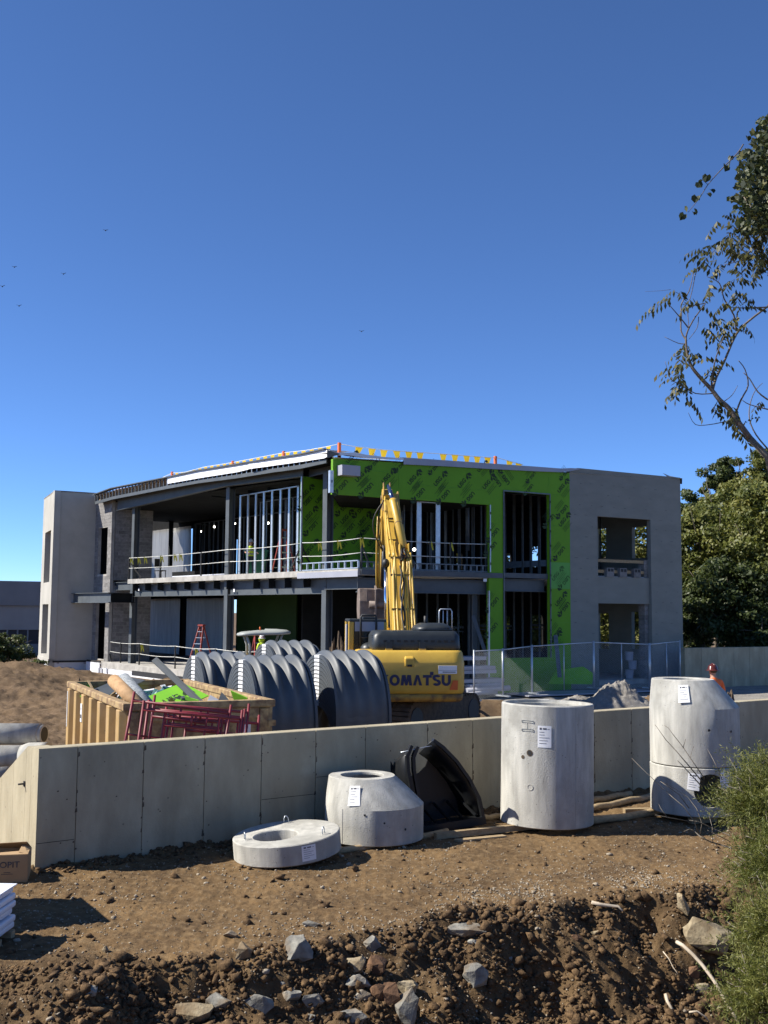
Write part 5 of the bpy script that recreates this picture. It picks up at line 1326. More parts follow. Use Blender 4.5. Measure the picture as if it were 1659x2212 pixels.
def block_letters(word, Hh, t, wid, gap):
    mb = MB(); x = 0.0; k = [0]
    def st(pts_):                       # one flat stroke, each a hair above the last
        k[0] += 1; mb.poly([V((px, -.0006 * (k[0] % 9), pz)) for px, pz in pts_])
    def arc(cx_, cz_, rx, rz, a0_, a1_, n=16):
        for i in range(n):
            u0, u1 = [math.radians(a0_ + (a1_ - a0_) * q / n) for q in (i, i + 1)]
            k[0] = 1; mb.poly([V((cx_ + rx * math.cos(u0), -.0006, cz_ + rz * math.sin(u0))), V((cx_ + rx * math.cos(u1), -.0006, cz_ + rz * math.sin(u1))), V((cx_ + (rx - t) * math.cos(u1), -.0006, cz_ + (rz - t * .85) * math.sin(u1))), V((cx_ + (rx - t) * math.cos(u0), -.0006, cz_ + (rz - t * .85) * math.sin(u0)))])
    tx = 0
    for ch in word:
        w_ = wid * {'M': 1.25, 'O': 1.12, 'T': .95, 'S': .92}.get(ch, 1.0)
        if ch == 'K': st([(x, 0), (x + t, 0), (x + t, Hh), (x, Hh)]); st([(x + t * .9, Hh * .42), (x + t * .9, Hh * .72), (x + w_ - t * 1.05, Hh), (x + w_, Hh)]); st([(x + t * 1.3, Hh * .6), (x + t * 2.2, Hh * .78), (x + w_ + .02, 0), (x + w_ - t * 1.2, 0)])
        if ch == 'O': arc(x + w_ / 2, Hh / 2, w_ / 2, Hh / 2 + .012, 0, 360, 28)
        if ch == 'M': st([(x, 0), (x + t, 0), (x + t * 1.5, Hh), (x + t * .45, Hh)]); st([(x + w_ - t, 0), (x + w_, 0), (x + w_ - t * .45, Hh), (x + w_ - t * 1.5, Hh)]); st([(x + t * .6, Hh), (x + t * 1.7, Hh), (x + w_ / 2 + t * .35, 0), (x + w_ / 2 - t * .35, 0)]); st([(x + w_ - t * 1.7, Hh), (x + w_ - t * .6, Hh), (x + w_ / 2 + t * .35, 0), (x + w_ / 2 - t * .35, 0)])
        if ch == 'A': st([(x, 0), (x + t, 0), (x + w_ / 2 + t * .35, Hh), (x + w_ / 2 - t * .45, Hh)]); st([(x + w_ - t, 0), (x + w_, 0), (x + w_ / 2 + t * .45, Hh), (x + w_ / 2 - t * .35, Hh)])
        if ch == 'T': st([(x, Hh - t * .9), (x + w_, Hh - t * .9), (x + w_, Hh), (x, Hh)]); st([(x + w_ / 2 - t / 2, 0), (x + w_ / 2 + t / 2, 0), (x + w_ / 2 + t / 2, Hh - t * .9), (x + w_ / 2 - t / 2, Hh - t * .9)]); tx = x + w_
        if ch == 'S': q = Hh * .27; arc(x + w_ / 2, Hh - q, w_ / 2, q + .012, 25, 270, 18); arc(x + w_ / 2, q, w_ / 2, q + .012, -155, 90, 18)
        if ch == 'U': st([(x, Hh * .4), (x + t, Hh * .4), (x + t, Hh), (x, Hh)]); st([(x + w_ - t, Hh * .4), (x + w_, Hh * .4), (x + w_, Hh), (x + w_ - t, Hh)]); arc(x + w_ / 2, Hh * .4, w_ / 2, Hh * .4 + .012, 180, 360, 18)
        x += w_ + gap
    return mb, x - gap, tx
km, kw_, TX = block_letters('KOMATSU', .285, .082, .265, .022)
ks_ = 1.98 / kw_; km.v = [(a_ * ks_ - .99 + .08, b_ - 3.113, c_ + 1.52) for a_, b_, c_ in km.v]
ep(km, 'lettering', M_NAVY)['kind'] = 'stuff'
TX = TX * ks_ - .99 + .08
mb = MB(); mb.box((TX - .0, -3.1145, 1.845), (.095, .004, .095)); ep(mb, 'lettering_square', M_NAVY)
mb = MB(); mb.box((.98, -3.108, 1.95), (.52, .008, .22)); o = ep(mb, 'sticker', M_LABEL); bevel(o, .003, 1)
m2 = MB(); m2.box((.98, -3.114, 1.93), (.5, .004, .006)); m2.box((1.02, -3.114, 1.885), (.36, .004, .022)); ep(m2, 'sticker_print', M_PRINT, o)['kind'] = 'stuff'
mb = MB(); mb.prism([(1.03, -3.11, 1.40), (1.26, -3.10, 1.40), (1.27, -3.10, 1.66), (1.13, -3.11, 1.66)], (0, -.015, 0)); ep(mb, 'reflector', M_ORANGE)
# engine hood
hd_ = loft([(2.47, 2.46, 1.55, .18, -2.72), (2.54, 2.5, 1.6, .2, -2.74), (2.86, 2.46, 1.58, .2, -2.72), (2.98, 2.3, 1.45, .2, -2.62), (3.0, 2.2, 1.38, .2, -2.58)])
for i, v_ in enumerate(hd_.v): hd_.v[i] = (v_[0] + .17, v_[1], v_[2])
o = ep(hd_, 'engine_hood', M_HOOD)
for k in range(11):
    m2 = MB(); m2.box((-.72 + .19 * k, -2.745, 2.72), (.11, .02, .06)); ep(m2, 'hood_slot', M_MBLK, o)
for k in range(7):
    m2 = MB(); m2.box((-1.06 + .01, -2.3, 2.56 + k * .05), (.04, .5, .02)); ep(m2, 'side_louvre', M_MBLK, o)
hp = loft([(3.0, 1.12, 1.2, .25, -2.5), (3.12, 1.0, 1.1, .3, -2.42), (3.2, .72, .9, .3, -2.3), (3.22, .6, .8, .25, -2.25)])
for i, v_ in enumerate(hp.v): hp.v[i] = (v_[0] + .72, v_[1], v_[2])
o = ep(hp, 'hood_hump', M_HOOD)
for r_ in range(3):
    for k in range(6):
        m2 = MB(); m2.box((.82 + .09 * k, -2.47 + .02 * r_, 2.98 + .05 * r_), (.05, .03, .025)); ep(m2, 'hood_vent', M_MBLK, o)
mb = MB(); mb.tube([(.52, -1.9, 3.1), (.52, -1.9, 3.42)], .05, 10); ep(mb, 'exhaust_pipe', M_MBLK)
for x in (-.62, .32):
    mb = MB(); mb.box((x, -2.78, 2.6), (.17, .06, .2)); o = ep(mb, 'hood_latch', M_HOOD); m2 = MB(); m2.box((x, -2.8, 2.49), (.2, .08, .04)); ep(m2, 'latch_foot', M_YEL, o)
mb = MB(); mb.tube([(1.02, -1.2, 3.0), (1.02, -1.2, 3.55), (1.06, -1.2, 3.62), (1.36, -1.2, 3.62), (1.4, -1.2, 3.55), (1.4, -1.2, 2.6)], .02, 6); ep(mb, 'handrail', M_GALV)
for x in (1.14, 1.26): mb = MB(); mb.tube([(x, -1.2, 3.58), (x, -1.2, 3.0)], .015, 6); ep(mb, 'handrail_bar', M_GALV)
# upper body, floor and cab
mb = MB(); mb.box((0, -.45, 1.75), (2.9, 3.1, 1.35)); o = ep(mb, 'machine_house', M_YEL); bevel(o, .06, 2)
mb = MB(); mb.box((0, -.3, 1.06), (2.5, 3.6, .14)); ep(mb, 'turntable', M_MBLK)
CX0, CX1, CY0, CY1, CZ0, CZ1 = -1.62, -.50, -.85, 1.1, 1.35, 3.24
mb = MB(); mb.box(((CX0 + CX1) / 2, (CY0 + CY1) / 2, (CZ0 + CZ1) / 2), (CX1 - CX0 - .06, CY1 - CY0 - .06, CZ1 - CZ0 - .06)); cabo = ep(mb, 'cab_glazing', M_GLASS)
for x, y, w_ in ((CX0 + .07, CY0 + .06, .16), (CX1 - .07, CY0 + .06, .16), (CX0 + .06, CY1 - .06, .12), (CX1 - .06, CY1 - .06, .12)):
    mb = MB(); mb.box((x, y, (CZ0 + CZ1) / 2), (w_, .13, CZ1 - CZ0)); o = ep(mb, 'cab_pillar', M_YEL); bevel(o, .025, 2)
mb = MB(); mb.box(((CX0 + CX1) / 2, (CY0 + CY1) / 2, CZ1 + .02), (CX1 - CX0 + .0, CY1 - CY0 + .02, .1)); o = ep(mb, 'cab_roof', M_HOOD); bevel(o, .03, 2)
mb = MB(); mb.box(((CX0 + CX1) / 2 + .05, CY0 + .01, CZ1 - .15), (.86, .06, .28)); ep(mb, 'rear_roof_panel', M_EDGE)
mb = MB(); mb.box(((CX0 + CX1) / 2 + .08, CY0 + .5, CZ1 + .1), (.42, .5, .07)); o = ep(mb, 'roof_hatch', M_HOOD); bevel(o, .02, 2)
mb = MB(); mb.box(((CX0 + CX1) / 2, CY0 + .0, 2.0), (CX1 - CX0 - .3, .04, 1.0)); ep(mb, 'rear_cab_panel', M_MBLK)
mb = MB(); mb.box((CX0 - .03, CY0 + .6, 2.3), (.04, .5, 1.7)); ep(mb, 'door_edge', M_EDGE)
mb = MB(); mb.tube([(-1.28, -1.0, 2.5), (-1.28, -1.0, 3.35), (-1.25, -1.0, 3.42), (-.85, -1.0, 3.42), (-.82, -1.0, 3.35), (-.82, -1.0, 2.3)], .035, 8); ep(mb, 'guard_frame', M_MBLK)
mb = MB(); mb.tube([(-1.28, -1.0, 2.78), (-.82, -1.0, 2.78)], .03, 8); ep(mb, 'guard_bar', M_MBLK)
mb = MB(); mb.ell((-1.05, -1.15, 2.42), (.26, .3, .22)); ep(mb, 'air_cleaner', M_HOOD)
# boom : a bent box beam drawn in side view (y forward, z up)
BX = .17
def beam(prof_, w_, x, name, mat, parent=None):
    mb = MB(); mb.prism([V((x - w_ / 2, y, z)) for y, z in prof_], V((w_, 0, 0))); o = ep(mb, name, mat, parent); bevel(o, .02, 2); return o
boom = beam([(.55, 1.75), (1.2, 1.6), (3.0, 4.55), (3.55, 5.1), (5.15, 7.45), (5.2, 7.85), (4.85, 7.95), (3.05, 6.0), (1.95, 5.25), (1.75, 4.9), (.6, 2.3)], .52, BX, 'boom', M_YEL)
for sx in (-1, 1):
    beam([(4.5, 7.2), (5.05, 7.3), (5.25, 8.0), (5.0, 8.05), (4.75, 7.8)], .06, BX + sx * .27, 'boom_tip_plate', M_YELD, boom)
mb = MB(); mb.tube([(BX - .33, 5.05, 7.78), (BX + .33, 5.05, 7.78)], .10, 12); ep(mb, 'boom_pin', M_YELD)
# stick hangs beyond the tip, bucket at its end
stick = beam([(4.75, 8.05), (4.95, 8.12), (5.35, 7.75), (5.75, 4.6), (5.6, 4.3), (5.35, 4.5), (4.85, 7.3), (4.55, 7.85)], .36, BX - .12, 'stick', M_YEL)
for sx in (-.24, -.34): 
    mb = MB(); mb.tube([(BX - .12 + sx, 4.6, 7.0), (BX - .12 + sx - .02, 4.8, 6.0), (BX - .12 + sx, 5.1, 5.0), (BX - .12 + sx + .03, 5.3, 4.3)], .035, 8); ep(mb, 'stick_pipe', M_YEL, stick)
mb = MB(); mb.bar((BX - .4, 5.2, 5.2), (BX - .42, 5.4, 3.9), .06, .12); ep(mb, 'bucket_link', M_YELD)
mb = MB(); mb.tube([(BX - .2, 5.0, 5.9), (BX - .2, 5.25, 4.4)], .08, 10); ep(mb, 'bucket_cylinder', M_MBLK)
# stick cylinder on the back of the boom : yellow barrel, blue rod
p0_, p1_, p2_ = V((BX + .12, 2.45, 5.95)), V((BX - .02, 3.85, 7.55)), V((BX - .1, 4.72, 8.22))
p0_ = V((BX + .16, 1.95, 5.55))
mb = MB(); mb.tube([p0_, p0_.lerp(p1_, .96), p1_], [.125, .125, .14], 16); ep(mb, 'stick_cylinder', M_YEL)
mb = MB(); mb.tube([p0_.lerp(p1_, .5), p0_.lerp(p1_, .52)], .132, 16); ep(mb, 'cylinder_band', M_YELD)
mb = MB(); mb.tube([p1_, p2_], .07, 12); ep(mb, 'stick_cylinder_rod', M_BLUE)
for sx in (-.16, .06): beam([(4.5, 7.8), (4.85, 8.0), (4.85, 8.35), (4.65, 8.35)], .05, BX - .1 + sx, 'rod_bracket', M_YELD, stick)
for sx in (-.14, .14): beam([(1.7, 4.95), (2.3, 5.35), (2.15, 5.75), (1.85, 5.75)], .05, BX + .16 + sx, 'cylinder_bracket', M_YEL, boom)
# two boom cylinders
for sx in (-.42, .42):
    mb = MB(); mb.tube([(BX + sx, 1.55, 1.6), (BX + sx, 1.75, 3.0)], .12, 12); ep(mb, 'boom_cylinder', M_YEL)
    mb = MB(); mb.tube([(BX + sx, 1.75, 3.0), (BX + sx, 2.15, 5.05)], .065, 12); ep(mb, 'boom_cylinder_rod', M_CHROME)
    mb = MB(); mb.ell((BX + sx, 2.16, 5.1), (.13, .16, .16)); ep(mb, 'rod_eye', M_MBLK)
# hydraulic pipes along the back of the boom
def backz(f_):   # points along the rear face of the boom, bottom to top
    K_ = [(.35, 2.35), (1.0, 3.55), (1.62, 4.95), (1.85, 5.4), (2.95, 6.1), (3.9, 7.1), (4.6, 7.85)]
    f_ = f_ * (len(K_) - 1); i = min(int(f_), len(K_) - 2); f_ -= i
    return V((0, K_[i][0] + (K_[i + 1][0] - K_[i][0]) * f_ - .05, K_[i][1] + (K_[i + 1][1] - K_[i][1]) * f_ + .03))
def pipe(x0_, x1_, f0, f1, r, jog=0.0, at_=.35, mat=M_YEL, name='hydraulic_pipe'):
    pts_ = []
    for k in range(15):
        f_ = f0 + (f1 - f0) * k / 14; q = backz(f_); g_ = k / 14
        q.x = BX + x0_ + (x1_ - x0_) * g_ + (jog if g_ > at_ else 0); q.y -= .06 * (1 + .4 * math.sin(k * 1.3)); pts_.append(q)
    mb = MB(); mb.tube(pts_, r, 8); return ep(mb, name, mat)
for a in ((-.27, -.22, .0, .62, .038, .04, .55), (-.16, -.2, .0, .9, .042, -.04, .5), (-.06, .02, .0, .42, .038, .08, .6), (.06, .1, .0, .44, .04), (.17, .16, .0, .46, .038, .06, .7), (.28, .30, .03, .74, .036, -.04, .6), (.37, .34, .06, .5, .034), (-.34, -.26, .45, .95, .036), (-.23, -.25, .42, .97, .03), (.24, .20, .5, .95, .03)): pipe(*a)
for f_ in (.06, .17, .30, .44, .62, .78):
    q = backz(f_); mb = MB(); mb.bar(q + V((BX - .36 + .1 * f_, -.07, 0)), q + V((BX + .42 - .2 * f_, -.07, 0)), .05, .07); ep(mb, 'pipe_clamp', M_YELD)
for x0_, x1_, f0, f1, bul in ((.06, .10, .42, .58, .12), (.16, .2, .42, .6, .14), (0, .12, .4, .55, .10), (-.05, .05, .02, .3, .1), (.02, -.04, .1, .34, .09)):
    pts_ = []
    for k in range(9): g_ = k / 8; q = backz(f0 + (f1 - f0) * g_); q.x = BX + x0_ + (x1_ - x0_) * g_ + .05 * math.sin(g_ * 9); q.y -= .06 + bul * math.sin(math.pi * g_); pts_.append(q)
    mb = MB(); mb.tube(pts_, .028, 8); ep(mb, 'hydraulic_hose', M_MBLK)
for bul, z1_ in ((.42, 7.5), (.22, 7.55)):
    pts_ = [V((BX - .35 - bul * math.sin(math.pi * k / 12) * (1 - .3 * k / 12), 3.7 + .02 * k, z1_ - 1.9 * k / 12)) for k in range(13)]
    mb = MB(); mb.tube(pts_, .024, 8); ep(mb, 'hydraulic_hose', M_MBLK)
# bucket
bk = MB(); bprof = [(5.2, 4.35), (5.9, 4.35), (6.25, 4.0), (6.3, 3.6), (6.0, 3.25), (5.5, 3.1), (5.15, 3.05), (5.0, 3.3), (5.05, 3.9)]
bx = BX - .42; bwid = 1.28
bk.prism([V((bx - bwid / 2, y, z)) for y, z in bprof], V((bwid, 0, 0))); buck = ep(bk, 'bucket', M_RUST); bevel(buck, .03, 2)
mb = MB(); mb.tube([(bx - .3, 4.98, 3.78), (bx + .45, 4.98, 3.78)], .13, 12); ep(mb, 'bucket_wrapper', M_RUST, buck)
mb = MB(); mb.box((bx - .02, 4.98, 4.08), (.75, .06, .42)); ep(mb, 'bucket_back_plate', M_RUST, buck)
for sx in (-.1, .42): mb = MB(); mb.prism([V((bx + sx, 4.7, 4.3)), V((bx + sx, 5.2, 4.45)), V((bx + sx, 5.2, 3.6)), V((bx + sx, 4.85, 3.3))], V((.06, 0, 0))); ep(mb, 'bucket_ear', M_RUST, buck)
for k in range(5): mb = MB(); mb.box((bx - .5 + .25 * k, 5.3, 2.98), (.12, .3, .1)); ep(mb, 'bucket_tooth', M_RUST, buck)
# undercarriage turned away from the house
UR = -.62; ca_, sa_ = math.cos(UR), math.sin(UR)
def ur(x, y, z): return V((x * ca_ - y * sa_, x * sa_ + y * ca_, z))
mb = MB(); mb.lathe([(.6, .75), (.6, 1.02)], 24); mb.hexa([ur(-1.2, -.7, .45), ur(1.2, -.7, .45), ur(1.2, .7, .45), ur(-1.2, .7, .45)], [ur(-1.2, -.5, .85), ur(1.2, -.5, .85), ur(1.2, .5, .85), ur(-1.2, .5, .85)]); ep(mb, 'track_frame', M_MBLK)
for sx in (-1.3, 1.3):
    prof_ = []
    for k in range(13): a = math.radians(90 + 180 * k / 12); prof_.append((-1.85 + .48 * math.cos(a), .5 + .48 * math.sin(a)))
    for k in range(13): a = math.radians(-90 + 180 * k / 12); prof_.append((1.85 + .48 * math.cos(a), .5 + .48 * math.sin(a)))
    mb = MB(); mb.prism([ur(sx - .27, y, z) for y, z in prof_], ur(.54, 0, 0)); tr = ep(mb, 'track', M_MUD)
    per = []; 
    for i in range(len(prof_)):
        a, b = V((0, *prof_[i])), V((0, *prof_[(i + 1) % len(prof_)])); L_s = (b - a).length; m_ = max(1, round(L_s / .19))
        for k in range(m_): per.append((a.lerp(b, (k + .5) / m_), (b - a).normalized()))
    for p_, d_ in per:
        nrm = V((0, d_.z, -d_.y)); c_ = p_ + nrm * .03
        mb = MB(); mb.box(ur(sx, c_.y, c_.z), (.58, .10, .07), ur(1, 0, 0), ur(0, d_.y, 0) + V((0, 0, d_.z)), ur(0, nrm.y, 0) + V((0, 0, nrm.z))); ep(mb, 'track_shoe', M_MUD, tr)
    for y in (-1.85, -1.0, -.3, .4, 1.1, 1.85):
        mb = MB(); mb.tube([ur(sx - .30, y, .5 if abs(y) > 1.5 else .22), ur(sx + .30, y, .5 if abs(y) > 1.5 else .22)], .36 if abs(y) > 1.5 else .13, 14); ep(mb, 'track_wheel', M_MBLK, tr)

# ------------------------------------------------------------------ roll-off dumpster
def rim3(x, y): return atz(x, y, 1.75)
N_, R2, L2 = rim3(277, 1527), rim3(583, 1519), rim3(128, 1479)
dx = (R2 - N_); dW = dx.length; dx.normalize(); dy = (L2 - N_).normalized()
dx = (dx + V((dy.y, -dy.x, 0))).normalized(); dy = V((-dx.y, dx.x, 0)); dL = (L2 - N_).dot(dy)
DZ = .30; DH = 1.75 - DZ
dump = thing('dumpster', 'tan ribbed roll-off dumpster heaped with building waste behind the wall', 'dumpster', (N_.x, N_.y, DZ), math.atan2(dx.y, dx.x))
dp = lambda mb, name, mat, parent=None: mb.build(name, mat, parent or dump)
th_ = .03
def wallp(c, size, name, mat=M_TAN): mb = MB(); mb.box(c, size); return dp(mb, name, mat)
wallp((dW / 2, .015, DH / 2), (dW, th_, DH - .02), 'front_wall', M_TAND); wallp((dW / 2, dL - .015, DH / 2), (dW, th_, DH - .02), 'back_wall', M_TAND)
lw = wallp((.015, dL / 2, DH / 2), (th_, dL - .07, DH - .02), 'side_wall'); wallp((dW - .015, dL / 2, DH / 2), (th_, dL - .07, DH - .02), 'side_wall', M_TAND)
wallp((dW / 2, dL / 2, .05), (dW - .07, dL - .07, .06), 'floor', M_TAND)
for c, s_, n_ in (((dW / 2, -.03, DH), (dW + .22, .16, .13), 'top_rail'), ((dW / 2, dL + .03, DH), (dW + .22, .16, .13), 'top_rail'), ((-.03, dL / 2, DH), (.16, dL - .1, .125), 'top_rail'), ((dW + .03, dL / 2, DH), (.16, dL - .1, .125), 'top_rail')):
    o = wallp(c, s_, n_, M_TAND); bevel(o, .02, 2)
nr = 7
for k in range(nr):     # trapezoid ribs on the sunlit side
    y = .25 + (dL - .5) * k / (nr - 1); mb = MB(); w1_, w2_ = .40, .26
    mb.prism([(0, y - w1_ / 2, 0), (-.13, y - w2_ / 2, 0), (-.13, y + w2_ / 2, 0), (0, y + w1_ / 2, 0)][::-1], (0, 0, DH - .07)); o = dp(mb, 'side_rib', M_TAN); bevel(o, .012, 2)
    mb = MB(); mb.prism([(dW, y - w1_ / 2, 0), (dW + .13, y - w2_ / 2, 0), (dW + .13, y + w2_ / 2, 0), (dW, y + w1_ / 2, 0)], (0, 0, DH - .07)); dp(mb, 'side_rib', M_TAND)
for x in (.09, dW - .09):
    mb = MB(); mb.box((x, -.04, DH / 2 - .04), (.16, .08, DH - .1)); o = dp(mb, 'corner_post', M_TAND); bevel(o, .015, 2)
mb = MB(); mb.box((dW / 2, -.045, DH - .16), (dW - .36, .03, .18)); dp(mb, 'door_header', M_TAND)
for z in (.45, .8, 1.1): mb = MB(); mb.box((dW + .05, -.06, z), (.14, .1, .1)); dp(mb, 'door_hinge', M_TAND)
mb = MB(); mb.box((dW * .62, -.012, .72), (.62, .02, .24)); o = dp(mb, 'company_sign', M_LABEL)
mb = MB(); mb.box((dW * .62, -.014, .52), (.62, .02, .15)); dp(mb, 'phone_plate', M_RED, o)
pm_ = font_mesh('615-', .13, .004); pm_.materials.clear(); pm_.materials.append(M_LABEL); link('lettering', pm_, o, (dW * .62 - .2, -.027, .52), (math.pi / 2, 0, 0))
pm_ = font_mesh('78', .13, .004); pm_.materials.clear(); pm_.materials.append(M_LABEL); link('lettering', pm_, o, (dW * .62 + .22, -.027, .52), (math.pi / 2, 0, 0))
mb = MB(); mb.tube([(dW * .62 - .2, -.03, .75), (dW * .62 + .05, -.03, .83), (dW * .62 + .25, -.03, .74), (dW * .62 + .05, -.03, .7), (dW * .62 - .2, -.03, .75)], .012, 5); dp(mb, 'sign_emblem', M_PRINT, o)
for z, h_ in ((.98, .2), (.74, .12), (.60, .12)): mb = MB(); mb.box((dW - .42 + .02 * h_, -.008, z), (.2, .02, h_)); dp(mb, 'notice_sheet', M_LABEL)
y = .25 + (dL - .5) * 4 / (nr - 1); mb = MB(); mb.box((-.14, y, 1.02), (.01, .16, .36)); o = dp(mb, 'notice_sheet', M_LABEL)
m2 = MB(); m2.box((-.147, y, .95), (.004, .11, .07)); m2.box((-.147, y, 1.1), (.004, .02, .03)); dp(m2, 'notice_print', M_PRINT, o)['kind'] = 'stuff'
mb = MB(); mb.box((-.14, .25 + (dL - .5), .95), (.01, .05, .75)); dp(mb, 'paint_scrape', M_LABEL)
DM = Matrix.Translation(V((N_.x, N_.y, DZ))) @ Matrix.Rotation(math.atan2(dx.y, dx.x), 4, 'Z')
def dw(x, y, z): return DM @ V((x, y, z))
# waste, each piece a thing
def waste(name, mb, mat, label, cat, o0, grp='waste in the dumpster'):
    return solo(mb, name, mat, label, cat, o0, grp)
def crumple(c, size, n, amp, seed, name, mat, label, cat):
    """sheet crumpled into folds"""
    r_ = random.Random(seed); mb = MB(); w_, d_ = size; vs = []
    for j in range(n + 1):
        for i in range(n + 1):
            x = (i / n - .5) * w_; y = (j / n - .5) * d_; f_ = mnoise.noise(V((x * 2.6 + seed, y * 2.6, 0))) + .6 * mnoise.noise(V((x * 7, y * 7 + seed, 3)))
            vs.append(dw(c[0] + x + .12 * mnoise.noise(V((y * 4, seed, x))), c[1] + y, c[2] + amp * f_ - .25 * ((x / w_ * 2) ** 2 + (y / d_ * 2) ** 2) * amp))
    mb.add(vs)
    for j in range(n):
        for i in range(n): a = j * (n + 1) + i; mb.face((a, a + 1, a + n + 2, a + n + 1))
    return waste(name, mb, mat, label, cat, dw(*c))
def board(c, sx, sy, tz, rx, ry, rz, mat, name, label, cat, print_=False, wobble=0):
    M = DM @ Matrix.Translation(V(c)) @ Matrix.Rotation(rz, 4, 'Z') @ Matrix.Rotation(ry, 4, 'Y') @ Matrix.Rotation(rx, 4, 'X')
    mb = MB(); pts_ = [(-sx / 2, -sy / 2), (sx / 2, -sy / 2 * (1 - wobble)), (sx / 2 * (1 - wobble), sy / 2), (-sx / 2 * (1 + wobble * .5), sy / 2)]
    mb.prism([M @ V((x, y, 0)) for x, y in pts_], (M.to_3x3() @ V((0, 0, tz))))
    o = waste(name, mb, mat, label, cat, M.translation)
    if print_:
        k = link('printed_mark', tm, o); k.matrix_local = Matrix.Translation(-M.translation) @ M @ Matrix.Translation(V((0, 0, tz + .003))) @ Matrix.Scale(.9, 4)
    return o
ztop = DH - .2
mb = MB()
for k in range(170):
    c_ = V((RND.uniform(.15, dW - .15), RND.uniform(.15, dL - .2), DH + RND.uniform(-.4, -.06))); a_ = V((RND.gauss(0, 1), RND.gauss(0, 1), RND.gauss(0, .6))).normalized(); b_ = a_.cross(V((RND.gauss(0, 1), RND.gauss(0, 1), RND.gauss(0, 1)))).normalized(); l_ = RND.uniform(.05, .28); w_ = RND.uniform(.02, .12); mb.mi = RND.choice((0, 0, 1, 2, 2, 3, 4, 5))
    n_ = a_.cross(b_) * .03; mb.poly([dw(*(c_ - a_ * l_ - b_ * w_)), dw(*(c_ - b_ * w_ * .7 + n_)), dw(*(c_ + b_ * w_ * .9 + n_)), dw(*(c_ - a_ * l_ * .8 + b_ * w_))]); mb.poly([dw(*(c_ - b_ * w_ * .7 + n_)), dw(*(c_ + a_ * l_ - b_ * w_)), dw(*(c_ + a_ * l_ * .9 + b_ * w_ * .6)), dw(*(c_ + b_ * w_ * .9 + n_))])
mb.mi = 0
solo(mb, 'small_scraps', [M_OSB, M_CARD, M_STEEL, M_INS, M_GREENP, M_BLK], 'small torn scraps scattered through the dumpster waste', None, dw(0, 0, 0), None, 'stuff')
crumple((dW * .45, dL * .55, ztop - .22), (dW * .9, dL * .8), 26, .22, 3, 'waste_heap', M_MUD, 'dark mixed rubbish filling the dumpster under the loose pieces', 'rubbish')
crumple((dW * .50, dL * .64, ztop + .10), (1.5, 1.5), 22, .26, 8, 'glass_sheet', M_TEAL, 'shiny teal crumpled sheeting on top of the dumpster heap', 'sheeting')
crumple((dW * .22, dL * .62, ztop + .02), (.9, .9), 14, .2, 15, 'tarp', M_STEEL, 'dark grey tarp bunched beside the cardboard roll', 'tarp')
crumple((dW * .33, dL * .26, ztop - .02), (.5, .5), 14, .22, 21, 'plastic_wrap', M_POLY, 'ball of clear plastic wrap near the dumpster corner', 'plastic wrap')
crumple((dW * .74, dL * .62, ztop - .05), (.8, .6), 14, .18, 33, 'plastic_wrap', M_POLY, 'bluish plastic wrap against the far dumpster side', 'plastic wrap')
board((dW * .55, dL * .42, ztop + .10), 1.25, .75, .016, .32, -.25, .5, M_GREENP, 'green_board', 'large bright green board scrap lying on the dumpster heap', 'board', True)
board((dW * .44, dL * .33, ztop - .02), .9, .5, .016, .35, .1, .2, M_GREENP, 'green_board', 'green board scrap below the large green board', 'board', wobble=.3)
board((dW * .66, dL * .33, ztop - .02), .8, .5, .016, .5, -.3, 1.1, M_GREENP, 'green_board', 'green board scrap leaning beside the grey metal channel', 'board', wobble=.4)
board((dW * .15, dL * .8, ztop - .02), .9, .3, .016, .1, .1, .7, M_GREENP, 'green_board', 'thin green board scrap at the far left dumpster corner', 'board')
board((dW * .97, dL * .22, ztop + .08), .34, .5, .016, .2, 1.1, .5, M_GREEN, 'green_board', 'upright green triangle of board near the right rim', 'board', wobble=.8)
board((dW * .70, dL * .12, ztop - .05), 1.5, .5, .012, .25, -.05, .12, M_CARD, 'cardboard_sheet', 'folded brown cardboard along the front of the dumpster', 'cardboard', wobble=.2)
board((dW * .93, dL * .16, ztop - .03), .6, .5, .012, .1, -.3, .5, M_INS, 'foam_sheet', 'pale torn sheet beside the green triangle', 'foam sheet', wobble=.5)
board((dW * .12, dL * .42, ztop - .02), .12, 2.2, .03, .0, .05, -.18, M_LABEL, 'white_trim', 'long white strip lying along the dumpster left side', 'trim')
board((dW * .62, dL * .8, ztop + .12), .9, .16, .03, .0, -.1, .3, M_LABEL, 'white_trim', 'short white strip at the back of the dumpster', 'trim')
board((dW * .30, dL * .80, ztop + .20), 1.3, .5, .02, .3, -.25, .6, M_STEEL, 'dark_panel', 'dark bent panel at the back of the heap', 'panel', wobble=.3)
board((dW * .08, dL * .62, ztop + .0), .25, .7, .02, .1, -.5, .3, M_OSB, 'plywood_scrap', 'brown plywood scrap over the left rim', 'board', wobble=.3)
mb = MB(); mb.tube([dw(dW * .17, dL * .60, ztop + .42), dw(dW * .30, dL * .38, ztop - .05)], .13, 14); waste('carpet_roll', mb, M_OSB, 'tan roll leaning out of the dumpster', 'roll', dw(dW * .2, dL * .5, ztop))
mb = MB(); mb.tube([dw(dW * .26, dL * .62, ztop + .42), dw(dW * .36, dL * .40, ztop - .06)], .15, 12); waste('plastic_roll', mb, M_POLY, 'clear plastic covered roll beside the tan roll', 'roll', dw(dW * .3, dL * .5, ztop))
pA, pB = dw(dW * .80, dL * .36, ztop - .1), at(333, 1424, (dw(dW * .6, dL * .55, 0)).y)
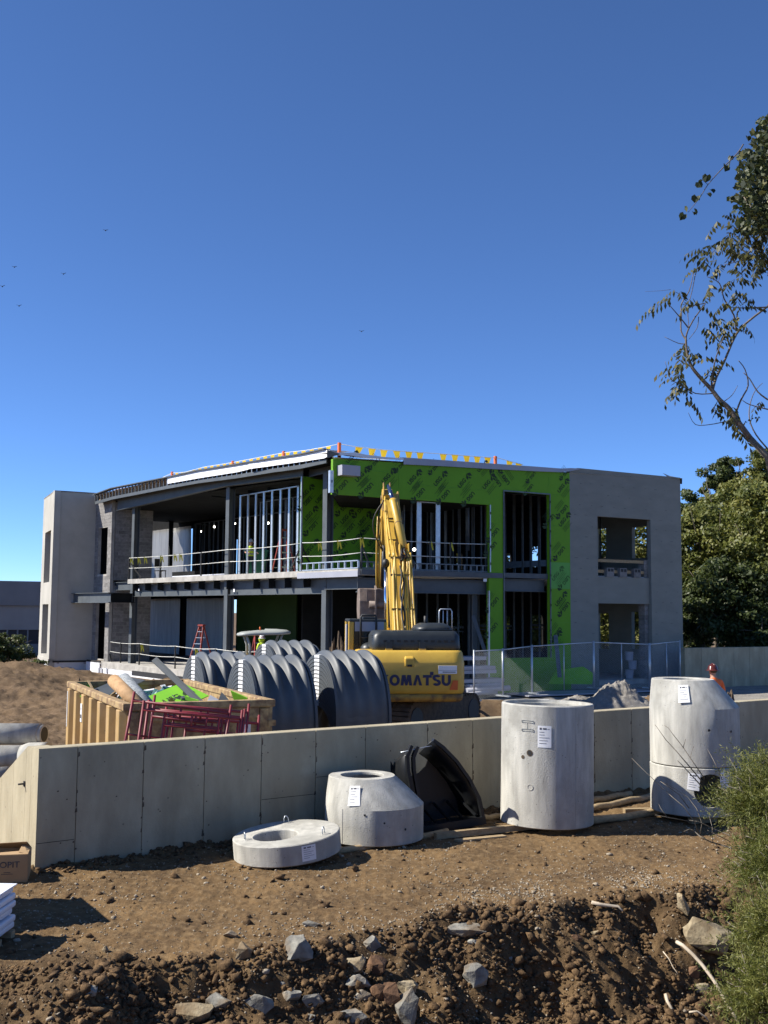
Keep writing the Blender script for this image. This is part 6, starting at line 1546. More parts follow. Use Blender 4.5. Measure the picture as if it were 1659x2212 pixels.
mb = MB(); mb.bar(pA, pB, .13, .03, V((.4, -.9, .1))); mb.bar(pA + V((.06, 0, .0)), pB + V((.06, 0, 0)), .02, .08, V((.4, -.9, .1))); waste('metal_channel', mb, M_STEEL, 'grey metal channel sticking up out of the dumpster', 'metal channel', pA)
for i, (a, b) in enumerate((((.1, .7, .0), (.05, .8, .35)), ((.13, .66, 0), (.2, .6, .22)))):
    mb = MB(); mb.bar(dw(dW * a[0], dL * a[1], ztop), dw(dW * b[0], dL * b[1], ztop + b[2]), .04, .02); waste('wood_scrap', mb, M_WOOD, ('splintered stick rising at the left rim', 'short stick lying over the left rim')[i], 'stick', dw(dW * a[0], dL * a[1], ztop))
# red scaffold frames leaning on the dumpster front
def scaffold_frame():
    t = thing('scaffold_frame', '', 'scaffold frame', (0, 0, 0), 0, 'red scaffold frames leaning on the dumpster')
    W_, H_ = 1.52, 1.62; r_ = .022
    def tb(pts_, name, rr=r_): mb = MB(); mb.tube(pts_, rr, 8); return mb.build(name, M_RED, t)
    tb([(0, 0, 0), (0, 0, H_)], 'leg'); tb([(W_, 0, 0), (W_, 0, H_)], 'leg')
    tb([(0, 0, H_ - .14), (W_, 0, H_ - .14)], 'top_rail'); tb([(.34, 0, H_ - .34), (W_ - .34, 0, H_ - .34)], 'inner_rail')
    tb([(.34, 0, H_ - .14), (.34, 0, .25)], 'inner_leg', .018); tb([(W_ - .34, 0, H_ - .14), (W_ - .34, 0, .25)], 'inner_leg', .018)
    for z in (.28, .62, .96): tb([(0, 0, z), (.34, 0, z)], 'rung', .016); tb([(W_, 0, z), (W_ - .34, 0, z)], 'rung', .016)
    tb([(W_ / 2, 0, H_ - .14), (W_ / 2, 0, H_ - .34)], 'rail_spacer', .018)
    return t
sf = scaffold_frame()
places = [(252, 16.75, 1.95, .0, 'leftmost and highest red scaffold frame against the dumpster corner'), (283, 16.55, 1.82, .05, 'frontmost red scaffold frame of the leaning bundle'), (296, 16.9, 1.80, .10, 'middle red scaffold frame of the leaning bundle'),
          (310, 17.1, 1.86, .14, 'red scaffold frame just behind the middle one'), (338, 17.25, 1.66, .18, 'lowest red scaffold frame nearest the dumpster')]
for i, (px, Y, zt_, rz, lab) in enumerate(places):
    o = sf if i == 0 else copy_tree(sf)
    q = at(px, 1600, Y); o.location = (q.x, Y, zt_ - 1.42); o.rotation_euler = (math.radians(-8), math.radians(6 if i else 8), .12 + rz); o['label'] = lab

# ------------------------------------------------------------------ concrete pipes at the left edge
def pipe_thing(p, q, r, label, bell=False):
    p = V(p); q = V(q); t = thing('concrete_pipe', label, 'pipe', p, 0, 'concrete pipes at the left edge'); d = q - p; e_ = d.normalized()
    mb = MB(); mb.tube([V((0, 0, 0)), d], r, 36); mb.build('barrel', M_PRE, t)
    if bell: mb = MB(); mb.tube([d - e_ * .5, d - e_ * .38, d - e_ * .1, d], [r, r * 1.2, r * 1.22, r * 1.22], 36); mb.build('bell_end', M_PRE, t)
    else: mb = MB(); mb.tube([d - e_ * .12, d + e_ * .07], [r * .88, r * .86], 30); mb.build('spigot_end', M_PRE, t)
    mb = MB(); mb.tube([d + e_ * .004, d + e_ * (.075 if not bell else .006)], r * .68, 24); mb.build('bore', M_BLK, t)
a = at(-40, 1585, 20.2); b = at(88, 1586, 20.0); pipe_thing(a - (b - a) * .8, b, .195, 'upper grey concrete pipe lying on another at the left edge')
a = at(-40, 1634, 19.9); b = at(104, 1633, 19.7); pipe_thing(a - (b - a) * .8, b, .20, 'lower grey concrete pipe with a flared bell end', True)
a = at(-40, 1676, 19.3); b = at(20, 1673, 19.2); pipe_thing(a - (b - a), b, .14, 'thin pale pipe beneath the two concrete pipes')
# ------------------------------------------------------------------ chain link fence panels
def fence_panel(xa, xb, Ya, Yb, y0a, y1a, y0b, y1b, mid, label, gauze=False):
    A0, A1, B0, B1 = at(xa, y1a, Ya), at(xa, y0a, Ya), at(xb, y1b, Yb), at(xb, y0b, Yb)
    B0.z = A0.z * .0 + B0.z; A1 = V((A0.x, A0.y, A1.z)); B1 = V((B0.x, B0.y, B1.z))
    t = thing('fence_panel', label, 'fence panel', A0, 0, 'chain link fence panels by the building')
    P = lambda u, v: A0.lerp(B0, u).lerp(A1.lerp(B1, u), v)
    for u in (0.0, 1.0): mb = MB(); mb.tube([P(u, -.02), P(u, 1.02)], .03, 8); mb.build('post', M_GALV, t, True)
    for u in mid: mb = MB(); mb.tube([P(u, 0), P(u, 1)], .022, 8); mb.build('post', M_GALV, t, True)
    mb = MB(); mb.tube([P(0, .99), P(1, .99)], .022, 8); mb.build('top_rail', M_GALV, t, True)
    mb = MB(); mb.box(P(0, 0) + V((0, 0, .0)), (.7, .12, .05), (B0 - A0).cross(ZU)); mb.build('foot', M_GALV, t, True)
    W_ = (B0 - A0).length; H_ = (A1 - A0).length; sp = .085; mb = MB(); n = int((W_ + H_) / sp)
    nrm = (B0 - A0).cross(ZU).normalized()
    for sgn in (1, -1):
        for k in range(n):
            c = k * sp                      # line u + v = c (or mirrored)
            u0, v0 = (c, 0) if c <= W_ else (W_, c - W_); u1, v1 = (0, c) if c <= H_ else (c - H_, H_)
            if sgn < 0: u0, u1 = W_ - u0, W_ - u1
            a, b = P(u0 / W_, v0 / H_), P(u1 / W_, v1 / H_)
            d = (b - a)
            if d.length < .02: continue
            s_ = d.normalized().cross(nrm) * .0020
            i = mb.add([a - s_, a + s_, b + s_, b - s_, a + nrm * .004, b + nrm * .004]); mb.face((i, i + 1, i + 2, i + 3)); mb.face((i + 1, i + 4, i + 5, i + 2)); mb.face((i + 4, i, i + 3, i + 5))
    o = mb.build('wire_mesh', M_GALV, t, True); o['kind'] = 'stuff'
    return t
fence_panel(1024, 1086, 39.5, 40.3, 1406, 1512, 1402.5, 1503, (), 'chain link fence panel nearest the excavator')
fence_panel(1087, 1148.5, 40.3, 41.2, 1402.5, 1503, 1395, 1497, (), 'chain link fence panel below the leftmost green strip')
fence_panel(1150, 1282.5, 41.2, 42.6, 1395, 1497, 1386.5, 1486, (.51,), 'wide chain link fence panel in front of the green wall')
fence_panel(1284, 1403, 42.7, 44.3, 1386.5, 1486, 1391, 1486, (.49,), 'chain link fence panel before the lower opening of the grey block')
fence_panel(1405.5, 1470, 44.4, 46.5, 1391, 1486, 1384.5, 1480, (.54,), 'rightmost chain link fence panel beside the grey corner')

# ------------------------------------------------------------------ piles, bundles and small things in the yard
def heap(name, c, rx, ry, h, mat, label, seed, rough=.3):
    n = 96; mb = MB(); mb.smooth = True; m_ = 34; ids = []
    for j in range(m_ + 1):
        r = j / m_; vs = []
        for k in range(n):
            a = 2 * math.pi * k / n; x, y = r * math.cos(a), r * math.sin(a)
            f_ = mnoise.noise(V((x * 3 + seed, y * 3, 0))) * .3 + mnoise.noise(V((x * 9 + seed, y * 9, 1))) * .16 + mnoise.noise(V((x * 24 + seed, y * 24, 2))) * .14
            zz_ = h * max(0, (1 - r ** 1.3)) * (1 + f_ * rough * 3) - .1 * r
            vs.append((c[0] + x * rx * (1 + .15 * f_), c[1] + y * ry, c[2] + zz_))
        ids.append(mb.add(vs))
    for j in range(m_):
        for k in range(n): mb.face((ids[j] + k, ids[j] + (k + 1) % n, ids[j + 1] + (k + 1) % n, ids[j + 1] + k))
    return solo(mb, name, mat, label, 'heap', c)
q = at(1338, 1512, 38.0); heap('gravel_heap', (q.x, 38.4, .02), 1.6, 1.3, .92, M_GRAV, 'pointed grey gravel heap in front of the chain link fence', 3, .3)
q = at(1290, 1512, 38.6); heap('gravel_heap', (q.x - .6, 38.9, .0), 1.8, 1.0, .42, M_GRAV, 'low gravel spread left of the pointed heap', 13)
q = at(1420, 1510, 39); heap('gravel_heap', (q.x, 39.0, .0), 1.2, 1.0, .5, M_SOIL2, 'low soil heap partly behind the manhole cone stack', 8)
q = at(1573, 1500, 28.0); heap('soil_heap', (q.x, 28.0, .2), .55, .6, 1.12, M_MUD, 'grey lump of soil beside the worker in orange', 21)
q = at(728, 1420, 36.0); heap('soil_heap', (q.x, 36.5, -.1), 1.0, .9, 2.42, M_MUD, 'dark clumpy soil heap behind the drain chambers', 29, .5)
q = at(160, 1490, 44); heap('soil_heap', (q.x, 44, -.7), 1.6, 1.2, 1.0, M_MUD, 'dark clods heaped at the foot of the pale block', 41, .6)
def bar_bundle(name, label, cat, p, d, L_, rows, cols, w_, h_, gap, mat, part_name):
    t = thing(name, label, cat, p); d = V(d).normalized(); s_ = V((d.y, -d.x, 0))
    for r in range(rows):
        for c in range(cols):
            mb = MB(); o_ = d * (.12 * math.sin(r * 3 + c)); mb.bar(o_ + s_ * (c * w_ * 1.06) + ZU * (h_ / 2 + r * (h_ + gap)), o_ + d * L_ + s_ * (c * w_ * 1.06) + ZU * (h_ / 2 + r * (h_ + gap)), w_, h_); mb.build(part_name, mat, t)
    return t
q = at(1056, 1500, 42.2); 
for i, (zb, dx_, n_) in enumerate(((.25, .0, 2), (.72, .3, 1), (1.05, -.05, 2), (1.55, -.5, 1))):
    e_ = q + DR * dx_; bar_bundle('stud_bundle', ('lowest bundle of metal studs right of the excavator', 'second bundle of metal studs from the ground right of the excavator', 'third bundle of metal studs from the ground right of the excavator', 'topmost bundle of metal studs right of the excavator')[i], 'metal studs', (e_.x - 3.2, 42.2 - 1.6, zb), DR, 3.6, n_, 4, .2, .13, .02, M_EDGE, 'stud')
for i, (x0, y0, x1, y1, r_) in enumerate(((1008, 1484, 1085, 1478, .10), (1008, 1492, 1100, 1486, .10), (1012, 1500, 1070, 1494, .08))):
    a, b = at(x0, y0, 40.8 - .3 * i), at(x1, y1, 41.8 - .3 * i); mb = MB(); mb.tube([a, b], r_, 12); solo(mb, 'drain_pipe', M_EDGE, ('farthest grey pipe lying right of the excavator', 'middle grey pipe lying right of the excavator', 'nearest grey pipe lying right of the excavator')[i], 'pipe', a, 'grey pipes on the gravel')
def leaner(xa, ya, xb, yb, Y, w_, mat, name, label, cat):
    a, b = at(xa, ya, Y - .5), at(xb, yb, Y); mb = MB(); mb.bar(a, b, w_, .05, V((0, 1, .2))); return solo(mb, name, mat, label, cat, a)
leaner(1051, 1418, 1022, 1330, 42.8, .14, M_STEEL, 'metal_stud', 'blue grey stud leaning in the lower green bay', 'metal stud')
leaner(1209, 1463, 1200, 1372, 44.0, .16, M_STUD2, 'metal_stud', 'upright grey plank leaning on the green wall behind the fence', 'board')
q = at(1225, 1462, 43.9)
mb = MB(); mb.prism([at(x, y, 44.0 + .1 * (y - 1445) / 40 * -1) for x, y in ((1184, 1477), (1205, 1440), (1213, 1446), (1257, 1440), (1281, 1456), (1275, 1478))], V((.05, -.08, 0))); solo(mb, 'green_board', M_GREENP, 'torn green board standing at the base of the grey wall', 'board', q)
q = at(1260, 1478, 43.2); mb = MB(); mb.box((q.x, q.y, .24), (6.5, 1.4, .05), DR); solo(mb, 'stone_slab', M_EDGE, 'grey slab lying along the building base behind the fence', 'slab', q)
q = at(1145, 1518, 40.0)
for i, (x, y, l_) in enumerate(((1140, 1513, 1.0), (1165, 1512, .7), (1120, 1516, .5), (1268, 1498, .8), (1420, 1505, 1.5))):
    a = atz(x, y, .22); mb = MB(); mb.box((a.x, a.y, .22), (l_, .12, .05), (1, .1 * i, 0)); solo(mb, 'white_lath', M_LABEL, ('pale lath on the gravel below the wide fence panel', 'short pale lath right of the first lath', 'stub of pale lath near the excavator', 'pale lath beside the gravel heap', 'long white lath behind the manhole cone stack')[i], 'lath', a)
# white buckets and blocks in the lower opening
q = at(1395, 1420, 47.6)
for i in range(3):
    mb = MB(); mb.lathe([(.0, 0), (.16, 0), (.19, .38), (0, .38)], 16, (R_(sr(1384 + 7 * (i % 2)), 0, .8).x, R_(sr(1384 + 7 * (i % 2)), 0, .8).y, ZS + .40 * i)); solo(mb, 'bucket', M_EDGE, ('lowest', 'middle', 'topmost')[i] + ' grey bucket stacked in the lower opening of the grey block', 'bucket', V((q.x, q.y, ZS + .4 * i)))
# concrete blocks on the sill of the upper opening
for i, x in enumerate((1322, 1350, 1380)):
    c = R_(sr(x), zuw_b + .2, .18); t = thing('concrete_block', ('left', 'middle', 'right')[i] + ' of three hollow concrete blocks on the window sill', 'concrete block', c, math.atan2(DR.y, DR.x), 'hollow blocks on the window sill')
    mb = MB(); mb.box((0, 0, 0), (.40, .2, .40)); mb.build('body', M_CMU, t)
    for dx_ in (-.09, .09): mb = MB(); mb.box((dx_, -.099, .1), (.13, .02, .13)); mb.build('core_hole', M_BLK, t)

# ------------------------------------------------------------------ guard rails on the decks
def guardrail(label, pts_, h_, posts, zb_, mat=M_MBLK, brace=(), tapes=()):
    t = thing('guard_rail', label, 'guard rail', pts_[0]); o0 = V(pts_[0])
    for p in posts: mb = MB(); mb.bar(p, p + ZU * h_, .06, .06, NL); mb.build('post', mat, t, True)
    for f_ in (1.0, .52):
        mb = MB(); ln = []
        for i in range(len(pts_) - 1):
            for k in range(7): ln.append(V(pts_[i]).lerp(V(pts_[i + 1]), k / 6) + ZU * (h_ * f_ - .05 * math.sin(math.pi * k / 6)))
        mb.tube(ln, .016, 5); mb.build('cable', M_ROPE, t, True)
    for a, b in brace: mb = MB(); mb.bar(a, b, .05, .05, NR); mb.build('brace', mat, t, True)
    for p in tapes:
        mb = MB(); s_ = V((.05, 0, 0)); mb.poly([p - s_, p + s_, p + s_ * .4 - ZU * .28, p - s_ * 1.6 - ZU * .42 + V((.06, 0, 0))]); mb.poly([p, p + s_ * 1.5, p + s_ * 3 - ZU * .34, p + s_ * 2 - ZU * .36]); mb.build('tape_tail', M_TAPE, t, True)
    return t
lp = lambda x, z, o_=.12: L_(slw(x, o_), z, o_)
hr = 1.15
guardrail('cable guard rail along the left upper deck', [lp(278, ZD), lp(495, ZD), lp(649, ZD)], hr, [lp(x, ZD) for x in (278, 346, 434, 495, 649)], ZD, brace=[(lp(279, ZD + .95), lp(305, ZD + .05)), (lp(648, ZD + 1.0), lp(628, ZD + .05))], tapes=[lp(x, ZD + hr) for x in (282, 298, 312, 376, 388, 347)] )
C0 = L_(.05, ZD, .1); 
guardrail('cable guard rail round the corner balcony', [lp(652, ZD, -.02), C0], hr, [lp(652, ZD, -.02), C0], ZD, brace=[(lp(653, ZD + .95, -.02), lp(676, ZD + .05, .6)), (C0 + ZU * .9, R_(sr(806), ZD + .05, .2))], tapes=[lp(x, ZD + hr, .05) for x in (688, 730, 779)])
rp = lambda x, z, o_=.12: R_(sr(x), z, o_)
guardrail('thin cable guard rail along the right upper deck', [C0 + DR * .1, rp(1085, ZD)], hr, [rp(x, ZD) for x in (932, 976, 1056, 1083)], ZD, brace=[(rp(1056, ZD + .9), rp(1066, ZD + .1)), (rp(1087, ZD + .9), rp(1070, ZD + .1))], tapes=[rp(x, ZD + hr) for x in (932, 976)])
guardrail('cable guard rail along the lower slab edge', [lp(238, ZS), lp(306, ZS), lp(383, ZS), lp(470, ZS), lp(560, ZS)], 1.1, [lp(x, ZS) for x in (238, 266, 306, 383, 470, 534)], ZS, brace=[(lp(239, ZS + .7), lp(247, ZS))], tapes=[lp(x, ZS + 1.05) for x in (310, 427)])

# ------------------------------------------------------------------ flag line on the roof
def flagline(label, pts_, flags, posts, grp):
    t = thing('warning_line', label, 'flag line', pts_[0])
    mb = MB(); mb.tube(pts_, .014, 5); mb.build('rope', M_ROPE, t, True)
    for p, h_ in posts:
        mb = MB(); mb.bar(p + ZU * .05, p - ZU * h_, .1, .1, NL); mb.build('post', M_ORANGE, t, True)
    cl = [0.0]
    for a_, b_ in zip(pts_, pts_[1:]): cl.append(cl[-1] + (b_ - a_).length)
    for f_ in flags:
        s_ = f_ * cl[-1]; i = max(k for k in range(len(pts_) - 1) if cl[k] <= s_); p = pts_[i].lerp(pts_[i + 1], (s_ - cl[i]) / (cl[i + 1] - cl[i])); d = (pts_[i + 1] - pts_[i]).normalized()
        l_ = RND.uniform(-.09, .09); mb = MB(); mb.poly([p, p + d * .34, p + d * (.24 + l_) - ZU * .30 + V((0, .05, 0)), p + d * (.07 + l_) - ZU * .29]); mb.build('flag', M_FLAG, t, True)
    return t
rl = lambda x, y: pl(x, y, .6)
pts_ = [rl(350, 1032), rl(372, 1022), rl(400, 1020), rl(440, 1009), rl(503, 999), rl(560, 988), rl(613, 978), rl(660, 973), rl(705, 965), rl(733, 959)]
flagline('yellow flag line along the left roof edge', pts_, [k / 26 + .02 for k in range(2, 25)], [(rl(372, 1021), .6), (rl(503, 998), .75), (rl(613, 977), .7)], 'a')
pts_ = [pr(733, 959, .7), pr(765, 964.5, .7), pr(830, 972, .7), pr(900, 977, .7), pr(975, 982, .7), pr(1060, 988.5, .7), pr(1071, 988, .7), pr(1100, 996, .7), pr(1130, 1004, .7)]
flagline('yellow flag line along the right roof edge', pts_, [.08, .145, .205, .27, .335, .395, .52, .585, .65, .71, .77, .90, .955], [(pr(733, 959, .7), .8), (pr(1070, 988, .7), .45)], 'b')

# ------------------------------------------------------------------ step ladders
def ladder(label, P, h_, rz, mat=M_REDL):
    t = thing('step_ladder', label, 'ladder', P, rz, 'red step ladders')
    for s_ in (-1, 1):
        mb = MB(); mb.bar((s_ * h_ * .18, -h_ * .26, 0), (s_ * .13, 0, h_), .04, .09, (0, 1, 0)); mb.build('front_rail', mat, t)
        mb = MB(); mb.bar((s_ * h_ * .19, h_ * .26, 0), (s_ * .13, 0.02, h_), .035, .07, (0, 1, 0)); mb.build('rear_rail', mat, t)
    n = int(h_ / .3)
    for k in range(1, n):
        f_ = k / n; mb = MB(); mb.box((0, -h_ * .26 * (1 - f_), h_ * f_), ((h_ * .18 * (1 - f_) + .13 * f_) * 2, .09, .03)); mb.build('step', M_GALV, t)
        if k % 2: mb = MB(); mb.box((0, h_ * .26 * (1 - f_), h_ * f_), ((h_ * .19 * (1 - f_) + .13 * f_) * 2, .03, .03)); mb.build('rear_brace', M_GALV, t)
    mb = MB(); mb.box((0, 0, h_ + .02), (.36, .2, .09)); mb.build('top_cap', mat, t)
    return t
q = pl(434, 1415, 1.6); ladder('red step ladder standing free on the lower slab at the left', (q.x, q.y, ZS), 2.1, -.6)
q = at(556, 1410, 49.5); ladder('red step ladder behind the grey canopy', (q.x, 49.5, ZS), 1.75, .5)
q = at(664, 1410, 50.5); ladder('red step ladder in the dark bay right of the canopy', (q.x, 50.5, ZS), 1.9, .4)
q = at(613, 1235, 48.5); ladder('red step ladder behind the upper floor studs', (q.x, 48.5, ZD), 2.0, .5)

# ------------------------------------------------------------------ small machine with a grey canopy
q = at(569, 1400, 44.0)
cm = thing('compact_roller', 'small machine with a pale grey canopy behind the drain chambers', 'machine', (q.x, 44.0, .1), .25)
mb = MB(); mb.smooth = True; ids = []
for z, s_, in ((2.30, .97), (2.34, 1.0), (2.40, .98), (2.46, .85), (2.49, .5), (2.50, .05)):
    ids.append(mb.add([(1.08 * s_ * (abs(math.cos(a)) ** .5) * (1 if math.cos(a) > 0 else -1), .75 * s_ * (abs(math.sin(a)) ** .5) * (1 if math.sin(a) > 0 else -1), z + .05 * math.cos(a)) for a in [2 * math.pi * k / 32 for k in range(32)]]))
for i in range(len(ids) - 1):
    for k in range(32): mb.face((ids[i] + k, ids[i] + (k + 1) % 32, ids[i + 1] + (k + 1) % 32, ids[i + 1] + k))
mb.smooth = False; mb.face([ids[0] + 31 - k for k in range(32)]); mb.build('canopy', M_CANO, cm)
for x, y in ((-.62, -.5), (-.62, .5), (.55, -.5), (.55, .5)): mb = MB(); mb.tube([(x * .95, y, .9), (x, y, 1.9), (x * 1.25, y, 2.32)], .05, 8); mb.build('canopy_post', M_CANO, cm)
mb = MB(); mb.box((0, 0, .85), (1.9, 1.1, .5)); o = mb.build('chassis', M_HOOD, cm); bevel(o, .08, 2)
mb = MB(); mb.hexa([V((-.9, -.5, 1.1)), V((-.2, -.5, 1.1)), V((-.2, .5, 1.1)), V((-.9, .5, 1.1))], [V((-.85, -.45, 1.4)), V((-.25, -.45, 1.45)), V((-.25, .45, 1.45)), V((-.85, .45, 1.4))]); mb.build('bonnet', M_YEL, cm)
mb = MB(); mb.box((.25, 0, 1.22), (.45, .45, .12)); mb.box((.48, 0, 1.5), (.1, .45, .55)); mb.build('seat', M_BLK, cm)
for x in (-.8, .8): mb = MB(); mb.tube([(x, -.6, .42), (x, .6, .42)], .42, 24); mb.build('drum', M_RUST, cm)
mb = MB(); mb.tube([(-.15, 0, 2.48), (-.15, 0, 2.62)], .03, 8); mb.build('beacon', M_ORANGE, cm)

# ------------------------------------------------------------------ people
def person(label, loc, rz, shirt, hat, pants=M_JEAN, lean=0.0, arm=(.35, .3), vest=None, h_=1.76):
    t = thing('person', label, 'person', loc, rz)
    s_ = h_ / 1.76
    J = {}; ed = []; R = {}
    def j(n, p, r, par=None):
        J[n] = V(p) * s_; R[n] = r * s_
        if par: ed.append((par, n))
    j('pelvis', (0, 0, .95), .135); j('waist', (0, -lean * .1, 1.10), .125, 'pelvis'); j('chest', (0, -lean * .35, 1.32), .155, 'waist'); j('neckb', (0, -lean * .5, 1.47), .085, 'chest'); j('neck', (0, -lean * .55, 1.53), .055, 'neckb')
    j('skull', (0, -lean * .6 - .01, 1.63), .092, 'neck'); j('crown', (0, -lean * .6, 1.70), .075, 'skull')
    for q, sx in (('l', -1), ('r', 1)):
        j(q + 'sh', (sx * .19, -lean * .45, 1.42), .07, 'chest'); j(q + 'el', (sx * .27, -lean * .4 + .02, 1.15), .047, q + 'sh')
        j(q + 'wr', (sx * (.27 - .06), -arm[0], .95 + arm[1] * .6), .033, q + 'el'); j(q + 'pm', (sx * .20, -arm[0] - .07, .94 + arm[1] * .6), .036, q + 'wr')
        for k in range(4): j(q + 'f%d' % k, (sx * (.17 + .022 * k), -arm[0] - .125, .925 + arm[1] * .6), .010, q + 'pm'); j(q + 'g%d' % k, (sx * (.165 + .022 * k), -arm[0] - .15, .89 + arm[1] * .6), .009, q + 'f%d' % k)
        j(q + 'th', (sx * .155, -arm[0] - .06, .90 + arm[1] * .6), .011, q + 'pm')
        j(q + 'hip', (sx * .10, 0, .90), .105, 'pelvis'); j(q + 'kn', (sx * .12, -.02 - .02 * sx, .50), .068, q + 'hip'); j(q + 'an', (sx * .125, .03 - .05 * sx, .10), .048, q + 'kn'); j(q + 'to', (sx * .14, -.13 - .05 * sx, .04), .045, q + 'an')
    names = list(J); me = bpy.data.meshes.new('body'); me.from_pydata([J[n] for n in names], [(names.index(a), names.index(b)) for a, b in ed], [])
    o = bpy.data.objects.new('body', me); COL.objects.link(o)
    o.modifiers.new('skin', 'SKIN')
    for i, n in enumerate(names): me.skin_vertices[0].data[i].radius = (R[n], R[n] * (.75 if n in ('chest', 'waist', 'pelvis') else 1)); me.skin_vertices[0].data[i].use_root = (n == 'pelvis')
    md = o.modifiers.new('sub', 'SUBSURF'); md.levels = 2; md.render_levels = 2
    bpy.context.view_layer.update()
    m2 = bpy.data.meshes.new_from_object(o.evaluated_get(bpy.context.evaluated_depsgraph_get())); bpy.data.objects.remove(o)
    m2.name = 'body'; m2.materials.clear()
    for mt in (M_SKIN, shirt, pants, M_BOOT): m2.materials.append(mt)
    for f_ in m2.polygons:
        c = f_.center / s_; f_.use_smooth = True
        if c.z > 1.49: f_.material_index = 0
        elif c.z > 1.0 and (abs(c.x) < .2 or c.z > 1.2): f_.material_index = 1
        elif abs(c.x) > .16 and c.z > .8: f_.material_index = 0
        elif c.z > .12: f_.material_index = 2
        else: f_.material_index = 3
    link('body', m2, t)
    hz = 1.66 * s_; hy = -lean * .6 * s_
    mb = MB(); mb.ell((0, hy - .095 * s_, 1.625 * s_), (.016, .022, .026), 8, 6); mb.build('nose', M_SKIN, t)
    for sx in (-1, 1):
        mb = MB(); mb.ell((sx * .033, hy - .084 * s_, 1.66 * s_), (.012, .008, .008), 8, 6); mb.build('eye', M_BLK, t)
        mb = MB(); mb.ell((sx * .09, hy, 1.64 * s_), (.014, .026, .036), 8, 6); mb.build('ear', M_SKIN, t)
    mb = MB(); mb.box((0, hy - .09 * s_, 1.585 * s_), (.045, .01, .01)); mb.build('mouth', M_RED, t)
    # hard hat with a brim all round, and hair below it at the back
    mb = MB(); mb.smooth = True; mb.lathe([(.005, .135), (.06, .125), (.098, .09), (.118, .04), (.122, .0), (.165, -.012), (.168, -.02), (.12, -.012)], 24, (0, hy, 1.675 * s_)); hh = mb.build('hard_hat', hat, t)
    mb = MB(); mb.tube([(.0, hy + .115, 1.68 * s_), (0, hy + .08, 1.795 * s_), (0, hy, 1.818 * s_), (0, hy - .08, 1.795 * s_), (0, hy - .115, 1.68 * s_)], .012, 6); mb.build('hat_ridge', hat, hh)
    mb = MB(); mb.ell((0, hy + .03, 1.645 * s_), (.094, .075, .055), 12, 8); mb.build('hair', M_BOOT, t)
    if vest:
        mb = MB(); mb.smooth = True; ids = []
        for z, rx, ry in ((.98, .20, .165), (1.12, .19, .15), (1.30, .225, .17), (1.42, .20, .14), (1.47, .11, .10)):
            ids.append(mb.add([(rx * s_ * math.cos(a), -lean * (z - 1) + ry * s_ * math.sin(a), z * s_) for a in [2 * math.pi * k / 24 for k in range(24)]]))
        for i in range(len(ids) - 1):
            for k in range(24): mb.face((ids[i] + k, ids[i] + (k + 1) % 24, ids[i + 1] + (k + 1) % 24, ids[i + 1] + k))
        v_ = mb.build('vest', vest, t)
        for z in (1.08, 1.26):
            mb = MB(); mb.lathe([(.228 if z > 1.2 else .205, z * s_ - .025), (.23 if z > 1.2 else .206, z * s_ + .025)], 24, (0, -lean * (z - 1), 0)); 
            mb.v = [(x, (y + lean * (z - 1)) * .78 - lean * (z - 1), z_) for x, y, z_ in mb.v]; mb.build('reflective_band', M_EDGE, v_)
    return t
q = at(1541, 1470, 26.0)
person('person in an orange shirt and brown hard hat half hidden behind the manhole stack', (q.x + .06, 26.0, bh(q.x, 26.0)), math.pi + .35, M_HIORG, M_HAT, lean=.18, h_=1.84)
pz = at(1541, 1452, 26.0).z
ob = [o for o in COL.objects if o.name == 'person'][0]; ob.location.z = pz - 1.84 * 1.815 / 1.76 + .2; ROOT[ob] = ob.location.copy()
q = at(566, 1380, 45.6)
w2 = person('person in a neon yellow vest and white hard hat behind the drain chambers', (q.x, 45.6, 0), .9, M_HIVIS, M_HATW, vest=M_HIVIS, h_=1.72)
w2.location.z = at(566, 1371, 45.6).z - 1.72 * 1.815 / 1.76
mb = MB(); mb.lathe([(.10, -.18), (.13, -.1), (.122, -.005)], 18, (0, .02, 1.66)); mb.build('neck_shade', M_HIVIS, w2)
mb = MB(); mb.lathe([(.124, .02), (.121, .05)], 20, (0, -.0, 1.642)); mb.build('hat_band', M_ORANGE, w2)
pb = MB(); pb.box((w2.location.x, 45.6, w2.location.z - .1), (1.2, 1.2, .19)); solo(pb, 'work_platform', M_SLAB, 'low concrete footing behind the drain chambers', 'footing', V((w2.location.x, 45.6, w2.location.z - .1)))
q = pl(541, 1235, 2.2); person('person in a yellow vest standing behind the upper floor studs', (q.x, q.y, ZD), .4, M_JEAN, M_HATW, vest=M_HIVIS)
# green bin and small gear on the upper floor
q = pl(555, 1225, 2.8); t = thing('waste_bin', 'green wheeled bin behind the upper floor studs', 'bin', (q.x, q.y, ZD)); 
M_BIN = pm('green_bin_plastic', (.02, .16, .08), (.015, .12, .06), 2, 3, .4)
mb = MB(); mb.hexa([V((-.4, -.35, .15)), V((.4, -.35, .15)), V((.4, .35, .15)), V((-.4, .35, .15))], [V((-.55, -.45, 1.25)), V((.55, -.45, 1.25)), V((.55, .45, 1.25)), V((-.55, .45, 1.25))]); mb.build('tub', M_BIN, t)
mb = MB(); mb.box((0, 0, 1.28), (1.18, .98, .06)); mb.build('rim', M_BIN, t)
for sx in (-.35, .35): mb = MB(); mb.tube([(sx, -.3, .09), (sx, .3, .09)], .09, 12); mb.build('wheel', M_BLK, t)
q = pl(346, 1245, 1.2); t = thing('folding_chair', 'dark chair standing at the left end of the upper deck', 'chair', (q.x, q.y, ZD), .8)
mb = MB(); mb.box((0, 0, .46), (.45, .45, .05)); mb.build('seat', M_MBLK, t); mb = MB(); mb.box((0, .22, .85), (.45, .04, .5)); mb.build('backrest', M_MBLK, t)
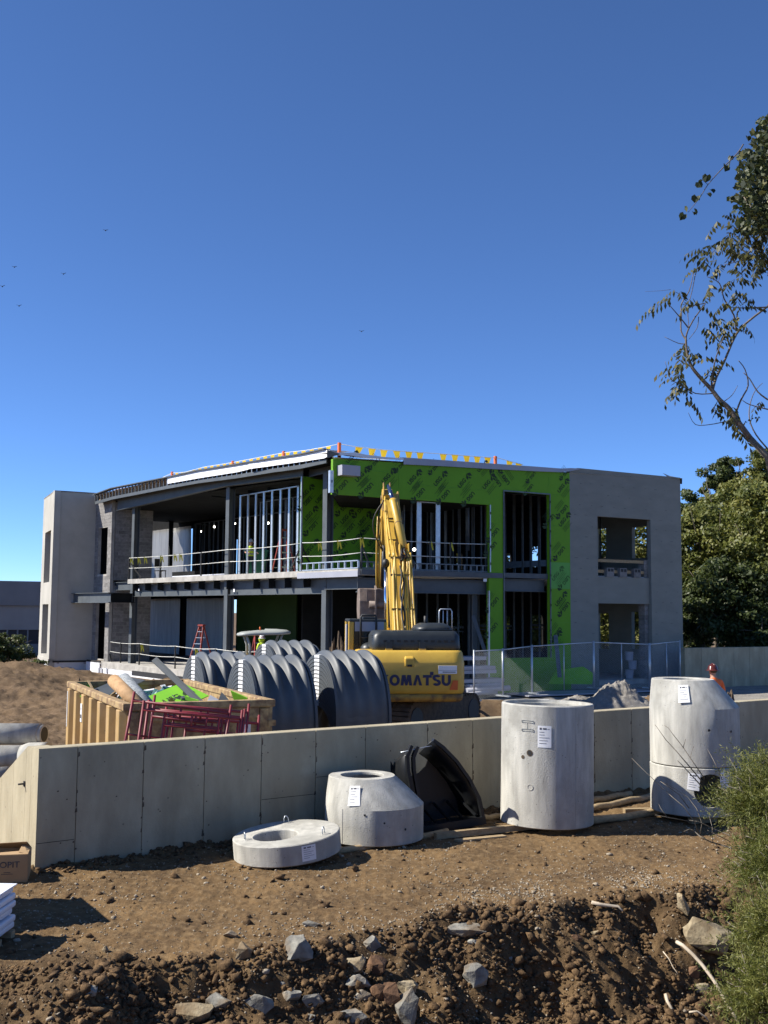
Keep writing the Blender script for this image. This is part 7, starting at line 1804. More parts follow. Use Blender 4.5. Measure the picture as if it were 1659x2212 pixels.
for x in (-.2, .2):
    for y in (-.2, .2): mb = MB(); mb.tube([(x, y, 0), (x, y, .46)], .02, 6); mb.build('leg', M_MBLK, t)
q = pl(405, 1243, 1.5); mb = MB(); mb.box((q.x, q.y, ZD + .2), (2.6, .5, .3), DL); solo(mb, 'timber_stack', M_INT, 'dark stack of boards lying on the upper deck', 'boards', V((q.x, q.y, ZD)))
q = pl(440, 1243, .9); mb = MB(); mb.box((q.x, q.y, ZD + .05), (6.0, .6, .08), DL); solo(mb, 'insulation_strip', M_INS, 'white strip of insulation along the upper deck edge', 'insulation', V((q.x, q.y, ZD)))

# ------------------------------------------------------------------ neighbouring building at the far left
f0 = at(-140, 1252, 92); f1 = at(86, 1252, 96); ft = f0.z
nb = thing('commercial_building', 'low grey flat-roofed building with a dark band, far left behind the site', 'building', (f0.x, f0.y, 0))
def fb(z0, z1, mat, name, o_=0.0, x0=0.0, x1=1.15):
    a, b = f0.lerp(f1, x0), f0.lerp(f1, x1); mb = MB(); mb.hexa([V((a.x, a.y - o_, z0)), V((b.x, b.y - o_, z0)), V((b.x, b.y + 12, z0)), V((a.x, a.y + 12, z0))], [V((a.x, a.y - o_, z1)), V((b.x, b.y - o_, z1)), V((b.x, b.y + 12, z1)), V((a.x, a.y + 12, z1))]); return mb.build(name, mat, nb, True)
zq = lambda y: at(40, y, 94).z
fb(zq(1308), ft, M_FARW, 'parapet', .25); fb(zq(1361), zq(1308) - .01, M_FARL, 'upper_wall'); fb(zq(1392), zq(1361) - .01, M_FARD, 'window_band', -.1); fb(-2.5, zq(1392) - .01, M_FARW, 'lower_wall')
for k in range(7): 
    a = f0.lerp(f1, .3 + .1 * k); mb = MB(); mb.box((a.x, a.y + .02, (zq(1361) + zq(1392)) / 2), (.12, .1, zq(1361) - zq(1392) - .04)); mb.build('mullion', M_FARW, nb, True)
# birds
for i, (x, y) in enumerate(((228, 498), (137, 592), (31, 577), (5, 619), (781, 716), (41, 661))):
    c = at(x, y, 120); t = thing('bird', ('dark bird highest in the left sky', 'dark bird between the two left groups', 'dark bird second from the left edge', 'dark bird nearest the left edge', 'lone dark bird high above the excavator', 'faint bird lowest in the left sky')[i], 'bird', c, 0, 'birds in the sky')
    mb = MB(); mb.ell((0, 0, 0), (.06, .16, .06), 8, 6); mb.build('body', M_BLK, t)
    for s_ in (-1, 1): mb = MB(); mb.prism([V((0, .06, .02)), V((s_ * .3, .04, .10 + .04 * (i % 2))), V((s_ * .28, -.04, .10 + .04 * (i % 2))), V((0, -.08, .02))], V((0, 0, .012))); mb.build('wing', M_BLK, t)
# ------------------------------------------------------------------ foliage
def quads_mesh(name, C, A, Bv, mat, tint, fold=None):
    """leaf shaped quads : centre C, half length vector A, half width vector B (n x 3 arrays)"""
    n = len(C)
    co = np.stack([C - A, C + Bv + A * .1, C + A, C - Bv + A * .1], 1).reshape(-1, 3)
    me = bpy.data.meshes.new(name)
    me.vertices.add(4 * n); me.vertices.foreach_set('co', co.ravel())
    me.loops.add(4 * n); me.loops.foreach_set('vertex_index', np.arange(4 * n))
    me.polygons.add(n); me.polygons.foreach_set('loop_start', np.arange(0, 4 * n, 4)); me.polygons.foreach_set('loop_total', np.full(n, 4))
    at_ = me.attributes.new('tint', 'FLOAT', 'FACE'); at_.data.foreach_set('value', tint.astype(np.float32))
    me.materials.append(mat); me.update(calc_edges=True)
    return me
def runit(n): v = rs.randn(n, 3); return v / np.linalg.norm(v, axis=1, keepdims=True)
def crown(ctr, rad, n, leaf, nclump, mat, name, tb=.0, gap=.5):
    """leaf clumps spread through an ellipsoid"""
    d = runit(nclump); r = rs.rand(nclump, 1) ** .45
    cc = d * r * rad
    cc[:, 2] = np.where(cc[:, 2] < -.85 * rad[2], -.85 * rad[2], cc[:, 2])
    k = rs.randint(0, nclump, n); sz = (.22 + .2 * rs.rand(nclump, 1)) * np.mean(rad)
    off = runit(n) * (rs.rand(n, 1) ** .5) * sz[k]; off[:, 2] *= .6
    P = cc[k] + off
    nrm = runit(n) * .9 + np.array([-.15, -.1, .5]) + off / np.maximum(1e-6, np.linalg.norm(off, axis=1, keepdims=True)) * .6
    nrm /= np.linalg.norm(nrm, axis=1, keepdims=True)
    a = np.cross(nrm, runit(n)); a /= np.linalg.norm(a, axis=1, keepdims=True); b = np.cross(nrm, a)
    s_ = leaf * (.6 + .8 * rs.rand(n, 1))
    ct = rs.rand(nclump)
    tint = np.clip(.15 + .4 * ct[k] + .35 * rs.rand(n) + tb, 0, 1)
    return quads_mesh(name, P + ctr, a * s_, b * s_ * .55, mat, tint)
def tree(label, base, ctr, rad, n, leaf, nclump, mat, tb=0.0, trunk_r=.18, limbs=6, bark=None):
    bark = bark or M_BARK
    t = thing('tree', label, 'tree', base, 0, 'trees beside and behind the building')
    base = V(base); ctr = V(ctr); top = ctr + V((0, 0, rad[2] * .5)); rel = lambda p: V(p) - base
    mb = MB(); pts_ = [V((0, 0, 0))]; 
    for k in range(1, 7): f_ = k / 6; pts_.append(rel(base.lerp(top, f_)) + V((.25 * math.sin(f_ * 5 + base.x), .25 * math.cos(f_ * 4 + base.y) - .25, 0)))
    mb.tube(pts_, [trunk_r * (1.15 - .95 * k / 6) for k in range(7)], 8); mb.build('trunk', bark, t)
    r_ = random.Random(int(base.x * 10) + 7)
    for k in range(limbs):
        p = pts_[2 + k % 4]; a = r_.uniform(0, 6.28); q = rel(ctr) + V((math.cos(a) * rad[0] * .85, math.sin(a) * rad[1] * .85, r_.uniform(-.3, .8) * rad[2]))
        mid = p.lerp(q, .5) + V((0, 0, .5)); mb = MB(); mb.tube([p, mid, q, q + (q - mid) * .25], [trunk_r * .45, trunk_r * .3, trunk_r * .16, .01], 6); mb.build('limb', bark, t)
    rc_ = np.array(rel(ctr)); link('crown', crown(rc_, np.array(rad), n, leaf, nclump, mat, 'crown', tb), t)
    return t
TT = [  # px, py (crown centre), rx, ry in pixels, depth, leaves, tint, label, mat
    (1528, 1205, 72, 118, 60, 15000, .02, 'bushy green tree directly right of the grey end block', L_TREE),
    (1585, 1130, 70, 105, 63, 15000, .08, 'yellow green tree in the middle of the right hand group', L_TREE),
    (1655, 1180, 85, 150, 57, 18000, .05, 'large tree at the right picture edge behind the concrete wall', L_TREE),
    (1575, 1300, 85, 100, 56, 14000, -.10, 'darker low tree above the right concrete wall', L_TREED),
    (1502, 1345, 45, 75, 58, 9000, -.12, 'dark low shrubby tree against the corner of the grey block', L_TREED),
    (1650, 1350, 75, 70, 55, 9000, -.12, 'dark undergrowth tree at the right edge above the wall', L_TREED),
    (1560, 1040, 48, 48, 71, 6500, -.04, 'thin greyish tree top behind the yellow green tree', L_TREED),
    (1650, 1035, 70, 70, 69, 9000, .0, 'tall tree top highest at the right edge', L_TREE),
    (1490, 1120, 38, 60, 68, 6500, -.02, 'narrow tree top just past the roof corner', L_TREED)]
for (px, py, rx, ry, Y, n, tb, lab, mt) in TT:
    c = at(px, py, Y); sc_ = Y / F
    tree(lab, (c.x + .3, Y + .4, -.6), c, (rx * sc_, max(rx, ry) * sc_ * .8, ry * sc_), int(n * 1.5), .105, max(40, n // 160), mt, tb, .13)
# trees beyond the building, seen through its windows
for i, (px, o_) in enumerate(((905, 14.5), (985, 14.0), (1046, 14.5), (1135, 14.0), (1300, 14.5), (1390, 14.0))):
    p = pr(px, 1290, o_); p.z = 4.0 + .9 * (i > 3); tree(('leafy tree behind the far left back wall', 'leafy tree behind the middle back wall', 'leafy tree behind the left lower windows', 'leafy tree behind the tall green window', 'leafy tree behind the grey block left opening', 'leafy tree behind the grey block right opening')[i], (p.x, p.y, -.6), p, (2.3 + .8 * (i > 3), 2.3, 4.4 + .9 * (i > 3)), 11000, .13, 60, L_TREE, .05, .14)
# wood beyond, one mass
pts_ = []
P = np.stack([rs.uniform(-8, 80, 45000), rs.uniform(84, 100, 45000), -.5 + 8.8 * rs.rand(45000) ** .8], 1)
P[:, 2] *= np.clip(.55 + .25 * fbm(P[:, 0], P[:, 1] * 0, 9, 3, 5) + .02 * np.clip(P[:, 0], 0, 20), .3, 1)
nn = runit(len(P)) + np.array([-.2, -.3, .4]); nn /= np.linalg.norm(nn, axis=1, keepdims=True); aa = np.cross(nn, runit(len(P))); aa /= np.linalg.norm(aa, axis=1, keepdims=True)
s_ = .2 + .2 * rs.rand(len(P), 1)
tag(link('woodland', quads_mesh('woodland', P, aa * s_, np.cross(nn, aa) * s_ * .6, L_TREED, rs.rand(len(P)) * .7)), 'distant wood behind the site', None, None, 'stuff')
P = np.stack([rs.uniform(-90, -22, 30000), rs.uniform(118, 128, 30000), -1 + 6.2 * rs.rand(30000) ** .8], 1)
nn = runit(len(P)) + np.array([-.2, -.3, .4]); nn /= np.linalg.norm(nn, axis=1, keepdims=True); aa = np.cross(nn, runit(len(P))); aa /= np.linalg.norm(aa, axis=1, keepdims=True)
s_ = .25 + .25 * rs.rand(len(P), 1)
tag(link('woodland', quads_mesh('woodland', P, aa * s_, np.cross(nn, aa) * s_ * .6, L_TREED, rs.rand(len(P)) * .7)), 'distant wood behind the low grey building', None, None, 'stuff')
# bush by the far left
c = at(22, 1415, 50); tree('dusty green bush at the far left above the dirt heap', (c.x, 50, 0), c, (1.0, .9, .85), 5000, .06, 50, L_TREED, .05, .05)
c = at(-8, 1400, 49); tree('second dusty bush at the left picture edge', (c.x, 49, 0), c, (.7, .7, .8), 3500, .06, 40, L_TREED, .0, .05)
c = at(74, 1436, 52); tree('small sprawling bush beside the pale block footing', (c.x, 52, 0), c, (.7, .5, .35), 1800, .05, 30, L_TREED, .1, .03)

# --- ailanthus branches reaching in from the right
Z = lambda zx, zy, Y: at((1900 + zx / 1.9233) / 1.507, (350 + zy / 1.9233) / 1.507, Y)
AB = V((6.55, 15.2, -.2))
al = thing('ailanthus_tree', 'thin bare-limbed tree with drooping leaf sprays leaning in from the right', 'tree', AB)
def br(pts_, r0, r1, Y0=15.0, Y1=None, name='branch', mat=None):
    Y1 = Y0 if Y1 is None else Y1; n = len(pts_); q = [Z(x, y, Y0 + (Y1 - Y0) * i / max(1, n - 1)) for i, (x, y) in enumerate(pts_)]
    sm_ = [q[0]]
    for i in range(n - 1):
        p0 = q[max(0, i - 1)]; p1 = q[i]; p2 = q[i + 1]; p3 = q[min(n - 1, i + 2)]
        for k in (1, 2, 3): f_ = k / 3; sm_.append(.5 * ((2 * p1) + (p2 - p0) * f_ + (2 * p0 - 5 * p1 + 4 * p2 - p3) * f_ ** 2 + (3 * p1 - p0 - 3 * p2 + p3) * f_ ** 3))
    mb = MB(); mb.tube(sm_, [r0 + (r1 - r0) * i / (len(sm_) - 1) for i in range(len(sm_))], 6); return mb.build(name, mat or M_BARK, al, True)
mb = MB(); t0 = Z(1154, 2190, 15); mb.tube([AB, AB.lerp(t0, .5) + V((.15, 0, -.1)), t0, Z(1040, 2070, 15)], [.16, .10, .052, .044], 10); mb.build('trunk', M_BARK, al, True)
br([(1040, 2070), (960, 1960), (905, 1880), (850, 1830), (800, 1765), (720, 1680), (670, 1610), (645, 1520), (640, 1440)], .044, .014)
br([(640, 1440), (655, 1390), (700, 1310), (755, 1240), (760, 1225)], .014, .006, 15, 14.8)
br([(645, 1460), (610, 1400), (612, 1300), (612, 1230), (660, 1150), (688, 1035)], .013, .005, 15, 15.2)
br([(660, 1385), (600, 1310), (535, 1235)], .011, .005, 15, 14.7)
br([(808, 1765), (830, 1690), (880, 1590), (955, 1420), (1030, 1340), (1154, 1245)], .022, .014, 15, 15.6)
br([(800, 1760), (805, 1680), (830, 1560), (880, 1430)], .013, .006, 15, 14.6)
br([(955, 1400), (940, 1300), (880, 1200), (850, 1100), (775, 1060)], .014, .005, 15.3, 15.0)
br([(950, 1920), (985, 1830), (1030, 1740), (1010, 1640), (970, 1585)], .014, .006, 15, 14.6)
br([(1154, 1830), (1090, 1780), (1040, 1700), (1000, 1660)], .012, .005, 14.7)
br([(870, 1970), (790, 1985), (700, 1985), (655, 1910)], .008, .003, 15, 14.6)
br([(640, 1480), (590, 1475), (505, 1435)], .008, .003); br([(665, 1620), (610, 1590), (560, 1545)], .008, .003)
br([(812, 1790), (700, 1790), (600, 1730), (545, 1700), (510, 1590)], .009, .003, 15, 14.7)
br([(1154, 1250), (1000, 1255), (920, 1250)], .012, .004, 15.4, 15.0); br([(1154, 1890), (1040, 1860), (990, 1830)], .01, .004)
br([(1154, 2140), (1080, 2050), (1040, 1960), (1040, 1870), (1070, 1780), (1120, 1725)], .012, .004, 15.4); br([(880, 1840), (930, 1800), (965, 1740)], .007, .003)
br([(760, 1225), (660, 1255), (655, 1330), (660, 1390)], .007, .004); br([(720, 1310), (710, 1380), (660, 1450)], .006, .004); br([(545, 1140), (470, 1148), (385, 1152)], .003, .0015)
br([(612, 1200), (600, 1170), (565, 1150)], .005, .003); br([(1000, 230), (960, 290), (870, 380), (780, 480), (730, 560), (655, 655)], .010, .004, 14.4, name='vine_stem'); br([(780, 485), (740, 455), (720, 490)], .004, .002, 14.4, name='vine_stem')
br([(1154, 560), (1090, 620), (1070, 690), (1110, 760), (1140, 850)], .014, .006, 14.6); br([(1154, 800), (1060, 880), (1000, 950), (880, 985)], .010, .004, 14.8); br([(900, 800), (830, 880), (760, 960), (705, 1035)], .006, .003, 14.9); br([(700, 1040), (665, 1200), (620, 1235)], .006, .004, 15)
br([(840, 1000), (850, 1060), (840, 1100)], .005, .003)
br([(1154, 1245), (1290, 1060), (1330, 820), (1290, 540), (1240, 300)], .022, .008, 15.6, 14.9)
# pinnate leaves : a few shared shapes
def pinnate(seed):
    r_ = random.Random(seed); C_, A_, B_, T_ = [], [], [], []; L_ = .30; n = 6; droop = .5
    for k in range(n):
        f_ = (k + .6) / n; p = np.array([L_ * f_, 0, -droop * L_ * f_ ** 2])
        for s_ in ((-1, 1) if k < n - 1 else (0,)):
            d = np.array([.35, s_ * .75, -.75 - .3 * r_.random()]); d /= np.linalg.norm(d); ln = (.048 + .016 * r_.random()) * (1 - .25 * f_)
            C_.append(p + d * ln); A_.append(d * ln); w = np.cross(d, np.array([r_.uniform(-.6, .6), .4, 1])); B_.append(w / np.linalg.norm(w) * ln * .38); T_.append(.1 + .75 * r_.random())
    return quads_mesh('leaf', np.array(C_), np.array(A_), np.array(B_), L_AIL, np.array(T_))
PIN = [pinnate(i) for i in range(5)]
nlf = [0]
def leaf(zx, zy, Y, sc_=1.0, me=None, az=None):
    p = Z(zx, zy, Y); o = link('leaf', me or PIN[nlf[0] % 5], al, p - ROOT[al], (RND.uniform(-.4, .4), RND.uniform(-.2, .7), az if az is not None else RND.uniform(0, 6.28))); o.scale = (sc_,) * 3; nlf[0] += 1
LC = [(580, 1130), (610, 1145), (455, 1240), (690, 1190), (720, 1200), (700, 1215), (790, 1150), (800, 1110), (830, 1310), (850, 1330), (880, 1370), (900, 1390), (890, 1410), (630, 1460), (640, 1490), (625, 1500), (665, 1540), (735, 1530), (750, 1560), (770, 1580), (610, 1630), (600, 1640), (630, 1600), (605, 1680), (620, 1690), (580, 1700), (600, 1750), (585, 1745), (690, 1745), (640, 1800), (830, 1850), (800, 1870), (850, 1820), (910, 1880), (930, 1870), (905, 1940), (915, 1960), (850, 1600), (830, 1610), (780, 1340), (740, 1370), (800, 1640), (945, 1320), (960, 1310), (975, 1300), (1000, 1250), (1060, 1190), (930, 2010), (1120, 1840), (960, 1150), (940, 1130), (925, 1090), (910, 1230), (890, 1220),
      (700, 890), (740, 870), (760, 880), (700, 930), (840, 700), (870, 680), (900, 660), (810, 900), (855, 830), (870, 840), (760, 960), (730, 1000), (850, 960), (830, 1010), (855, 980), (920, 1020), (960, 1090), (1010, 1060), (1030, 1160), (560, 1190), (545, 1195), (980, 1360), (1020, 1350), (640, 1830), (1110, 1930), (970, 1950)]
for x, y in LC: leaf(x + RND.uniform(-8, 8), y + RND.uniform(-10, 5), 15 + RND.uniform(-.25, .25), RND.uniform(.95, 1.35))
for k in range(95):    # dense sprays around the vine
    x = RND.uniform(870, 1260); y = RND.uniform(650, 1010)
    if (1200 - x) / 330 > .35 + .65 * math.sin((y - 600) / 420 * math.pi): continue
    leaf(x, y, RND.uniform(14.3, 15.4), RND.uniform(.9, 1.3))
# vine leaves : small heart shapes
def heart(seed):
    r_ = random.Random(seed); mb = MB(); s_ = .055; P_ = [(0, -.9), (.75, -.35), (.85, .3), (.45, .75), (0, .45), (-.45, .75), (-.85, .3), (-.75, -.35)]
    v = [V((x * s_, y * s_, (abs(x) * .35 - (y + .2) ** 2 * .25) * s_)) for x, y in P_]; mb.poly([v[0], v[1], v[2], v[3], v[4]]); mb.poly([v[0], v[4], v[5], v[6], v[7]])
    me = mb.mesh('leaf', L_VINE); at_ = me.attributes.new('tint', 'FLOAT', 'FACE'); t_ = r_.random(); at_.data.foreach_set('value', np.array([t_, t_ * .8], np.float32)); return me
HRT = [heart(i) for i in range(6)]
vn = thing('climbing_vine', 'dense dark vine smothering the upper right tree limbs', 'vine', Z(1154, 400, 14.9))
def vine_pos():
    while True:
        x = RND.uniform(860, 1560); y = RND.uniform(20, 790)
        f_ = (y - 60) / 700; edge = 1130 - 190 * math.sin(min(1, f_ * 1.25) * math.pi * .62) + 110 * mnoise.noise(V((y / 55, 3, 0))) 
        if x > 1600 - abs(y - 380) * .75 + 90 * mnoise.noise(V((y / 60, 9, 0))): continue
        if x > edge and RND.random() < .25 + (x - edge) / 240: return Z(x, y, RND.uniform(13.9, 15.6))
for k in range(300):
    p = vine_pos(); o = link('leaf', HRT[k % 6], vn, p - ROOT[vn], (RND.uniform(-1.4, 1.4), RND.uniform(-1, 1), RND.uniform(0, 6.28))); o.scale = (RND.uniform(.6, 1.15),) * 3
n = 6200; P = np.array([vine_pos()[:] for _ in range(n)]) - np.array(ROOT[vn][:])
nn = runit(n) + np.array([-.2, -.2, .2]); nn /= np.linalg.norm(nn, axis=1, keepdims=True); aa = np.cross(nn, runit(n)); aa /= np.linalg.norm(aa, axis=1, keepdims=True); s_ = (.028 + .032 * rs.rand(n, 1))
o = link('foliage', quads_mesh('foliage', P, aa * s_, np.cross(nn, aa) * s_ * .75, L_VINE, rs.rand(n) ** 1.5), vn); o['kind'] = 'stuff'
for k in range(7):
    a = vine_pos(); b = vine_pos(); mb = MB(); mb.tube([a, a.lerp(b, .5) + V((0, 0, -.1)), b], .008, 5); mb.build('vine_stem', M_BARK, vn, True)
for x, y in ((640, 640), (690, 660), (700, 650), (620, 680), (605, 685), (710, 565), (725, 560), (700, 570), (770, 440), (735, 460), (725, 480), (805, 520), (785, 545), (890, 375), (910, 365), (920, 315), (990, 380), (1030, 190), (1105, 85)):
    o = link('leaf', HRT[RND.randrange(6)], vn, Z(x, y, 14.4) - ROOT[vn], (RND.uniform(.6, 2), RND.uniform(-.6, .6), RND.uniform(0, 6.28))); o.scale = (RND.uniform(.7, 1.5),) * 3

# --- feathery shrubs at the lower right
def feather(label, base, c, rad, nspray, seed, tb=0.0, length=.55, cat='shrub'):
    t = thing('feathery_shrub', label, cat, base); b0 = np.array(base); rng = np.random.RandomState(seed)
    nd_ = 26; C_, A_, B_, T_ = [], [], [], []; stems = MB()
    for k in range(nspray):
        d = rng.randn(3); d /= np.linalg.norm(d); d[2] = abs(d[2]) * .7 + d[2] * .3; q = np.array(c) + d * np.array(rad) * rng.rand() ** .4
        out = (q - np.array(c)) / np.array(rad) + np.array([-.15, -.1, .25]) + .6 * rng.randn(3); out /= np.linalg.norm(out); L_ = length * (.5 + .8 * rng.rand())
        f_ = np.linspace(0, 1, nd_)[:, None]; curve = q + out * L_ * f_ + np.array([0, 0, -.18 * L_]) * f_ ** 2 + .02 * rng.randn(1, 3)
        dn = rng.randn(nd_, 3); dn -= (dn @ out)[:, None] * out * .6; dn /= np.linalg.norm(dn, axis=1, keepdims=True); dn = dn + out * .8; dn /= np.linalg.norm(dn, axis=1, keepdims=True)
        ln = (.022 + .03 * rng.rand(nd_, 1)) * (1.15 - f_ * .6)
        C_.append(curve + dn * ln); A_.append(dn * ln); w = np.cross(dn, rng.randn(nd_, 3)); w /= np.linalg.norm(w, axis=1, keepdims=True); B_.append(w * .0042); T_.append(np.clip(.1 + .5 * rng.rand() + .35 * rng.rand(nd_) + tb, 0, 1))
        if k % 9 == 0: stems.tube([V(b0 * .3 + (q - np.array([0, 0, .0])) * .7) - V(base), V(q) - V(base), V(q + out * L_ * .6) - V(base)], .0045, 4)
    o = link('foliage', quads_mesh('foliage', np.concatenate(C_) - b0, np.concatenate(A_), np.concatenate(B_), L_SHRUB, np.concatenate(T_)), t)
    s_ = stems.build('stems', M_TWIG, t); s_['kind'] = 'stuff'; o['kind'] = 'stuff'
    return t
def sh(label, px, py, rx, ry, Y, n, seed, tb=0.0, ln=.5):
    c = at(px, py, Y); k = Y / F; zb = nh(c.x, Y); feather(label, (c.x, Y, zb), c, (rx * k, max(.25, rx * k * .8), ry * k), n, seed, tb, ln)
sh('feathery green shrub beside the pipe hole of the manhole stack', 1676, 1758, 88, 110, 12.2, 1150, 1, .05, .42)
sh('feathery shrub on the bank edge below the first shrub', 1702, 1895, 80, 95, 11.4, 850, 2, -.02, .4)
sh('pale feathery shrub half way down the bank at the right edge', 1692, 2040, 66, 90, 10.6, 850, 3, .12, .4)
sh('feathery shrub in the lower right corner', 1692, 2175, 84, 80, 10.0, 950, 4, .10, .38)
# bare twigs of the first shrub
T6 = lambda x, y, Y: at((2050 + x / 3.402) / 1.507, (2150 + y / 3.402) / 1.507, Y)
tw = thing('bare_branch', 'dead bare twigs poking left out of the feathery shrub', 'branch', T6(1150, 1950, 12.4))
for pts_, r_ in (([(1130, 2080), (1000, 2040), (900, 2010), (780, 1950), (700, 1880), (660, 1870), (600, 1895)], .010), ([(800, 1340), (640, 1150), (520, 1010), (400, 880), (280, 710)], .008), ([(830, 1310), (670, 1080), (590, 960), (480, 820), (430, 750), (385, 720)], .006), ([(800, 1400), (720, 1310), (580, 1160), (530, 1110)], .008),
                 ([(770, 1940), (720, 1790), (600, 1620), (480, 1520), (380, 1430), (265, 1320), (160, 1220), (20, 1080)], .006), ([(780, 1940), (800, 1800), (740, 1640), (640, 1510), (500, 1420), (375, 1350)], .006), ([(660, 1640), (540, 1480), (430, 1400), (340, 1340)], .006), ([(920, 2010), (915, 1850), (880, 1720)], .005), ([(1110, 1940), (900, 1850), (750, 1780), (660, 1770)], .006),
                 ([(1120, 2010), (960, 1930), (860, 1880)], .005), ([(590, 970), (620, 870)], .004), ([(670, 1080), (690, 1000), (710, 950)], .004), ([(1020, 1320), (990, 1230), (920, 1090), (860, 980)], .005), ([(420, 1740), (350, 1650), (320, 1590)], .004), ([(650, 1780), (430, 1740), (280, 1710)], .005)):
    mb = MB(); q = [T6(x, y, 12.3 + .25 * math.sin(i + x)) for i, (x, y) in enumerate(pts_)]; mb.tube(q, [r_ * (1 - .7 * i / len(q)) for i in range(len(q))], 5); mb.build('twig', M_TWIG, tw, True)
# bleached stick lying on the bank
def gp(px, py, dz=.0):
    lo_, hi_ = 8.9, 16.0                      # march along the view ray to the dirt
    d = ray(px, py); Y = lo_
    while Y < hi_:
        if CAMZ + d.z * Y < nh(d.x * Y, Y) + dz: break
        Y += .02
    return V((d.x * Y, Y, CAMZ + d.z * Y))
T8 = lambda x, y: ((2100 + x / 3.495) / 1.507, (2700 + y / 3.495) / 1.507)
def stick(label, zs, r0, r1, lift=.05, name='dry_stick', mat=None):
    q = [gp(*T8(x, y)) + V((0, -lift, lift)) for x, y in zs]
    Ys = np.linspace(q[0].y, q[-1].y, len(q)); q = [at(*T8(x, y), Yk - lift) for (x, y), Yk in zip(zs, Ys)]
    mb = MB(); mb.tube(q, [r0 + (r1 - r0) * i / (len(q) - 1) for i in range(len(q))], 7); return solo(mb, name, mat or M_STICK, label, 'stick', q[0])
stick('long bleached stick curving down the bank at the lower right', [(360, 1280), (430, 1320), (540, 1420), (650, 1540), (740, 1660), (820, 1780), (900, 1920), (980, 2060), (1070, 2210)], .022, .018, .12)
stick('short thick root sticking out of the bank left of the long stick', [(235, 1880), (255, 1960), (310, 2050)], .02, .016)
stick('thin bent root at the bottom of the bank', [(500, 2080), (590, 2070), (680, 2130), (730, 2190)], .012, .008)
stick('thin grey twig on the bank above the root', [(205, 1390), (270, 1470), (320, 1570), (370, 1640)], .007, .004)
q = gp(1300, 1970); mb = MB(); mb.tube([at(1278, 1949, q.y), at(1300, 1955, q.y), at(1335, 1958, q.y), at(1345, 1968, q.y - .05)], [.02, .022, .016, .01], 8); solo(mb, 'dry_stick', M_STICK, 'pale husk lying at the top edge of the bank', 'stick', q)
# weeds on the stick and bank
for i, (x, y, l_) in enumerate(((720, 1700, 'small green leaves by the long stick'), (640, 1590, 'green leaf tuft above the small leaves on the stick'), (1180, 1130, 'broad leaves among the shrubs'), (930, 2150, 'low weed at the foot of the stick'))):
    q = gp(*T8(x, y)); t = thing('weed', l_, 'plant', q); 
    for k in range(7):
        o = link('leaf', HRT[k % 6], t, V((RND.uniform(-.08, .08), RND.uniform(-.1, .02), RND.uniform(.0, .12))), (RND.uniform(-1, 1), RND.uniform(-.8, .8), RND.uniform(0, 6))); o.scale = (RND.uniform(.5, 1),) * 3

# ------------------------------------------------------------------ rocks, each its own shape
def rock(px, py, w_, h_, mat, label, seed, name='rock', flat=.7, rot=None):
    r_ = random.Random(seed); q = gp(px, py + h_ * .42); k = q.y / F
    bm = bmesh.new()
    for i in range(20):
        v = V((r_.gauss(0, 1), r_.gauss(0, 1), r_.gauss(0, 1))).normalized() * r_.uniform(.7, 1.0)
        bm.verts.new((v.x, v.y, v.z))
    res = bmesh.ops.convex_hull(bm, input=bm.verts); bmesh.ops.delete(bm, geom=[v for v in bm.verts if not v.link_faces], context='VERTS')
    bmesh.ops.dissolve_limit(bm, angle_limit=math.radians(20), verts=bm.verts, edges=bm.edges)
    bmesh.ops.bevel(bm, geom=bm.edges[:], offset=.025, segments=1, affect='EDGES', profile=.5)
    bmesh.ops.triangulate(bm, faces=bm.faces); bmesh.ops.subdivide_edges(bm, edges=bm.edges, cuts=1, use_grid_fill=True)
    a = r_.uniform(-.3, .3) if rot is None else rot
    for v in bm.verts:
        n_ = mnoise.noise(v.co * 2.2 + V((seed, 0, 0))) * .12 + mnoise.noise(v.co * 6 + V((seed, 3, 0))) * .09; v.co *= 1 + n_
        x, z = v.co.x * w_ * k * .52, v.co.z * h_ * k * .52; v.co = V((x * math.cos(a) - z * math.sin(a), v.co.y * (w_ + h_) * .25 * k * flat, x * math.sin(a) + z * math.cos(a)))
    me = bpy.data.meshes.new('rock'); bm.to_mesh(me); bm.free(); me.materials.append(mat)
    o = link(name, me, None, at(px, py, q.y + .045)); return tag(o, label, 'rock', 'rocks on the cut bank')
ZA = lambda x, y: ((x * .7535) / 1.507, (2633 + y * .7535) / 1.507)
ZB = lambda x, y: ((1250 + x * .7535) / 1.507, (2633 + y * .7535) / 1.507)
G, T, Bn = M_ROCKG, M_ROCKT, M_ROCKB
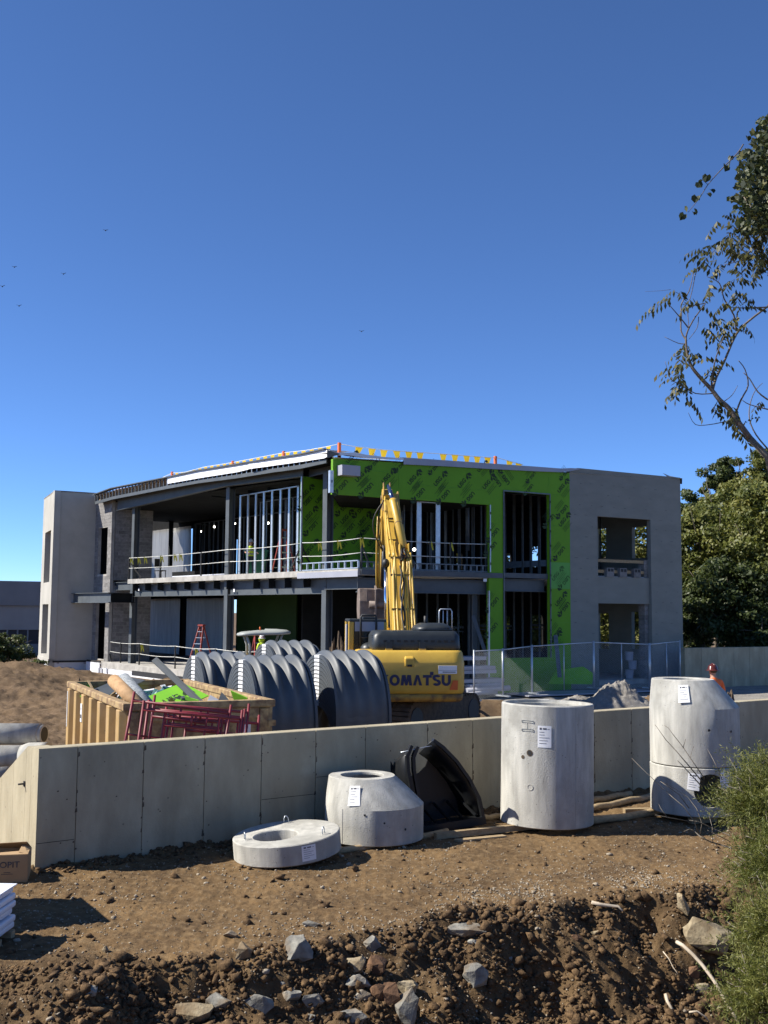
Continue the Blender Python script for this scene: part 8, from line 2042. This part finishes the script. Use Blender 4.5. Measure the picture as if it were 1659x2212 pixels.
RK = [(ZA, 1050, 620, 70, 80, T, 'cream pointed rock perched on the edge of the bank', .1), (ZA, 1275, 605, 150, 110, G, 'large dark grey rock right of the cream pointed rock', -.1), (ZA, 997, 546, 62, 38, G, 'small grey rock on the flat dirt behind the cream rock', 0), (ZA, 1345, 500, 78, 34, G, 'flat grey rock at the gravelled edge above the centre', 0), (ZA, 390, 790, 62, 78, G, 'grey rock alone in the dark hollow at the left', .4),
      (ZA, 820, 885, 190, 100, T, 'big pale buff rock at the bottom left of the rock row', .1), (ZA, 945, 850, 125, 90, G, 'grey rock beside the big buff rock', .0), (ZA, 1125, 845, 130, 85, G, 'broad grey rock in the middle of the row', -.1), (ZA, 1255, 815, 95, 70, G, 'angular grey rock upper middle of the row', .2), (ZA, 1345, 828, 90, 85, G, 'light grey block at the right end of the row', .1),
      (ZA, 1605, 590, 68, 72, G, 'upright grey rock near the centre top of the bank', .2), (ZA, 1540, 680, 92, 90, T, 'yellowish rock below the upright grey rock', .0), (ZA, 1535, 750, 115, 60, G, 'flat grey rock under the yellowish rock', .0), (ZA, 1560, 812, 80, 60, G, 'square grey rock under the flat one', .1), (ZA, 1640, 795, 75, 75, Bn, 'rusty brown round rock right of the square rock', .0), (ZA, 1630, 680, 90, 100, Bn, 'large brown earth clod right of the yellowish rock', .0),
      (ZA, 1345, 905, 50, 40, G, 'small grey stone at the bottom below the row', .0), (ZA, 1520, 900, 140, 60, G, 'low grey slab rock at the bottom centre', .0), (ZA, 1020, 770, 34, 26, G, 'little grey stone above the middle of the row', .0), (ZA, 1215, 765, 45, 40, G, 'small dark stone above the angular rock', .0), (ZA, 455, 610, 28, 34, T, 'small tan stone on the left flat dirt', .0), (ZA, 880, 335, 36, 18, T, 'thin flat stone in the middle of the dirt', 0),
      (ZB, 355, 522, 175, 70, G, 'long flat slate grey rock in the middle of the bank', -.04), (ZB, 395, 715, 118, 105, G, 'blocky grey rock below the long flat rock', .1), (ZB, 382, 578, 45, 34, G, 'small stone tucked below the long flat rock', .0), (ZB, 85, 860, 120, 170, G, 'tall pointed grey rock at the bottom edge', .25), (ZB, 100, 775, 100, 70, T, 'pale rock above the tall pointed rock', .0), (ZB, 30, 810, 90, 110, Bn, 'rusty brown round clod left of the tall pointed rock', .0),
      (ZB, 540, 650, 40, 26, G, 'small pale stone right of the blocky rock', 0), (ZB, 715, 752, 36, 36, G, 'rounded grey stone in the loose soil', 0), (ZB, 915, 535, 38, 26, T, 'small tan stone under the pale husk', 0), (ZB, 1375, 780, 85, 55, T, 'buff rock beside the bleached stick', 0), (ZB, 1410, 560, 230, 150, T, 'big pale boulder buried under the shrubs', -.35), (ZB, 1290, 420, 40, 130, T, 'upright buff stone set in the bank top at the right', .2), (ZB, 1145, 860, 60, 40, Bn, 'brown clod near the bottom of the bank', 0), (ZB, 1335, 710, 60, 70, Bn, 'brown clod left of the buff rock', 0), (ZB, 830, 560, 50, 40, Bn, 'brown clod in the middle of the crumbly slope', 0), (ZB, 690, 590, 34, 40, G, 'grey stone half buried in the crumbly slope', 0)]
for i, (zf, x, y, w_, h_, mt, lab, a) in enumerate(RK):
    px, py = zf(x, y); rock(px, py, w_ * .6, h_ * .58, mt, lab, i + 3, rot=a)
# mound of clay beside the wall end
q = gp(102, 1855); heap('soil_clump', (q.x + .08, q.y + .25, nh(q.x, q.y) - .02), .16, .15, .34, M_MUD, 'small pointed lump of soil at the wall corner beside the carton', 77, .6)
